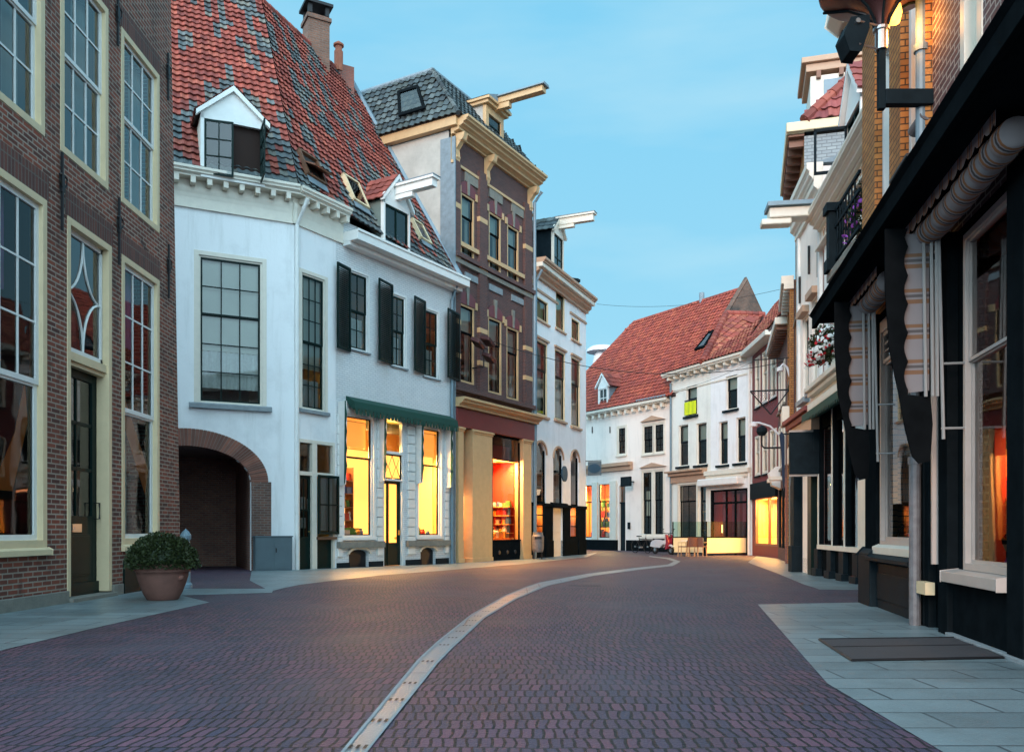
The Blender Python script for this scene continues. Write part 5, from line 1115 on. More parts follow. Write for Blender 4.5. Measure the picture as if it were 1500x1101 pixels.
I.obj('sign_board', MB().box(1.6, 3.4, -.35, -.12, 4.5, 5.0), 'paint_ivory', bevel=.02); I.obj('chimney', MB().box(1.2, 2.0, 2, 2.6, 9.0, 10.2), 'paint_ivory')
J = Fac((9.0, 27.1), (7.86, 22.95), rev=.16, wall='brick_orange', name='bracketed_house', label='tall house with orange brick front, brown bracketed eaves and grey brick side wall', cat='house')
for z0, z1 in ((4.2, 6.4), (7.4, 9.8)):
    for a in (.6, 2.2): window(J, a, a + 1.0, z0, z1, frame='paint_charcoal', sash='paint_charcoal', fw=.1, fy=(-.02, .12), cols=1, rows=(1, 1), split=.5, sill=('stone', .1, .1, .1))
J.build_wall(gF, 11.6); o = J.body(9, gF, 11.6, mat='brick_grey'); 
zJ = 11.98
eaves(J, zJ, .46, .26, mat='paint_cream', mb_mat='paint_brown', step=.55, th=.30); J.obj('soffit', MB().box(.0, J.L, -.4, 0, zJ - .36, zJ - .31), 'paint_brown'); J.obj('side_eave', MB().box(J.L + .005, J.L + .16, -.46, 8.5, zJ - .28, zJ - .03), 'paint_cream', bevel=.02)
PJ = lambda u, y, z: J.T @ Vector((u, y, z))
cJ = lambda i, j: pick([(.25, .06, .055), (.30, .075, .06), (.22, .05, .05)])
q0, q1 = PJ(J.L + .1, .0, zJ), PJ(J.L + .1, 6.5, zJ); q2 = PJ(J.L - 1.6, 3.2, zJ + 3.4)
rJ = roof_plane(J.root, [q0, q1, q2], .30, .34, cJ, amp=.06); roof_plane(J.root, [PJ(0, 0, zJ), q0, q2, PJ(0, 3.2, zJ + 3.4)], .30, .34, cJ, amp=.06); hip(J.root, [q0, q2], .16, parent=rJ)
a, b = J.L - 3.0, J.L - 1.3
dz1 = zJ + 2.15
mb = MB(); mb.box(a, b, .25, 2.4, zJ, dz1 - .3); o = J.obj('dormer', mb, 'paint_ivory'); J.obj('dormer_cornice', MB().box(a - .2, b + .2, .0, 2.6, dz1 + .02, dz1 + .18).box(a - .1, b + .1, .12, 2.5, dz1 - .2, dz1 + .02), 'paint_tan', o, bevel=.02); J.obj('dormer_bracket', MB().box(b + .002, b + .12, .4, .52, dz1 - .4, dz1 - .2).box(b + .002, b + .12, 1.0, 1.12, dz1 - .4, dz1 - .2).box(b + .002, b + .12, 1.6, 1.72, dz1 - .4, dz1 - .2), 'paint_brown', o)
J.obj('dormer_window', MB().box(b, b + .04, .6, 1.4, zJ + .9, dz1 - .45), 'zinc', o)
# shops below H, I, J
I.obj('shop_shutter', MB().box(.4, 1.8, -.05, 0, gF, 2.9), 'paint_grey'); I.obj('brick_pilaster', MB().box(-.1, .12, -.15, 0, gF, 2.9), 'brick_red'); I.obj('side_door', MB().box(2.1, 3.2, -.06, 0, gF, 2.5), 'paint_charcoal')
J.obj('shop_shutter', MB().box(.3, 1.9, -.06, 0, gF, 2.7), 'paint_greygreen'); J.obj('plinth', MB().box(2.1, 3.9, -.14, 0, gF, .9), 'paint_grey'); J.obj('wall_panel', MB().box(2.1, 3.3, -.10, 0, .9, 2.5), 'paint_cream'); J.obj('window_bay', MB().box(1.2, 3.6, -.3, 0, 3.0, 3.5), 'paint_ivory', bevel=.03)

# ================================================================ K: white house with hoist beam
K = Fac((7.685, 22.9), (7.2275, 19.85), rev=.30, wall='plaster_cream', name='white_beam_house', label='slim white house on the right with a broad white hoist beam and grey window sills', cat='house')
zK = 9.58; gK = -.2
kK = dict(frame='paint_ivory', sash='paint_green', fw=.07, fy=(.06, .2), cols=1, rows=(1, 1), split=.5, sill=('stone_blue', .16, .16, .12), curtain=(('blind', 0, 1, .0, 1),))
for x0, x1, yt, yb in ((1176, 1184.5, 463, 583), (1189.5, 1198.5, 436, 568)):
    o = pw(K, x0, x1, ((x0 + x1) / 2, yt), ((x0 + x1) / 2, yb), **kK); a, b, z = K.u(x0), K.u(x1), K.z((x0 + x1) / 2, yt); K.obj('hood', MB().box(a - .06, b + .06, -.16, 0, z + .02, z + .18), 'paint_tan', o)
a0, a1 = K.u(1176), K.u(1198.5)
K.build_wall(gK, zK - .1); K.body(8, gK, zK - .1, mat='plaster_cream')
cornice(K, -.1, K.L, zK, ((0, .14, .36), (.14, .28, .30), (.28, .55, .20), (.55, .8, .08)), 'paint_ivory', end=False)
for u in (.06, K.L - .3): K.obj('pilaster', MB().box(u, u + .22, -.06, 0, 3.7, zK - .8), 'paint_white')
for u, z in ((.35, 7.0), (1.6, 7.4), (2.7, 7.0)): K.obj('wall_anchor', MB().box(u, u + .05, -.06, -.01, z, z + .7), 'iron')
K.obj('roof', MB().prism([(-.2, zK + .005), (8, zK + .005), (4, zK + 1.2)], 'x', .05, K.L - .05), 'lead')
K.obj('shop_cornice', MB().box(-.05, K.L, -.42, 0, 3.80, 3.92).box(0, K.L, -.34, 0, 3.66, 3.80), 'paint_redbrown', bevel=.02); K.obj('fascia', MB().box(0, K.L, -.26, 0, 3.36, 3.66), 'paint_tan'); K.obj('shop_light_rail', MB().box(0, K.L, -.20, 0, 2.86, 3.36), 'paint_charcoal')
K.hole(.5, K.L - .2, gK - .05, 2.86)
mb = MB()
for x in (.5, 1.55, 2.6): mb.box(x, x + .1, -.02, .12, gK, 2.86)
o = K.obj('shop_frame', mb, 'paint_charcoal'); mb = MB(); mb.face([(.5, .08, .2), (K.L - .2, .08, .2), (K.L - .2, .08, 2.86), (.5, .08, 2.86)]); K.obj('pane', mb, 'glass', o)
K.obj('pilaster', MB().box(0, .45, -.20, .1, gK, 2.86).box(-.04, .5, -.26, .1, gK, .6), 'paint_charcoal', bevel=.015); K.obj('pilaster', MB().box(K.L - 1.0, K.L - .55, -.16, .1, gK, 2.86), 'paint_green', bevel=.015)
K.obj('stallriser', MB().box(.5, K.L - .2, -.0, .12, gK, .3), 'paint_charcoal')
K.obj('door_jamb', MB().box(K.L - .3, K.L - .02, -.06, .02, gK, 2.86), 'paint_ivory')

# ================================================================ L: white corniced house with balcony
L = Fac((7.2275, 19.82), (6.095, 12.3), rev=.22, wall='brick_red', name='balcony_house', label='red brick house with great white cornice, iron balcony and black glazed shopfront', cat='house')
zL = 8.33; gL = -.15; LS = 4.62
cornice(L, -.05, L.L, zL, ((0, .05, .40), (.05, .12, .38), (.12, .20, .30), (.20, .30, .22), (.30, .38, .12), (.74, .80, .12), (.80, .84, .18)), 'paint_ivory', end=False)
L.obj('frieze', MB().box(0, L.L, -.05, 0, zL - .76, zL - .38), 'paint_ivory')
mb = MB(); x = .3
while x < L.L - .3: mb.tube([(x, -.06, zL - .68), (x + .08, -.07, zL - .57), (x, -.06, zL - .46)], .018, 5); mb.tube([(x + .18, -.06, zL - .68), (x + .10, -.07, zL - .57), (x + .18, -.06, zL - .46)], .018, 5); x += .30
L.obj('frieze_ornament', mb, 'paint_tan')
for u in (0.35, LS - .1): L.obj('pilaster', MB().box(u, u + .4, -.05, 0, 4.3, zL - .85), 'paint_white')
for u in (1.2, 3.0, 5.6): window(L, u, u + .95, 4.6, 6.9, frame='paint_ivory', sash='paint_white', fw=.08, fy=(-.03, .16), cols=1, rows=(1, 1), split=.6, surround=(.14, .05), curtain=(('blind', 0, 1, .5, 1),))
uS = L.L * .02
L.hole(.15, LS - .3, .55, 3.75)
zs = .68
L.obj('shop_cornice', MB().box(-.0, LS + .3, -.44, 0, 4.18, 4.30).box(0, LS + .3, -.36, 0, 4.08, 4.18).box(0, LS + .3, -.24, 0, 3.92, 4.08).box(0, LS + .3, -.36, 0, 3.76, 3.92), 'paint_ivory', bevel=.02)
mb = MB(); mb.prism([(-.10, 3.76), (-.50, 3.66), (-.50, 3.52), (-.10, 3.64)], 'x', .1, LS); x = .1; k = 0
while x < LS - .15: mb.face([(x, -.503 - .003 * (k % 2), 3.54), (x + .16, -.503 - .003 * (k % 2), 3.54), (x + .08, -.505, 3.42)]); x += .16; k += 1
L.obj('awning', mb, 'cloth_green')
mb = MB()
for px in (1204.5, 1225, 1243.5): x = L.u(px); mb.box(x - .035, x + .035, -.10, -.03, zs, 3.75)
mb.box(-.02, LS - .3, -.14, .10, zs - .10, zs); sf_ = L.obj('shop_frame', mb, 'paint_ivory', bevel=.004)
mb = MB()
for px in (1204.5, 1225, 1243.5): x = L.u(px); mb.box(x + .036, x + .20, -.08, .06, zs, 3.75)
mb.box(.0, LS - .3, -.04, .06, 3.35, 3.75); L.obj('mullion', mb, 'paint_black', sf_)
mb = MB(); mb.face([(.15, .0, zs), (LS - .3, .0, zs), (LS - .3, .0, 3.5), (.15, .0, 3.5)]); L.obj('pane', mb, 'glass', sf_)
L.obj('stallriser', MB().box(.0, LS + 1, -.03, 0, gL, zs - .10), 'paint_black')
for px in (1203, 1222.5, 1241, 1262): x = L.u(px); L.obj('stall_pier', MB().box(x - .2, x + .22, -.13, -.03, gL, zs - .1).box(x - .25, x + .27, -.18, -.03, gL, .12), 'paint_charcoal', bevel=.01)
L.obj('wood_panel', MB().box(L.u(1266), L.u(1283), -.12, -.06, zs, L.z(1270, 703)), 'paint_ivory'); L.obj('warm_lamp', MB().box(LS - 1.9, LS - 1.75, .5, .6, 1.95, 2.12), 'lamp_glow', sf_)
L.build_wall(gL, zL - .3); L.body(8, gL, zL - .3, mat='brick_red', room_d=1.5)
# balcony
zb = 5.50; bx0, bx1 = 5.15, 6.9
o = L.obj('balcony_floor', MB().box(bx0 - .2, bx1, -.95, 0, zb - .14, zb), 'stone', bevel=.01)
mb = MB(); x = bx0; 
for cx in (bx0,): mb.box(cx - .11, cx + .11, -.97, -.75, zb, zb + 1.08); mb.box(cx - .16, cx + .16, -1.02, -.70, zb + 1.02, zb + 1.16); mb.box(cx - .15, cx + .15, -1.01, -.71, zb, zb + .2)
for z in (zb + .15, zb + .72, zb + 1.0): mb.box(bx0 + .1, bx1, -.88, -.84, z, z + .05); mb.box(bx0 - .02, bx0 + .02, -.75, 0, z, z + .05)
x = bx0 + .25
while x < bx1 - .2: mb.tube([(x, -.86, zb + .15), (x, -.86, zb + 1.0)], .015, 5); mb.tube([(x - .06, -.86, zb + .3), (x + .02, -.87, zb + .45), (x + .08, -.86, zb + .6)], .012, 5); x += .2
L.obj('balcony_railing', mb, 'paint_charcoal', o)
# roof and dormer of L
PL = lambda u, y, z: L.T @ Vector((u, y, z))
roof_plane(L.root, [PL(0, -.2, zL), PL(L.L, -.2, zL), PL(L.L, 3.2, zL + 3.6), PL(0, 3.2, zL + 3.6)], .28, .32, cJ, amp=.06)
a, b = 2.1, 3.4; 
od = dormer(L.root, L, a, b, .0, zL + .0, zL + 1.15, zL + 2.0, 3, side='paint_grey', roofc=[(.25, .06, .055), (.30, .075, .06)], cols=2, rows=1, slope=1.2, ov=.12)
mb = MB(); h = .95; mb.box(0, .05, 0, .04, 0, h); mb.box(.6, .65, 0, .04, 0, h); mb.box(0, .65, 0, .04, 0, .06); mb.box(0, .65, 0, .04, h - .06, h); mb.xf(Matrix.Translation((a + .08, .03, zL + .08)) @ Matrix.Rotation(R(-96), 4, 'Z')); L.obj('casement', mb, 'paint_charcoal', od)
# hoist beam of K/L boundary
u, z = .25, L.z(1180, 322); um_ = .1
mb = MB(); zB = L.z(1150, 322, -.9)
mb.box(um_ - .2, um_ + .22, -1.25, 0, 8.22, 8.46); mb.box(um_ - .16, um_ + .18, -1.42, -.75, 8.08, 8.22)
L.obj('hoist_beam', mb, 'paint_ivory', bevel=.03); L.obj('beam_cover', MB().box(um_ - .3, um_ + .32, -1.30, 0, 8.465, 8.56), 'zinc')
# ================================================================ M: orange brick house and its shopfront, N: purple brick house next to it
def wp(Y): return (2.69 + .192 * Y, Y)
m0, m1, n1 = wp(11.9), wp(8.95), wp(2.6)
Mh = Fac(m0, m1, rev=.2, wall='brick_orange', name='orange_brick_house', label='orange brick house with white window frames on the right above the black shopfront', cat='house')
Nh = Fac(m1, n1, rev=.2, wall='brick_purple', name='purple_brick_house', label='purple grey brick house at right edge with a wide white framed shop window', cat='house')
uM, uN = Mh.u, Nh.u; zsp = 4.1
for x0, x1, z1 in ((1294, 1312, 7.2), (1333, 1358, 7.4)):
    window(Mh, uM(x0), uM(x1), 4.7, z1, frame='paint_white', sash='paint_white', fw=.10, fy=(-.012, .2), cols=1, rows=(1, 1), split=.6, surround=None, curtain=(('blind', 0, 1, .0, 1),), sill=('paint_charcoal', .1, .1, .05))
for x0, x1 in ((1273, 1292), (1314, 1331), (1360, 1366)): Mh.obj('brick_pier', MB().box(uM(x0), uM(x1), -.09, 0, zsp, 8.2), 'brick_orange')
Mh.obj('pier_head', MB().box(uM(1304), uM(1314), -.12, 0, 7.25, 7.55), 'stone')
for x0, x1 in ((1408, 1440), (1475, 1530)):
    a, b = uN(x0), min(uN(x1), Nh.L - .3) if x1 < 1500 else uN(1475) + .95
    window(Nh, a, b, 4.6, 7.6, frame='paint_ivory', sash='paint_ivory', fw=.12, fy=(-.012, .2), cols=1, rows=(1, 1), split=.5, curtain=(('blind', 0, 1, 0, 1),), sill=('paint_ivory', .1, .1, .05))
for u in (3.2, 4.8): window(Nh, u, u + .95, 4.6, 7.6, frame='paint_ivory', sash='paint_ivory', fw=.12, fy=(-.012, .2), cols=1, rows=(1, 1), split=.5, sill=('paint_ivory', .1, .1, .05))
co = cornice(Mh, -.1, Mh.L, 8.75, ((0, .10, .72), (.10, .22, .60), (.22, .36, .52), (.36, .60, .40)), 'paint_ivory', end=False)
Mh.obj('console', MB().prism([(0, 8.3), (-.52, 8.3), (-.56, 8.1), (-.40, 7.95), (-.18, 7.98), (-.1, 7.8), (0, 7.75)], 'x', -.05, .35), 'paint_ivory', co, bevel=.02)
cornice(Nh, 0, Nh.L, 8.9, ((0, .12, .6), (.12, .3, .45), (.3, .7, .12)), 'paint_ivory', end=False)
for F_ in (Mh, Nh): F_.obj('roof', MB().prism([(-.3, F_ is Mh and 8.76 or 8.91), (5, 9.5), (8, 8.8)], 'x', 0.02, F_.L - .02), 'brick_red')
Mh.obj('downpipe', MB().tube([(Mh.L - .04, -.10, 8.3), (Mh.L - .04, -.10, 4.0)], .055, 12).tube([(Mh.L - .04, -.10, 6.05), (Mh.L - .04, -.10, 6.12)], .075, 12), 'zinc')
Mh.obj('lower_downpipe', MB().tube([(Mh.L - .04, -.16, 3.9), (Mh.L - .04, -.16, 1.75)], .045, 12).tube([(Mh.L - .04, -.16, 1.75), (Mh.L - .04, -.16, -.02)], .06, 12).tube([(Mh.L - .04, -.16, 1.7), (Mh.L - .04, -.16, 1.78)], .072, 12), 'pipe_grey')
# shop window of M
a, b = uM(1291), uM(1356); zs = Mh.z(1291, 797); ztr = Mh.z(1302, 509); zt = 3.72
window(Mh, a, b, zs, zt, frame='paint_taupe', sash='paint_taupe', fw=.05, fy=(-.02, .10), sw=.05, cols=1, rows=(1, 3), split=(ztr - zs) / (zt - zs), bar=.02, arch=.2, sill=('paint_ivory', .10, .12, .05))
g = -.1
Mh.obj('stallriser', MB().box(a - .02, Mh.L - .2, -.06, 0, g, zs - .24).box(a + .06, Mh.L - .3, -.075, -.05, .12, zs - .36), 'paint_charcoal', bevel=.01)
Mh.obj('sill_moulding', MB().prism([(-.06, zs - .24), (-.20, zs - .20), (-.20, zs - .16), (-.08, zs - .12), (0, zs - .12), (0, zs - .24)], 'x', a - .05, Mh.L - .18), 'paint_charcoal')
Mh.obj('corner_post', MB().box(-.02, a - .03, -.14, .0, g, zs - .14).prism([(-.14, zs - .14), (-.07, zs - .06), (0, zs - .06), (0, zs - .14)], 'x', -.02, a - .03), 'paint_charcoal', bevel=.02)
Mh.obj('shop_pilaster', MB().box(.0, a - .06, -.05, .0, zs - .06, 3.85).box(b + .03, Mh.L + .0, -.09, 0, g, 3.85), 'paint_black', bevel=.008)
Mh.build_wall(g, 3.85, mat='paint_black'); Mh.build_wall(3.85, 8.4, name='upper_wall')
Mh.body(8, g, 8.4, mat='brick_orange', room_d=2.0)
Mh.obj('display_shelf', MB().box(a, b, .12, .8, zs - .12, zs - .03), 'paint_ivory')
Mh.obj('display_box', MB().box(b - .35, b - .1, .25, .5, zs, zs + .22).box(b - .55, b - .40, .2, .35, zs, zs + .12), 'paint_ivory')
# shop front of N
a2, b2_ = uN(1414), uN(1491); zs2 = Nh.z(1414, 834); ztr2 = Nh.z(1414, 527); zt2_ = Nh.z(1417, 342)
o = window(Nh, a2, b2_, zs2, zt2_, frame='paint_taupe', sash='paint_taupe', fw=.065, fy=(-.02, .10), sw=.03, cols=1, rows=(1, 1), split=(ztr2 - zs2) / (zt2_ - zs2))
Nh.obj('window_sill', MB().prism([(-.16, zs2 - .12), (-.16, zs2 - .02), (0, zs2), (0, zs2 - .12)], 'x', uN(1404), b2_ + .02), 'paint_taupe', o, bevel=.006)
Nh.obj('stallriser', MB().box(uN(1404), b2_ + .3, -.05, 0, g, zs2 - .12), 'paint_black'); Nh.obj('threshold', MB().box(uN(1404), b2_ + .5, -.12, -.05, -.02, .035), 'stone_blue', bevel=.006)
Nh.obj('shop_pilaster', MB().box(.02, .16, -.08, 0, g, 3.85).box(uN(1390), uN(1404), -.10, 0, g, 3.85).box(b2_ + .02, b2_ + .35, -.09, 0, g, 3.85), 'paint_black', bevel=.008)
x = uN(1385); Nh.obj('white_moulding', MB().box(x - .02, x + .025, -.13, -.05, Nh.z(1385, 826), 3.7), 'paint_taupe'); Nh.obj('meter_box', MB().box(.05, uN(1382), -.17, -.08, Nh.z(1376, 870), Nh.z(1376, 852)), 'paint_cream')
u3 = b2_ + .5
window(Nh, u3, u3 + 1.6, zs2, zt2_, frame='paint_ivory', sash='paint_ivory', fw=.09, fy=(-.04, .14), sw=.03, cols=1, rows=(1, 1), split=.6)
Nh.build_wall(g, 3.85, mat='paint_black'); Nh.build_wall(3.85, 8.6, name='upper_wall'); Nh.body(8, g, 8.6, mat='brick_purple', room=None)
shop_room(Nh, .15, Nh.L - .5, g, 3.8, .25, 3.2, 'room_grey', 0); Nh.obj('display_counter', MB().box(a2, b2_, .5, 1.0, g, zs2 + .1), 'room_dark')
mb = MB(); mb.face([(0.05, 3.4, 3.9), (Nh.L, 3.4, 3.9), (Nh.L, 3.4, 8.5), (.05, 3.4, 8.5)]); Nh.obj('inner_wall', mb, 'room_grey')
# added shelves and lamp, imitating the red shop's reflection in the pane
uS_ = .30; y0s, z1s = Nh.cross(1460, 700, uS_); y1s, z0s = Nh.cross(1497, 790, uS_); y1s += .6; hs = (z1s - z0s) / 3
mb = MB()
for k in range(4): mb.box(uS_ - .12, uS_ + .22, y0s, y1s, z0s + k * hs - .03, z0s + k * hs)
mb.box(uS_ - .12, uS_ + .24, y0s - .10, y0s, z0s - .4, z1s + .5); sh = Nh.obj('reflection_shelf', mb, 'room_red'); Nh.obj('back_panel', MB().box(uS_ - .14, uS_ - .125, y0s, y1s, z0s - .1, z1s + .3), 'room_orange', sh)
l = bpy.data.lights.new('reflection_light', 'AREA'); l.size = .5; l.energy = 16; l.color = (1, .5, .18); lo = bpy.data.objects.new('reflection_light', l); COL.objects.link(lo); lo.parent = sh; lo.location = (uS_ + .55, (y0s + y1s) / 2, z1s + .5)
# canopy over both shopfronts
for F_, e0_, e1_ in ((Mh, -.25, Mh.L), (Nh, .0, Nh.L)):
    mb = MB(); mb.box(e0_, e1_, -.66, -.0, 3.97, 4.02); mb.box(e0_, e1_, -.72, -.66, 3.90, 4.06); mb.prism([(-.72, 4.06), (-.76, 4.10), (0, 4.16), (0, 4.03), (-.66, 4.03)], 'x', e0_, e1_)
    F_.obj('canopy', mb, 'paint_black', bevel=.006)
def roller(F, a, b, name='rolled_awning'):
    nn_ = max(8, int((b - a) / .03)); o = F.obj(name, MB().tube([(a + (b - a) * k / nn_, -.30 + .008 * math.sin(k * .9), 3.80 - .012 * math.sin(math.pi * k / nn_) + .006 * math.sin(k * .37)) for k in range(nn_ + 1)], [.098 + .020 * abs(math.sin(k * .03 * math.pi / .24)) + .004 * math.sin(k * 1.7) for k in range(nn_ + 1)], 18), 'awning_stripe_across', smooth=True)
    mb = MB(); x = a; k = 0
    while x < b - .01:
        w = min(.2, b - x); y = -.43; mb.face([(x, y, 3.965), (x + w, y, 3.965), (x + w, y, 3.89), (x + w * .75, y, 3.855), (x + w * .5, y, 3.845), (x + w * .25, y, 3.855), (x, y, 3.89)]); x += w
    F.obj('valance', mb, 'awning_stripe_across', o)
    return o
r1_ = roller(Mh, uM(1282), Mh.L - .55); r2__ = roller(Nh, .45, b2_ + .8)
def wing(F, px_out, py, o):
    """folded side wing of the awning: hangs in a plane across the pavement"""
    u = F.u(px_out, -.70)
    Y = F.p0.y + F.d.y * u
    def c(X0, z): return (X0 - 2.69, z)
    pr = [(-.70, 3.85), (-.70, 3.3), (-.66, 2.7), (-.58, 2.3), (-.52, 1.95), (-.46, 1.70), (-.40, 1.63), (-.30, 1.65), (-.28, 2.0), (-.30, 2.25), (-.50, 2.28)]
    z = 2.32
    while z < 3.8: pr.append((-.495 - .035 * abs(math.sin((z - 2.32) * math.pi / .27)), z)); z += .045
    pr += [(-.50, 3.84)]
    mb = MB(); mb.prism(pr, 'x', u - .012, u + .012); f = F.obj('side_wing', mb, 'cloth_black', o)
    pr = [(-.52, 3.80), (-.30, 3.80), (-.30, 2.32), (-.50, 2.30)]; z = 2.40
    while z < 3.75: pr.append((-.50 - .035 * abs(math.sin((z - 2.32) * math.pi / .27)), z)); z += .045
    F.obj('striped_cloth', MB().prism(pr, 'x', u - .045, u - .03), 'awning_stripe', f)
    mb = MB()
    for y in (-.36, -.30, -.26): mb.tube([(y and u + .04 + (.30 + y) * .4, y, 3.75), (u + .05, y + .01, 2.25)], .016, 6)
    mb.tube([(u + .06, -.24, 3.7), (u + .06, -.20, 1.85)], .016, 6); mb.tube([(u + .06, -.22, 1.95), (u + .06, 0, 1.95)], .012, 6); mb.tube([(u + .06, -.22, 2.55), (u + .06, 0, 2.55)], .012, 6)
    F.obj('arm', mb, 'arm_grey', f)
wing(Mh, 1222, 440, r1_); wing(Nh, 1296, 310, r2__) if uN(1296, -.70) > 0 else wing(Mh, 1296, 310, r1_)
# ================================================================ ground
def clipY(poly, y, keep_above):
    out_ = []; n = len(poly)
    for k in range(n):
        a, b = poly[k], poly[(k + 1) % n]; ia, ib = (a[1] >= y) == keep_above, (b[1] >= y) == keep_above
        if ia: out_.append(a)
        if ia != ib: t = (y - a[1]) / (b[1] - a[1]); out_.append((a[0] + (b[0] - a[0]) * t, y))
    return out_
def sheet(name, poly, lift, mat, holes=None):
    mb = MB()
    bands = [(-1e4, 15), (15, 30), (30, 1e4)]
    for lo, hi in bands:
        q = clipY(clipY(poly, lo, True), hi, False)
        if len(q) >= 3: mb.face([(x, y, GZ(y if lo < 15 else max(y, 15)) + lift) for x, y in q])
    return tag(mb.build(name, mat), kind='structure')
sheet('street', [(-120, -60), (120, -60), (120, 600), (-120, 600)], 0, 'paver')
T_ = lambda L: [tuple(gpt(*p)) for p in L]
left = [(-6.2, -2), (-3.62, -2)] + T_([(0, 953), (150, 917), (307, 882)]) + T_([(262, 871)]) + [(-6.2, 14.3)]
sheet('pavement', left, .004, 'slab')
sheet('pavement', T_([(225, 862), (402, 862), (398, 868), (222, 873)]), .0045, 'slab')
sheet('pavement', [B1.T @ Vector((B1.u(368), -.1, 0)), *[Vector(p) for p in T_([(366, 850), (395, 866), (440, 856), (480, 851), (560, 842), (640, 836), (700, 831), (780, 824), (860, 816), (868, 808)])], Vector((3.6, 43)), Vector((.8, 36.2)), Vector((-2.2, 30.95)), Vector((-6.2, 24.25))] and [tuple(v)[:2] for v in [B1.T @ Vector((B1.u(368), -.1, 0)), *[Vector((*p, 0)) for p in T_([(366, 850), (395, 866), (440, 856), (480, 851), (560, 842), (640, 836), (700, 831), (780, 824), (860, 815.5)])], Vector((4.6, 46, 0)), Vector((3.7, 43, 0)), Vector((.8, 36.3, 0)), Vector((-2.2, 31, 0)), Vector((-6.2, 24.3, 0))]], .004, 'slab')
sheet('pavement', T_([(1110, 885), (1212, 1001)]) + [(1.9, 3.2), (2.0, -2), (3.4, -2), wp(3.0), wp(8.9), wp(11.9)] , .004, 'slab')
sheet('pavement', T_([(1096, 823), (1135, 838), (1178, 856), (1200, 863), (1272, 864)]) + [(6.75, 16.0), (7.5, 20.7), (8.65, 25), (10.55, 33), (11.7, 37.4), (11.8, 41)], .004, 'slab')
for k_, (x_, y_, w_) in enumerate(((832, 857, 46),)):
    sheet('paving_patch', T_([(x_, y_), (x_ + w_, y_ + .3), (x_ + w_ + 2, y_ + 1.6), (x_ + 2, y_ + 1.0)]), .004, 'mat_rubber')
# drain line down the middle of the street
gl = [(583, 1001), (612, 966), (640, 940), (690, 900), (740, 872), (790, 853), (860, 840), (930, 831.5), (978, 826.5), (987, 822), (975, 818), (950, 815)]
gr_ = [(618, 1001), (641, 972), (662, 950), (710, 905), (757, 877), (805, 857), (870, 843), (935, 834.2), (985, 828.6), (997, 822), (982, 817), (952, 814)]
a_, b_ = T_(gl), T_(gr_)
for q_ in (a_, b_):
    v0, v1 = Vector(q_[0]), Vector(q_[1]); dv = (v0 - v1).normalized(); q_[0:0] = [tuple(v0 + dv * 6 + Vector((dv.y, -dv.x)) * -.5), tuple(v0 + dv * 2.2)]
def strip(name, P_, Q_, f0, f1, lift, mat, vary=False):
    mb = MB()
    P_, Q_ = [Vector(p) for p in P_], [Vector(q) for q in Q_]; A_, B_ = [p.lerp(q, f0) for p, q in zip(P_, Q_)], [p.lerp(q, f1) for p, q in zip(P_, Q_)]
    for (a, b), (c, d) in zip(zip(A_, B_), zip(A_[1:], B_[1:])):
        n = max(1, int((c - a).length / .45))
        for k in range(n):
            q = [a.lerp(c, k / n), b.lerp(d, k / n), b.lerp(d, (k + (.985 if vary else 1)) / n), a.lerp(c, (k + (.985 if vary else 1)) / n)]
            mb.face([(v.x, v.y, GZ(v.y) + lift) for v in q])
    return tag(mb.build(name, mat), kind='structure')
strip('drain_channel', a_, b_, 0, 1, .003, 'gutter_stone'); strip('drain_edge', a_, b_, .0, .14, .007, 'stone_blue', True); strip('drain_edge', a_, b_, .86, 1, .007, 'stone_blue', True)
mb = MB(); Pm = [Vector(p).lerp(Vector(q), .5) for p, q in zip(a_, b_)]
cnt = 0
for p, q in zip(Pm[1:-5], Pm[2:-4]):
    n = max(1, int((q - p).length / .5))
    for k in range(n):
        c = p.lerp(q, k / n); d = (q - p).normalized(); e_ = Vector((d.y, -d.x)); z = GZ(c.y) + .008
        for j in (-1, 0, 1): o_ = c + e_ * .035 * j; mb.face([(*(o_ + d * s1 * .035 + e_ * s2 * .008), z) for s1, s2 in ((-1, -1), (1, -1), (1, 1), (-1, 1))])
tag(mb.build('drain_slots', 'iron'), kind='structure')
# entrance mat on the right pavement
mp_ = T_([(1200, 938), (1402, 935.5), (1470, 965), (1248, 969)]); m = thing('door_mat', 'dark rubber mat in a metal frame set in the right pavement', 'door mat', Matrix.Translation((mp_[0][0], mp_[0][1], 0)))
mb = MB(); mb.prism(mp_, 'z', .0045, .016); wobj(m, 'rubber', mb, 'mat_rubber')
mb = MB()
for k in range(4): mb.tube([(*mp_[k], .012), (*mp_[(k + 1) % 4], .012)], .012, 4)
mb.tube([(*Vector(mp_[0]).lerp(Vector(mp_[3]), .42), .016), (*Vector(mp_[1]).lerp(Vector(mp_[2]), .42), .016)], .006, 4)
wobj(m, 'frame', mb, 'iron')
tag(m, kind=None)
# ================================================================ planter, bollard, cabinet, litter bin
p = gpt(229, 880); PT = Matrix.Translation((p.x, p.y + .22, .006)); pt = thing('planter', 'large terracotta pot holding a round clipped green bush', 'planter', PT @ Matrix.Scale(.87, 4)); pt.matrix_world = PT @ Matrix.Scale(.87, 4)
sc = 1.0
pot = MB().lathe([(.0, .0), (.24, .0), (.25, .01), (.31, .12), (.37, .28), (.405, .40), (.41, .46), (.435, .465), (.435, .50), (.42, .505), (.43, .53), (.45, .535), (.455, .59), (.44, .60), (.40, .60), (.39, .52), (.0, .52)], 40).build('pot', 'terracotta', pt, WM[pt.name], smooth=True)
MB().lathe([(0.001, .515), (.40, .53)], 20).build('soil', 'room_dark', pt, WM[pt.name])
mb = MB()
mb.lathe([(.0, -.03), (.05, -.02), (.055, .03), (.03, .05), (.0, .055)], 10, (.36, -.16, .36)); mb.build('pot_boss', 'terracotta', pot, smooth=True)
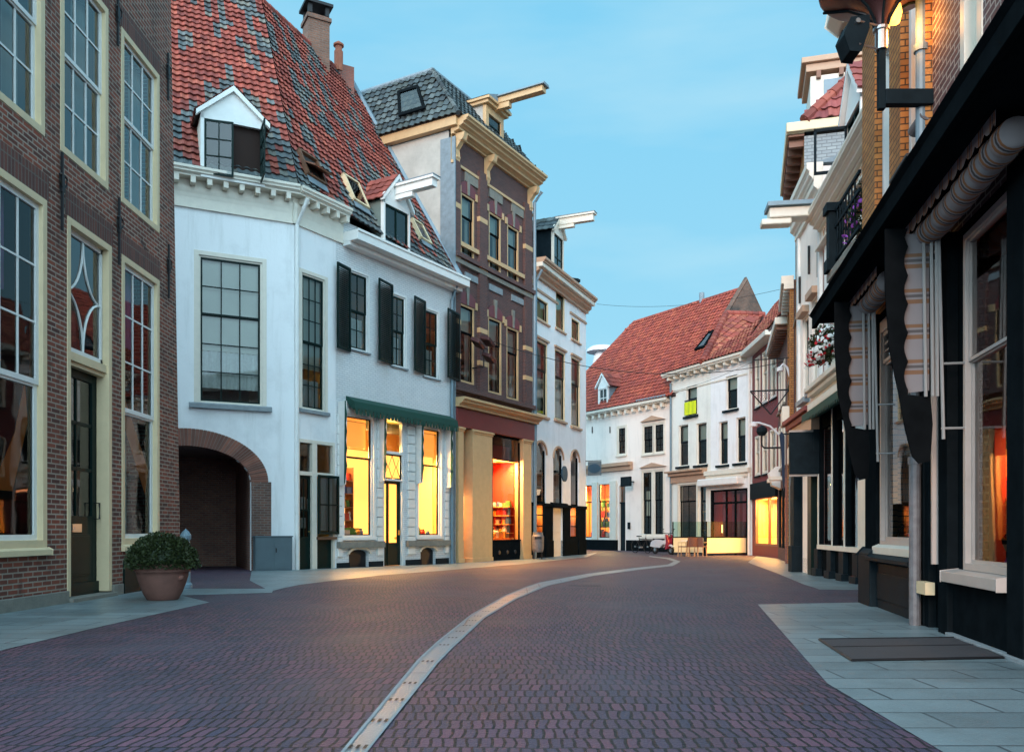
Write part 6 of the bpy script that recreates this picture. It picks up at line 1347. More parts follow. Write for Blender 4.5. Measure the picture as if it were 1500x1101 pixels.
def leaves(mb, c, rx, ry, rz, n, size, surf=.55, squash=1, zmin=None, shape=None):
    k = 0
    while k < n:
        v = Vector((rnd.gauss(0, 1), rnd.gauss(0, 1), rnd.gauss(0, 1))).normalized(); r = rnd.uniform(surf, 1.0) ** .5
        r *= 1 + .10 * noise.noise(v * 2.6 + Vector((c[0], c[1], 3)))
        q = Vector((c[0] + v.x * rx * r, c[1] + v.y * ry * r, c[2] + v.z * rz * r))
        if zmin is not None and q.z < zmin: continue
        k += 1
        d = (v + Vector((rnd.uniform(-1, 1), rnd.uniform(-1, 1), rnd.uniform(-.4, 1))) * .9).normalized(); s = size * rnd.uniform(.6, 1.3)
        a = d.cross(Vector((rnd.uniform(-1, 1), rnd.uniform(-1, 1), rnd.uniform(-1, 1)))).normalized(); b = d.cross(a)
        t = (d * .8 + a * .3).normalized() * s; w = b * s * .42
        mb.face([q, q + t * .5 + w, q + t, q + t * .5 - w])
    return mb
fo = leaves(MB(), (0, 0, .60), .56, .56, .50, 9000, .045, surf=.45, zmin=.53).build('foliage', 'leaf', pt, WM[pt.name]); 
MB().lathe([(0.01, .5), (.42, .56), (.48, .66), (.42, .82), (.25, .95), (.01, .99)], 20).build('inner_foliage', 'leaf_dark', pt, WM[pt.name])
p = gpt(272, 861); bo = thing('bollard', 'short pale metal post with a pointed cap beside the arched gateway', 'bollard', Matrix.Translation((p.x, p.y, .0)))
MB().lathe([(.0, 0), (.115, .0), (.115, .06), (.085, .10), (.075, .40), (.07, .85), (.0, .85)], 16).build('post', 'zinc', bo, WM[bo.name], smooth=False); MB().lathe([(.0, .85), (.09, .85), (.095, .92), (.06, .98), (.0, 1.04)], 16).build('cap', 'zinc', bo, WM[bo.name])
a, b = B1.u(374, -.4), B1.u(428, -.4); ztb = B1.z(400, 786, -.4); Tc = B1.T @ Matrix.Translation((a, -.42, 0))
ec = thing('utility_cabinet', 'grey steel utility cabinet against the white wall right of the arched gateway', 'cabinet', Tc); w = b - a
MB().box(0, w, 0, .38, -.15, ztb).build('casing', 'paint_grey', ec, Tc, bevel=.012); MB().box(-.02, w + .02, -.02, .39, ztb, ztb + .03).build('lid', 'paint_grey', ec, Tc); MB().box(.03, w / 2 - .005, -.012, 0, -.06, ztb - .05).box(w / 2 + .005, w - .03, -.012, 0, -.06, ztb - .05).build('door', 'paint_grey', ec, Tc); MB().box(w / 2 + .04, w / 2 + .07, -.03, -.012, .4, .52).build('handle', 'iron', ec, Tc)
p = gpt(788, 819); Tb = Matrix.Translation((p.x, p.y + .1, GZ(p.y))) ; bn = thing('litter_bin', 'dark oval litter bin on two short posts before the narrow white house', 'litter bin', Tb)
MB().lathe([(.0, .30), (.20, .30), (.24, .42), (.25, .95), (.21, 1.02), (.21, 1.12), (.0, 1.12)], 16).build('body', 'pipe_grey', bn, Tb, smooth=False); MB().tube([(-.16, 0, 0), (-.16, 0, .4)], .025, 8).tube([(.16, 0, 0), (.16, 0, .4)], .025, 8).build('leg', 'iron', bn, Tb); MB().box(-.14, .14, -.25, -.16, .84, .94).build('opening', 'iron', bn, Tb)
# ================================================================ signs
def place(F, px, py, d=0): u, z = F.uz(px, py, d); return u, z
def hang_sign(F, u, y0, y1, z0, z1, name, label, cat, col, extra=None, th=.1, rail=None):
    T = F.T @ Matrix.Translation((u, 0, 0)); s = thing(name, label, cat, T)
    MB().box(-th / 2, th / 2, y0, y1, z0, z1).build('panel', col, s, T, bevel=.008)
    mb = MB(); mb.box(-.03, .03, y0, 0, z1 + .001, z1 + .05); 
    if rail: mb.box(-.03, .03, y0, 0, z0 - .05, z0 - .001)
    mb.build('bracket', 'steel' if rail else 'iron', s, T); 
    if extra: extra(s, T)
    return s
u = K.L - .1; y0, z1 = K.cross(1156, 632, u); _, z0 = K.cross(1156, 697, u); hang_sign(K, u, y0, y0 + .72, z0 + .04, z1 - .02, 'shop_sign', 'large square black sign box on steel rails over the right pavement', 'sign', 'paint_charcoal', rail=True, th=.16)
u = K.L - .35; Tz = K.T @ Matrix.Translation((u, 0, 0)); y0, zz = K.cross(1152, 640, u)
fl = thing('folded_banner', 'dark blue cloth banner hanging rolled beside the large square black sign box', 'banner', Tz)
MB().prism([(-.92, 3.28), (-.87, 3.36), (-.80, 3.25), (-.80, 2.2), (-.82, 1.95), (-.86, 2.3), (-.88, 2.9)], 'x', -.03, .03).build('cloth', 'banner_blue', fl, Tz); MB().tube([(0, -.9, 3.3), (0, 0, 3.3)], .02, 6).build('pole', 'iron', fl, Tz)
y0, z1 = E.cross(857, 675, E.u(872)); u = E.u(857)
def oval(s, T): MB().lathe([(.0, 0), (.42, 0), (.42, .03), (0, .03)], 20).xf(Matrix.Translation((-.06, -.75, 3.95)) @ Matrix.Rotation(R(-90), 4, 'Y') @ Matrix.Scale(.72, 4, (1, 0, 0))).build('oval_plate', 'blue_paint', s, T)
Td = D_.T @ Matrix.Translation((D_.L - .05, 0, 0)); s = thing('oval_sign', 'small hanging sign with a dark blue oval at the corner of the narrow white house', 'sign', Td)
_, za = D_.cross(866, 676, D_.L - .05); _, zb_ = D_.cross(866, 696, D_.L - .05)
MB().box(-.04, .04, -.82 * 1, -.12, zb_, za).build('panel', 'paint_grey', s, Td, bevel=.01); MB().lathe([(.0, 0), (.33, 0), (.33, .02), (0, .02)], 24).xf(Matrix.Translation((.055 * 0 - .045, -.47, (za + zb_) / 2)) @ Matrix.Rotation(R(-90), 4, 'Y') @ Matrix.Scale(.7, 4, (1, 0, 0))).build('oval_plate', 'blue_paint', s, Td); MB().box(-.02, .02, -.82, 0, za + .02, za + .06).build('bracket', 'iron', s, Td)
s.location = s.location; 
# the sign hangs out into the street from the far corner, facing down the street
for px, py, nm in ((917, 705, 0),):
    u, z = E.uz(px, py, -.6); T = E.T @ Matrix.Translation((u, -.6, z)); s = thing('box_sign', 'small black box sign above the door of the low cream house', 'sign', T); MB().box(-.42, .42, -.08, .08, -.28, .28).build('panel', 'paint_charcoal', s, T, bevel=.02); MB().box(-.03, .03, 0, .6, -.03, .03).build('bracket', 'iron', s, T)
u, z = uD(817), D_.z(817, 694); T = D_.T @ Matrix.Translation((u, -.3, z)); s = thing('round_sign', 'round blue plate sign over the pale door of the narrow white house', 'sign', T)
MB().lathe([(.0, 0), (.36, 0), (.36, .06), (0, .06)], 24).xf(Matrix.Rotation(R(90), 4, 'X')).build('plate', 'blue_paint', s, T); MB().box(-.02, .02, 0, .3, -.02, .02).build('bracket', 'iron', s, T)
# white lantern shaped box over the shop beyond
u = 1.0; y0, z1 = H.cross(1126, 685, u); _, z0 = H.cross(1126, 715, u); T = H.T @ Matrix.Translation((u, 0, 0)); s = thing('bay_box', 'white faceted box jutting out above the street right of the glowing shop', 'bay', T)
MB().prism([(y0, (z0 + z1) / 2 + .2), (y0 + .12, z0 + .12), (0, z0), (0, z1), (y0 + .25, z1)], 'x', -.5, .5).build('shell', 'paint_white', s, T, bevel=.02); MB().prism([(y0 + .14, z0 + .11), (0, z0 - .06), (0, z0 - .01)], 'x', -.4, .4).build('base', 'paint_ivory', s, T)
# triangular wire decoration on a wall bracket
u = .9; T = I.T @ Matrix.Translation((u, 0, 0)); y0, z1 = I.cross(1099, 573, u); y1, _ = I.cross(1156, 573, u); ym, z0 = I.cross(1129, 607, u)
s = thing('wire_triangle', 'triangular glazed frame pointing down, hung on thin rods over the street', 'decoration', T)
MB().tube([(0, y0, z1), (0, y1, z1)], .03, 6).tube([(0, y0, z1), (0, ym, z0)], .025, 6).tube([(0, y1, z1), (0, ym, z0)], .025, 6).build('frame', 'iron', s, T); mb = MB(); mb.face([(0, y0, z1), (0, y1, z1), (0, ym, z0)]); mb.build('panel', 'glass_thin', s, T)
for q_, r_ in (([(0, y1 + .04, z1), (0, 0, z1)], .02), ([(0, ym + .4, z0 + .15), (0, 0, z0 + .15)], .018), ([(0, y0 + .1, z1 + 1.1), (0, 0, z1 + 1.1)], .018), ([(0, ym, z1), (0, ym, z1 + 1.1)], .008)): MB().tube(q_, r_, 6).build('bracket', 'iron', s, T)
def curve_lamp(F, u, pts, px_label, label, r=.03):
    T = F.T @ Matrix.Translation((u, 0, 0)); s = thing('wall_lamp', label, 'lamp', T); c = [F.cross(x, y, u) for x, y in pts]; c = [(0, a, b) for a, b in c]
    MB().tube(c, r, 8).build('arm', 'plastic_white', s, T); return s, T, c
s, T, c = curve_lamp(I, .4, [(1148, 660), (1145, 640), (1128, 624), (1112, 619), (1104, 619)], 0, 'curved white tube arm reaching out beside the red painted house', .035)
MB().lathe([(.0, 0), (.14, .02), (.14, .14), (0, .2)], 12, (0, c[-1][1], c[-1][2] - .15)).build('lamp_head', 'plastic_white', s, T)
s, T, c = curve_lamp(I, 1.6, [(1161, 590), (1160, 560), (1153, 538), (1147, 533), (1143, 538)], 0, 'curved white tube arm high on the narrow house with orange pier', .04)
MB().lathe([(.0, 0), (.12, .02), (.12, .14), (0, .2)], 12, (0, c[-1][1], c[-1][2] - .15)).build('lamp_head', 'plastic_white', s, T)
u = 2.4; T = H.T @ Matrix.Translation((u, 0, 0)); y, z = H.cross(1116, 656, u); s = thing('wall_lantern', 'dark round street lantern on a short horizontal bracket beside the red painted house', 'lamp', T)
MB().tube([(0, 0, z - 0), (0, y + .1, z), (0, y, z + .1), (0, y, z + .5)], .04, 8).build('bracket', 'iron', s, T); MB().lathe([(.0, 0), (.12, .0), (.22, .14), (.20, .30), (.05, .40), (.0, .42)], 14, (0, y, z + .5)).build('lamp_head', 'paint_charcoal', s, T)
# twin floodlights on house C
T = C.T @ Matrix.Translation((C.u(690), 0, 0)); s = thing('floodlight', 'pair of brown floodlight heads on a bracket on the tall brick house', 'floodlight', T); y0, zf = C.cross(690, 515, C.u(690)); zf = C.z(690, 515)
MB().tube([(.1, 0, zf - .6), (.1, -.5, zf - .6), (.1, -.5, zf + .3)], .03, 8).build('bracket', 'iron', s, T); MB().tube([(-.5, -.5, zf + .1), (.4, -.5, zf + .1)], .025, 8).build('cross_arm', 'iron', s, T)
for dx, dz, rr in ((-.55, .15, 25), (.15, .35, 15), (.25, -.25, 20)): MB().box(-.28, .28, -.22, .18, -.07, .07).xf(Matrix.Translation((dx, -.62, zf + dz)) @ Matrix.Rotation(R(rr), 4, 'X') @ Matrix.Rotation(R(20), 4, 'Y')).build('lamp_head', 'copper_dark', s, T, bevel=.02)
# ================================================================ street lamp on the right, spotlight, camera
Yl = 8.95; wl = Vector(wp(Yl)); T = Matrix.Translation((wl.x, wl.y, 5.0)); xl = (1291 - CX) / FPX * Yl - wl.x
s = thing('street_lamp', 'wall mounted street lamp with flared dark glass dish on a steel arm', 'street lamp', T); zp = lambda y: 1 + (HY - y) / FPX * Yl - 5.0
MB().box(xl + .03, 0, -.05, .05, zp(155), zp(133)).build('arm', 'paint_charcoal', s, T, bevel=.006); MB().box(xl - .035, xl + .035, -.035, .035, zp(161), zp(46)).build('post', 'paint_charcoal', s, T, bevel=.006)
MB().tube([(xl, 0, zp(74)), (xl, 0, zp(44))], .065, 14).tube([(xl, 0, zp(46)), (xl, 0, zp(42))], .085, 14).build('collar', 'steel', s, T)
z0 = zp(40); dish = MB().lathe([(.06, z0), (.08, z0 + .08), (.16, z0 + .20), (.34, z0 + .32), (.60, z0 + .40), (.62, z0 + .42), (.58, z0 + .44), (.33, z0 + .36), (.14, z0 + .24), (.05, z0 + .1)], 32, (xl, 0, 0)).build('dish', 'copper_dark', s, T, smooth=True)
mb = MB()
for k in range(6): t = k * math.pi / 3 + .3; mb.tube([(xl + r * math.cos(t), r * math.sin(t), z0 + h) for r, h in ((.07, 0), (.09, .07), (.17, .185), (.35, .31), (.62, .40))], .014, 5)
mb.build('rib', 'paint_charcoal', dish)
MB().lathe([(.01, -.16), (.05, -.14), (.075, -.04), (.06, .05), (.02, .1)], 14, (xl + .13, -.02, z0 + .17)).build('lamp_bulb', 'bulb', s, T)
l = bpy.data.lights.new('street_lamp_light', 'POINT'); l.energy = 16; l.color = (1, .40, .08); l.shadow_soft_size = .08; lo = bpy.data.objects.new('street_lamp_light', l); COL.objects.link(lo); lo.parent = s; lo.location = (xl + .28, -.05, z0 - .02)
T = Matrix.Translation((wl.x + xl - .30, wl.y, 5.0)); sp = thing('spotlight', 'black box spotlight clamped left of the street lamp post', 'spotlight', T)
za, zb_ = zp(33), zp(84)
MB().prism([(-.13, (za + zb_) / 2), (-.06, za - .02), (.12, za), (.12, za - .12), (.04, zb_), (-.07, zb_ + .01)], 'y', -.12, .12).build('housing', 'paint_charcoal', sp, T, bevel=.008); MB().tube([(.02, -.13, zp(42)), (.30, -.03, zp(42))], .012, 6).build('clamp', 'steel', sp, T); MB().tube([(.02, -.12, zp(74)), (.28, 0, zp(73))], .01, 6).build('clamp', 'steel', sp, T); MB().lathe([(0, 0), (.025, 0), (.025, .03), (0, .03)], 10).xf(Matrix.Translation((.0, -.12, zp(42))) @ Matrix.Rotation(R(90), 4, 'X')).build('knob', 'steel', sp, T)
u = Mh.L - .12; T = Mh.T @ Matrix.Translation((u, 0, 0)); y, z = Mh.cross(1340, 182, u); s = thing('security_camera', 'grey cylindrical security camera beside the blue grey downpipe', 'camera', T)
MB().tube([(-.13, y + .02, z - .03), (.12, y + .08, z + .04)], .065, 14).build('barrel', 'pipe_grey', s, T); MB().tube([(-.135, y + .018, z - .032), (-.12, y + .02, z - .028)], .05, 14).build('lens', 'iron', s, T); MB().tube([(.05, y + .06, z + .05), (.05, 0, z + .08)], .02, 8).build('bracket', 'paint_charcoal', s, T)
# small french balcony grille
a, b = uM(1332), uM(1360); T = Mh.T @ Matrix.Translation((a, 0, 0)); mb = MB(); w = b - a; zt3 = Mh.z(1345, 205, -.2)
for z in (4.35, zt3): mb.box(0, w, -.22, -.19, z, z + .03); mb.box(0, .03, -.2, 0, z, z + .03); mb.box(w - .03, w, -.2, 0, z, z + .03)
k = .06
while k < w: mb.box(k, k + .014, -.21, -.2, 4.35, zt3); k += .085
Mh.obj('window_grille', mb.xf(Matrix.Translation((a, 0, 0))), 'iron')
# ================================================================ flowers
def flowers(name, label, cat, T, rx, ry, rz, nl, nf, cols, group=None, box=None):
    s = thing(name, label, cat, T, group)
    if box: MB().box(*box).build('trough', 'wood' if box[0] else 'paint_charcoal', s, T, bevel=.01)
    leaves(MB(), (0, 0, 0), rx * .9, ry * .9, rz * .9, nl, .06, surf=.1).build('foliage', 'leaf', s, T)
    for cc, fr_ in cols:
        mb = MB()
        for k in range(int(nf * fr_)):
            v = Vector((rnd.gauss(0, 1), rnd.gauss(0, 1), rnd.gauss(0, 1))).normalized(); q = Vector((v.x * rx, v.y * ry, v.z * rz)) * rnd.uniform(.75, 1.05) * (1 + .42 * noise.noise(v * 2.1 + Vector((T.translation.x, 0, 1))))
            q.y += .45 * q.z
            if noise.noise(q * 5 + Vector((0, 0, 4 if 'red' in cc else 9))) < -.12: continue
            a = v.cross(Vector((0, 0, 1))).normalized() if abs(v.z) < .9 else Vector((1, 0, 0)); b = v.cross(a); r = rnd.uniform(.025, .045); mb.face([q + (a * math.cos(t) + b * math.sin(t)) * r + v * .01 * (j % 2) for j, t in enumerate([math.pi / 3 * i for i in range(6)])])
        mb.build('blossom', cc, s, T)
    return s
u = 2.15; y, z = L.cross(1206, 506, u)
flowers('flower_basket', 'overflowing basket of white and red blossoms above the green shop awning', 'flower basket', L.T @ Matrix.Translation((u, y, z)), .34, .30, .44, 1900, 760, (('petal_white', .62), ('petal_red', .38)))
y, z = L.cross(1264, 300, 6.3)
flowers('balcony_plant', 'trailing violet flowered plant hanging on the iron balcony', 'plant', L.T @ Matrix.Translation((6.3, y, z - .1)), .25, .22, .50, 700, 70, (('petal_violet', 1),), box=(-.3, .3, -.14, .14, -.75, -.45))
# dried flowers behind glass of the near shop
zsM = Mh.z(1291, 797); T = Mh.T @ Matrix.Translation((Mh.u(1327, .34), .34, zsM + .12)); flowers('dried_bouquet', 'dried bouquet lying in the arched shop window on the right', 'bouquet', T, .28, .14, .14, 350, 120, (('petal_white', .7), ('petal_violet', .3)))
T = Nh.T @ Matrix.Translation((Nh.u(1483, .26), .26, Nh.z(1483, 836, .26))); s = thing('toy_figure', 'small pink doll with black hair standing in the shop window at right edge', 'doll', T)
MB().lathe([(.0, 0), (.06, .0), (.07, .05), (.045, .12), (.03, .16), (.0, .17)], 14).build('body', 'petal_violet', s, T, smooth=True); MB().lathe([(.0, .15), (.05, .17), (.075, .23), (.06, .29), (.0, .31)], 14).build('head', 'paint_tan', s, T, smooth=True); MB().lathe([(.08, .235), (.085, .28), (.05, .33), (.0, .34)], 14).build('hair', 'paint_black', s, T, smooth=True)
# ================================================================ cafe terrace, chairs, scooter, bicycle
def screen(pa, pb, zt_, zm_, label, n=2):
    a, b = gpt(*pa), gpt(*pb); d = b - a; Lg = d.length; T = Matrix.Translation((a.x, a.y, -.18)) @ Matrix.Rotation(math.atan2(d.y, d.x), 4, 'Z'); s = thing('terrace_screen', label, 'screen', T, 'terrace screens before the cafe')
    MB().box(.05, Lg - .05, -.02, .02, .12, zm_).build('panel', 'screen_cream', s, T); mb = MB(); mb.box(0, .05, -.03, .03, 0, zt_); mb.box(Lg - .05, Lg, -.03, .03, 0, zt_); mb.box(0.05, Lg - .05, -.03, .03, .07, .12); mb.box(.05, Lg - .05, -.03, .03, zm_, zm_ + .05); mb.build('frame', 'paint_black', s, T)
    mb = MB(); mb.face([(.05, 0, zm_ + .05), (Lg - .05, 0, zm_ + .05), (Lg - .05, 0, zt_), (.05, 0, zt_)]); mb.build('glass_pane', 'glass_green', s, T)
    MB().box(0, .3, -.2, .2, 0, .03).box(Lg - .3, Lg, -.2, .2, 0, .03).build('foot', 'paint_black', s, T)
    return s
screen((985, 812), (1032, 812.5), 1.62, .84, 'pale terrace screen with clear top, left of the two, behind the chairs'); screen((1034, 813.5), (1094, 812.5), 1.62, .84, 'wide warm lit terrace screen, right of the two before the red lit cafe window')
def chair():
    T = Matrix(); s = thing('cafe_chair', 'x', 'chair', T, 'cafe chairs on the terrace')
    MB().box(-.22, .22, -.22, .22, .43, .47).build('seat', 'rattan', s, T, bevel=.01)
    mb = MB(); n = 8
    for k in range(n):
        t0, t1 = -1 + 2 * k / n, -1 + 2 * (k + 1) / n; f = lambda t: .20 + .05 * (1 - t * t); mb.face([(t0 * .22, f(t0), .44), (t1 * .22, f(t1), .44), (t1 * .23, f(t1) + .06, .88), (t0 * .23, f(t0) + .06, .88)]); mb.face([(t0 * .22, f(t0) + .02, .44), (t0 * .23, f(t0) + .08, .88), (t1 * .23, f(t1) + .08, .88), (t1 * .22, f(t1) + .02, .44)])
    mb.build('backrest', 'rattan', s, T)
    for x in (-.19, .19):
        for y in (-.19, .19): MB().tube([(x, y, .44), (x * 1.15, y * 1.15, 0)], .02, 6).build('leg', 'wood_light', s, T)
    MB().tube([(-.22, .2, .64), (-.25, -.2, .64), (-.22, -.2, .45)], .015, 6).tube([(.22, .2, .64), (.25, -.2, .64), (.22, -.2, .45)], .015, 6).build('armrest', 'wood_light', s, T)
    return s
c0 = chair()
for i, (px, rz, lab) in enumerate(((1002, 60, 'brown wicker cafe chair, leftmost of the three by the pale screen'), (1013.5, 5, 'brown wicker cafe chair in the middle of the three by the pale screen'), (1026, -35, 'brown wicker cafe chair nearest the warm lit screen'))):
    o = c0 if i == 0 else copy_tree(c0); p = gpt(px, 814.5); o.matrix_world = Matrix.Translation((p.x, p.y, -.18)) @ Matrix.Rotation(R(rz + 180), 4, 'Z'); o['label'] = lab
p = gpt(1008, 814); T = Matrix.Translation((p.x, p.y + .25, -.18)); s = thing('cafe_table', 'small round cafe table between the wicker chairs', 'table', T); MB().lathe([(0, .70), (.3, .70), (.3, .73), (0, .73)], 20).build('table_top', 'plastic_white', s, T); MB().tube([(0, 0, 0), (0, 0, .7)], .025, 8).lathe([(.2, 0), (.2, .02), (.03, .05)], 14).build('leg', 'iron', s, T)
# scooter
p = gpt(971, 811.5); T = Matrix.Translation((p.x, p.y, -.18)) @ Matrix.Rotation(R(-62), 4, 'Z') @ Matrix.Scale(1.0, 4); s = thing('motor_scooter', 'parked white and dark red motor scooter left of the terrace', 'scooter', T)
def wheel(c, r, w=.05, par=s, TT=T, nm='wheel'):
    n = 20; mb = MB()
    ring = [(c[0] + r * math.cos(2 * math.pi * k / n), c[1], c[2] + r * math.sin(2 * math.pi * k / n)) for k in range(n)]; 
    for k in range(n): mb.tube([ring[k], ring[(k + 1) % n]], w, 6, cap=False)
    o = mb.build(nm, 'tyre', par, TT); MB().tube([(c[0], c[1] - .03, c[2]), (c[0], c[1] + .03, c[2])], r * (.5 if w > .03 else .12), 12).build('hub', 'steel', o); return o
wheel((-.62, 0, .24), .19); wheel((.62, 0, .24), .19)
MB().prism([(-.85, .42), (-.75, .62), (-.45, .72), (.05, .70), (.10, .50), (-.10, .36), (-.55, .38)], 'y', -.13, .13).build('rear_body', 'plastic_white', s, T, bevel=.03)
MB().prism([(.40, .28), (.52, .30), (.60, .62), (.50, .98), (.42, .98), (.46, .62)], 'y', -.17, .17).build('front_shield', 'plastic_red', s, T, bevel=.02); MB().box(-.05, .45, -.14, .14, .26, .32).build('footboard', 'paint_charcoal', s, T); MB().box(-.70, .02, -.12, .12, .71, .79).build('seat', 'tyre', s, T, bevel=.03)
MB().tube([(.62, 0, .24), (.48, 0, .98), (.45, 0, 1.05)], .025, 8).tube([(.42, -.32, 1.06), (.47, 0, 1.04), (.42, .32, 1.06)], .02, 8).build('handlebar', 'iron', s, T); MB().lathe([(0, 0), (.08, .0), (.07, .06), (0, .08)], 12).xf(Matrix.Translation((.52, 0, .92)) @ Matrix.Rotation(R(90), 4, 'Y')).build('headlight', 'steel', s, T)
for q in (-1, 1): MB().tube([(.44, q * .28, 1.06), (.46, q * .34, 1.25)], .008, 5).lathe([(0, 0), (.06, .01), (.06, .03), (0, .04)], 10, (.46, q * .34, 1.25)).build('mirror', 'iron', s, T)
MB().prism([(.40, .38), (.62, .50), (.84, .42), (.80, .36), (.62, .44), (.45, .34)], 'y', -.08, .08).build('mudguard', 'plastic_white', s, T); MB().box(-.92, -.86, -.1, .1, .42, .56).build('number_plate', 'blue_paint', s, T)
p = gpt(942, 810); T = Matrix.Translation((p.x + .0, p.y + .6, -.18)) @ Matrix.Rotation(R(-60), 4, 'Z'); s = thing('bicycle', 'black bicycle leaning by the dark plinth of the low cream house', 'bicycle', T)
wheel((-.52, 0, .34), .33, .02, s, T); wheel((.52, 0, .34), .33, .02, s, T)
MB().tube([(-.52, 0, .34), (-.05, 0, .30), (-.18, 0, .82)], .016, 6).tube([(-.52, 0, .34), (-.16, 0, .72), (.36, 0, .80), (-.05, 0, .30)], .016, 6).tube([(.36, 0, .86), (.40, 0, .70), (.52, 0, .34)], .016, 6).build('frame', 'iron', s, T); MB().tube([(.20, -.26, 1.0), (.36, 0, 1.0), (.20, .26, 1.0)], .012, 6).tube([(.36, 0, 1.0), (.37, 0, .82)], .012, 6).build('handlebar', 'steel', s, T); MB().prism([(-.32, .86), (-.06, .88), (-.06, .92), (-.32, .92)], 'y', -.07, .07).build('saddle', 'tyre', s, T); MB().tube([(-.05, -.1, .30), (-.05, .1, .30)], .05, 10).build('crank', 'steel', s, T)
# ================================================================ overhead wires
def wire(a, b, sag, label, r=.008, n=20):
    a, b = Vector(a), Vector(b); T = Matrix.Translation(a); mb = MB(); mb.tube([a.lerp(b, k / n) - Vector((0, 0, sag * 4 * (k / n) * (1 - k / n))) - a for k in range(n + 1)], r, 5); o = mb.build('overhead_wire', 'iron', None, T); return tag(o, label, 'wire')
wire(D_.T @ Vector((D_.L - .1, -.6, 12.3)), at(1142, 424, 33.2), .35, 'highest wire, strung from the narrow white house roof to the bracketed roofs')
wire(C.T @ Vector((uC(700), 0, C.z(700, 492))), H.T @ Vector((3.2, 0, H.z(1148, 530))), .9, 'sagging wire strung from the tall brick house below the red roofs', r=.014)
wire(Ff.T @ Vector((.3, -.02, Ff.z(990, 572))), H.T @ Vector((3.6, 0, H.z(1146, 515))), .2, 'thin wire from the pale cafe house to the dark brick house')
# ================================================================ goods in the lit shop windows
def goods(F, proto_kind, spots, group, labels):
    for (u, y, z, h, w_, c, lab) in spots: pass
PR = {}
def good(kind, mat):
    k = (kind, mat)
    if k in PR: o = copy_tree(PR[k]); return o
    if kind == 'jar': mb = MB().lathe([(0, 0), (.07, 0), (.075, .02), (.075, .14), (.05, .17), (.055, .175), (.055, .2), (0, .2)], 12)
    elif kind == 'bottle': mb = MB().lathe([(0, 0), (.045, 0), (.045, .18), (.018, .25), (.018, .32), (0, .32)], 10)
    elif kind == 'figurine': mb = MB().lathe([(0, 0), (.06, 0), (.05, .08), (.03, .14), (.045, .2), (.03, .26), (0, .27)], 10)
    else: mb = MB().box(-.09, .09, -.06, .06, 0, .16)
    o = mb.build(kind, mat); PR[k] = o; return o
P('pack_white', (.7, .66, .6), .5); P('pack_blue', (.05, .12, .3), .5); P('pack_green', (.08, .25, .05), .5); P('pack_amber', (.7, .32, .05), .3); P('pack_red', (.5, .03, .02), .4)
CN = {'pack_white': 'white', 'pack_blue': 'blue', 'pack_green': 'green', 'pack_amber': 'amber', 'pack_red': 'red'}
ORD = ('first', 'second', 'third', 'fourth', 'fifth', 'sixth', 'seventh', 'eighth', 'ninth', 'tenth', 'eleventh', 'twelfth')
def stock_y(F, u, y0, y1, z, n, kinds, where, group, s0=1.0):
    for k in range(n):
        kd = rnd.choice(kinds); mt = rnd.choice(list(CN)); o = good(kd, mt)
        o.matrix_world = F.T @ Matrix.Translation((u + rnd.uniform(-.05, .05), y0 + (y1 - y0) * (k + .5) / n, z)) @ Matrix.Rotation(rnd.uniform(-.5, .5), 4, 'Z') @ Matrix.Scale(s0 * rnd.uniform(.8, 1.3), 4)
        tag(o, f'{CN[mt]} {kd}, {ORD[k]} from the street {where}', kd, f'goods {group}')
def stock(F, u0, u1, y, z, n, kinds, where, group, s0=1.0):
    for k in range(n):
        kd = rnd.choice(kinds); mt = rnd.choice(list(CN)); o = good(kd, mt); sc_ = s0 * rnd.uniform(.8, 1.3)
        o.matrix_world = F.T @ Matrix.Translation((u0 + (u1 - u0) * (k + .5) / n, y + rnd.uniform(-.06, .06), z)) @ Matrix.Rotation(rnd.uniform(-.5, .5), 4, 'Z') @ Matrix.Scale(sc_, 4)
        tag(o, f'{CN[mt]} {kd}, {ORD[k]} from left {where}', kd, f'goods {group}')
a, b = uC(721), uC(763)
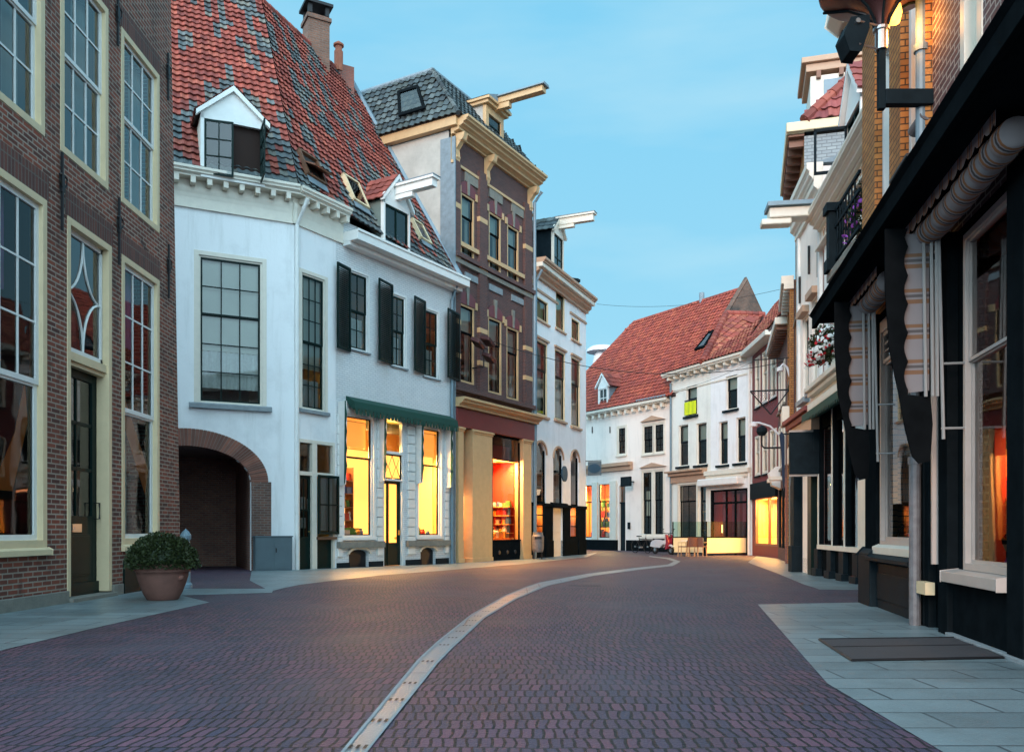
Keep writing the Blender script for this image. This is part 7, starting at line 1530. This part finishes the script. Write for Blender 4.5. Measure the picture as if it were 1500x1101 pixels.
for r in range(4): stock(C, a, b - .6, 1.22, zz_c + .06 + r * .52, 9, ('jar', 'bottle', 'packet'), f'on shelf {("lowest", "second", "third", "top")[r]} in the red lit shop window', f'on the {("lowest", "second", "third", "top")[r]} shelf of the red lit shop', 1.3)
stock(C, a + .1, b - .2, .55, zz_c + .12, 10, ('jar', 'packet'), 'on the front counter of the red lit shop window', 'on the counter of the red lit shop', 1.5)
stock(B3, B3.u(507), B3.u(543), .40, zs_ - .02, 7, ('figurine', 'packet', 'jar'), 'in the left yellow lit window of the white corner house', 'in the left yellow window', 1.5)
stock(B3, B3.u(616), B3.u(640), .40, zs_ - .02, 6, ('figurine', 'jar'), 'in the right yellow lit window of the white corner house', 'in the right yellow window', 1.1)
for r in range(5): stock(B3, ur_, ur_ + .5, .62, zs_ + .11 + r * .42, 3, ('packet', 'jar', 'bottle', 'figurine'), f'in {("lowest", "second", "third", "fourth", "top")[r]} row of rack in left yellow window', f'in the rack of the left yellow window', 1.25)
for r in range(4): stock(E, uE(857), uE(893), .6, zs0 + .05 + r * .62, 11, ('packet', 'jar', 'bottle'), f'in {("lowest", "second", "third", "top")[r]} row of low cream house glowing window', f'row {("lowest", "second", "third", "top")[r]} in the low cream house window', 2.0)
for x0, x1 in ((783, 797.5), (834.5, 846)):
    for r in range(4): stock(D_, uD(x0) + .1, uD(x1) - .1, .7, D_.z(790, 786) + .05 + r * .6, 4, ('packet', 'jar'), f'in {("lowest", "second", "third", "top")[r]} row of narrow white house {"left" if x0 < 800 else "right"} window', f'{"left" if x0 < 800 else "right"} window row {("lowest", "second", "third", "top")[r]} of the narrow white house', 1.7)
for r in range(4): stock_y(C, b - .26, .35, 1.85, zz_c + .33 + r * .36, 9, ('jar', 'bottle', 'packet'), f'on {("lowest", "second", "third", "top")[r]} side shelf of red shop window', f'on the {("lowest", "second", "third", "top")[r]} side shelf of the red lit shop', 1.2)
for r in range(3): stock_y(Nh, uS_ + .05, y0s + .05, y1s, z0s + r * hs, 12, ('jar', 'packet', 'figurine'), f'on {("lowest", "middle", "top")[r]} glowing shelf at right edge', f'{("lowest", "middle", "top")[r]} glowing shelf at right edge', .8)
bpy.context.view_layer.update()
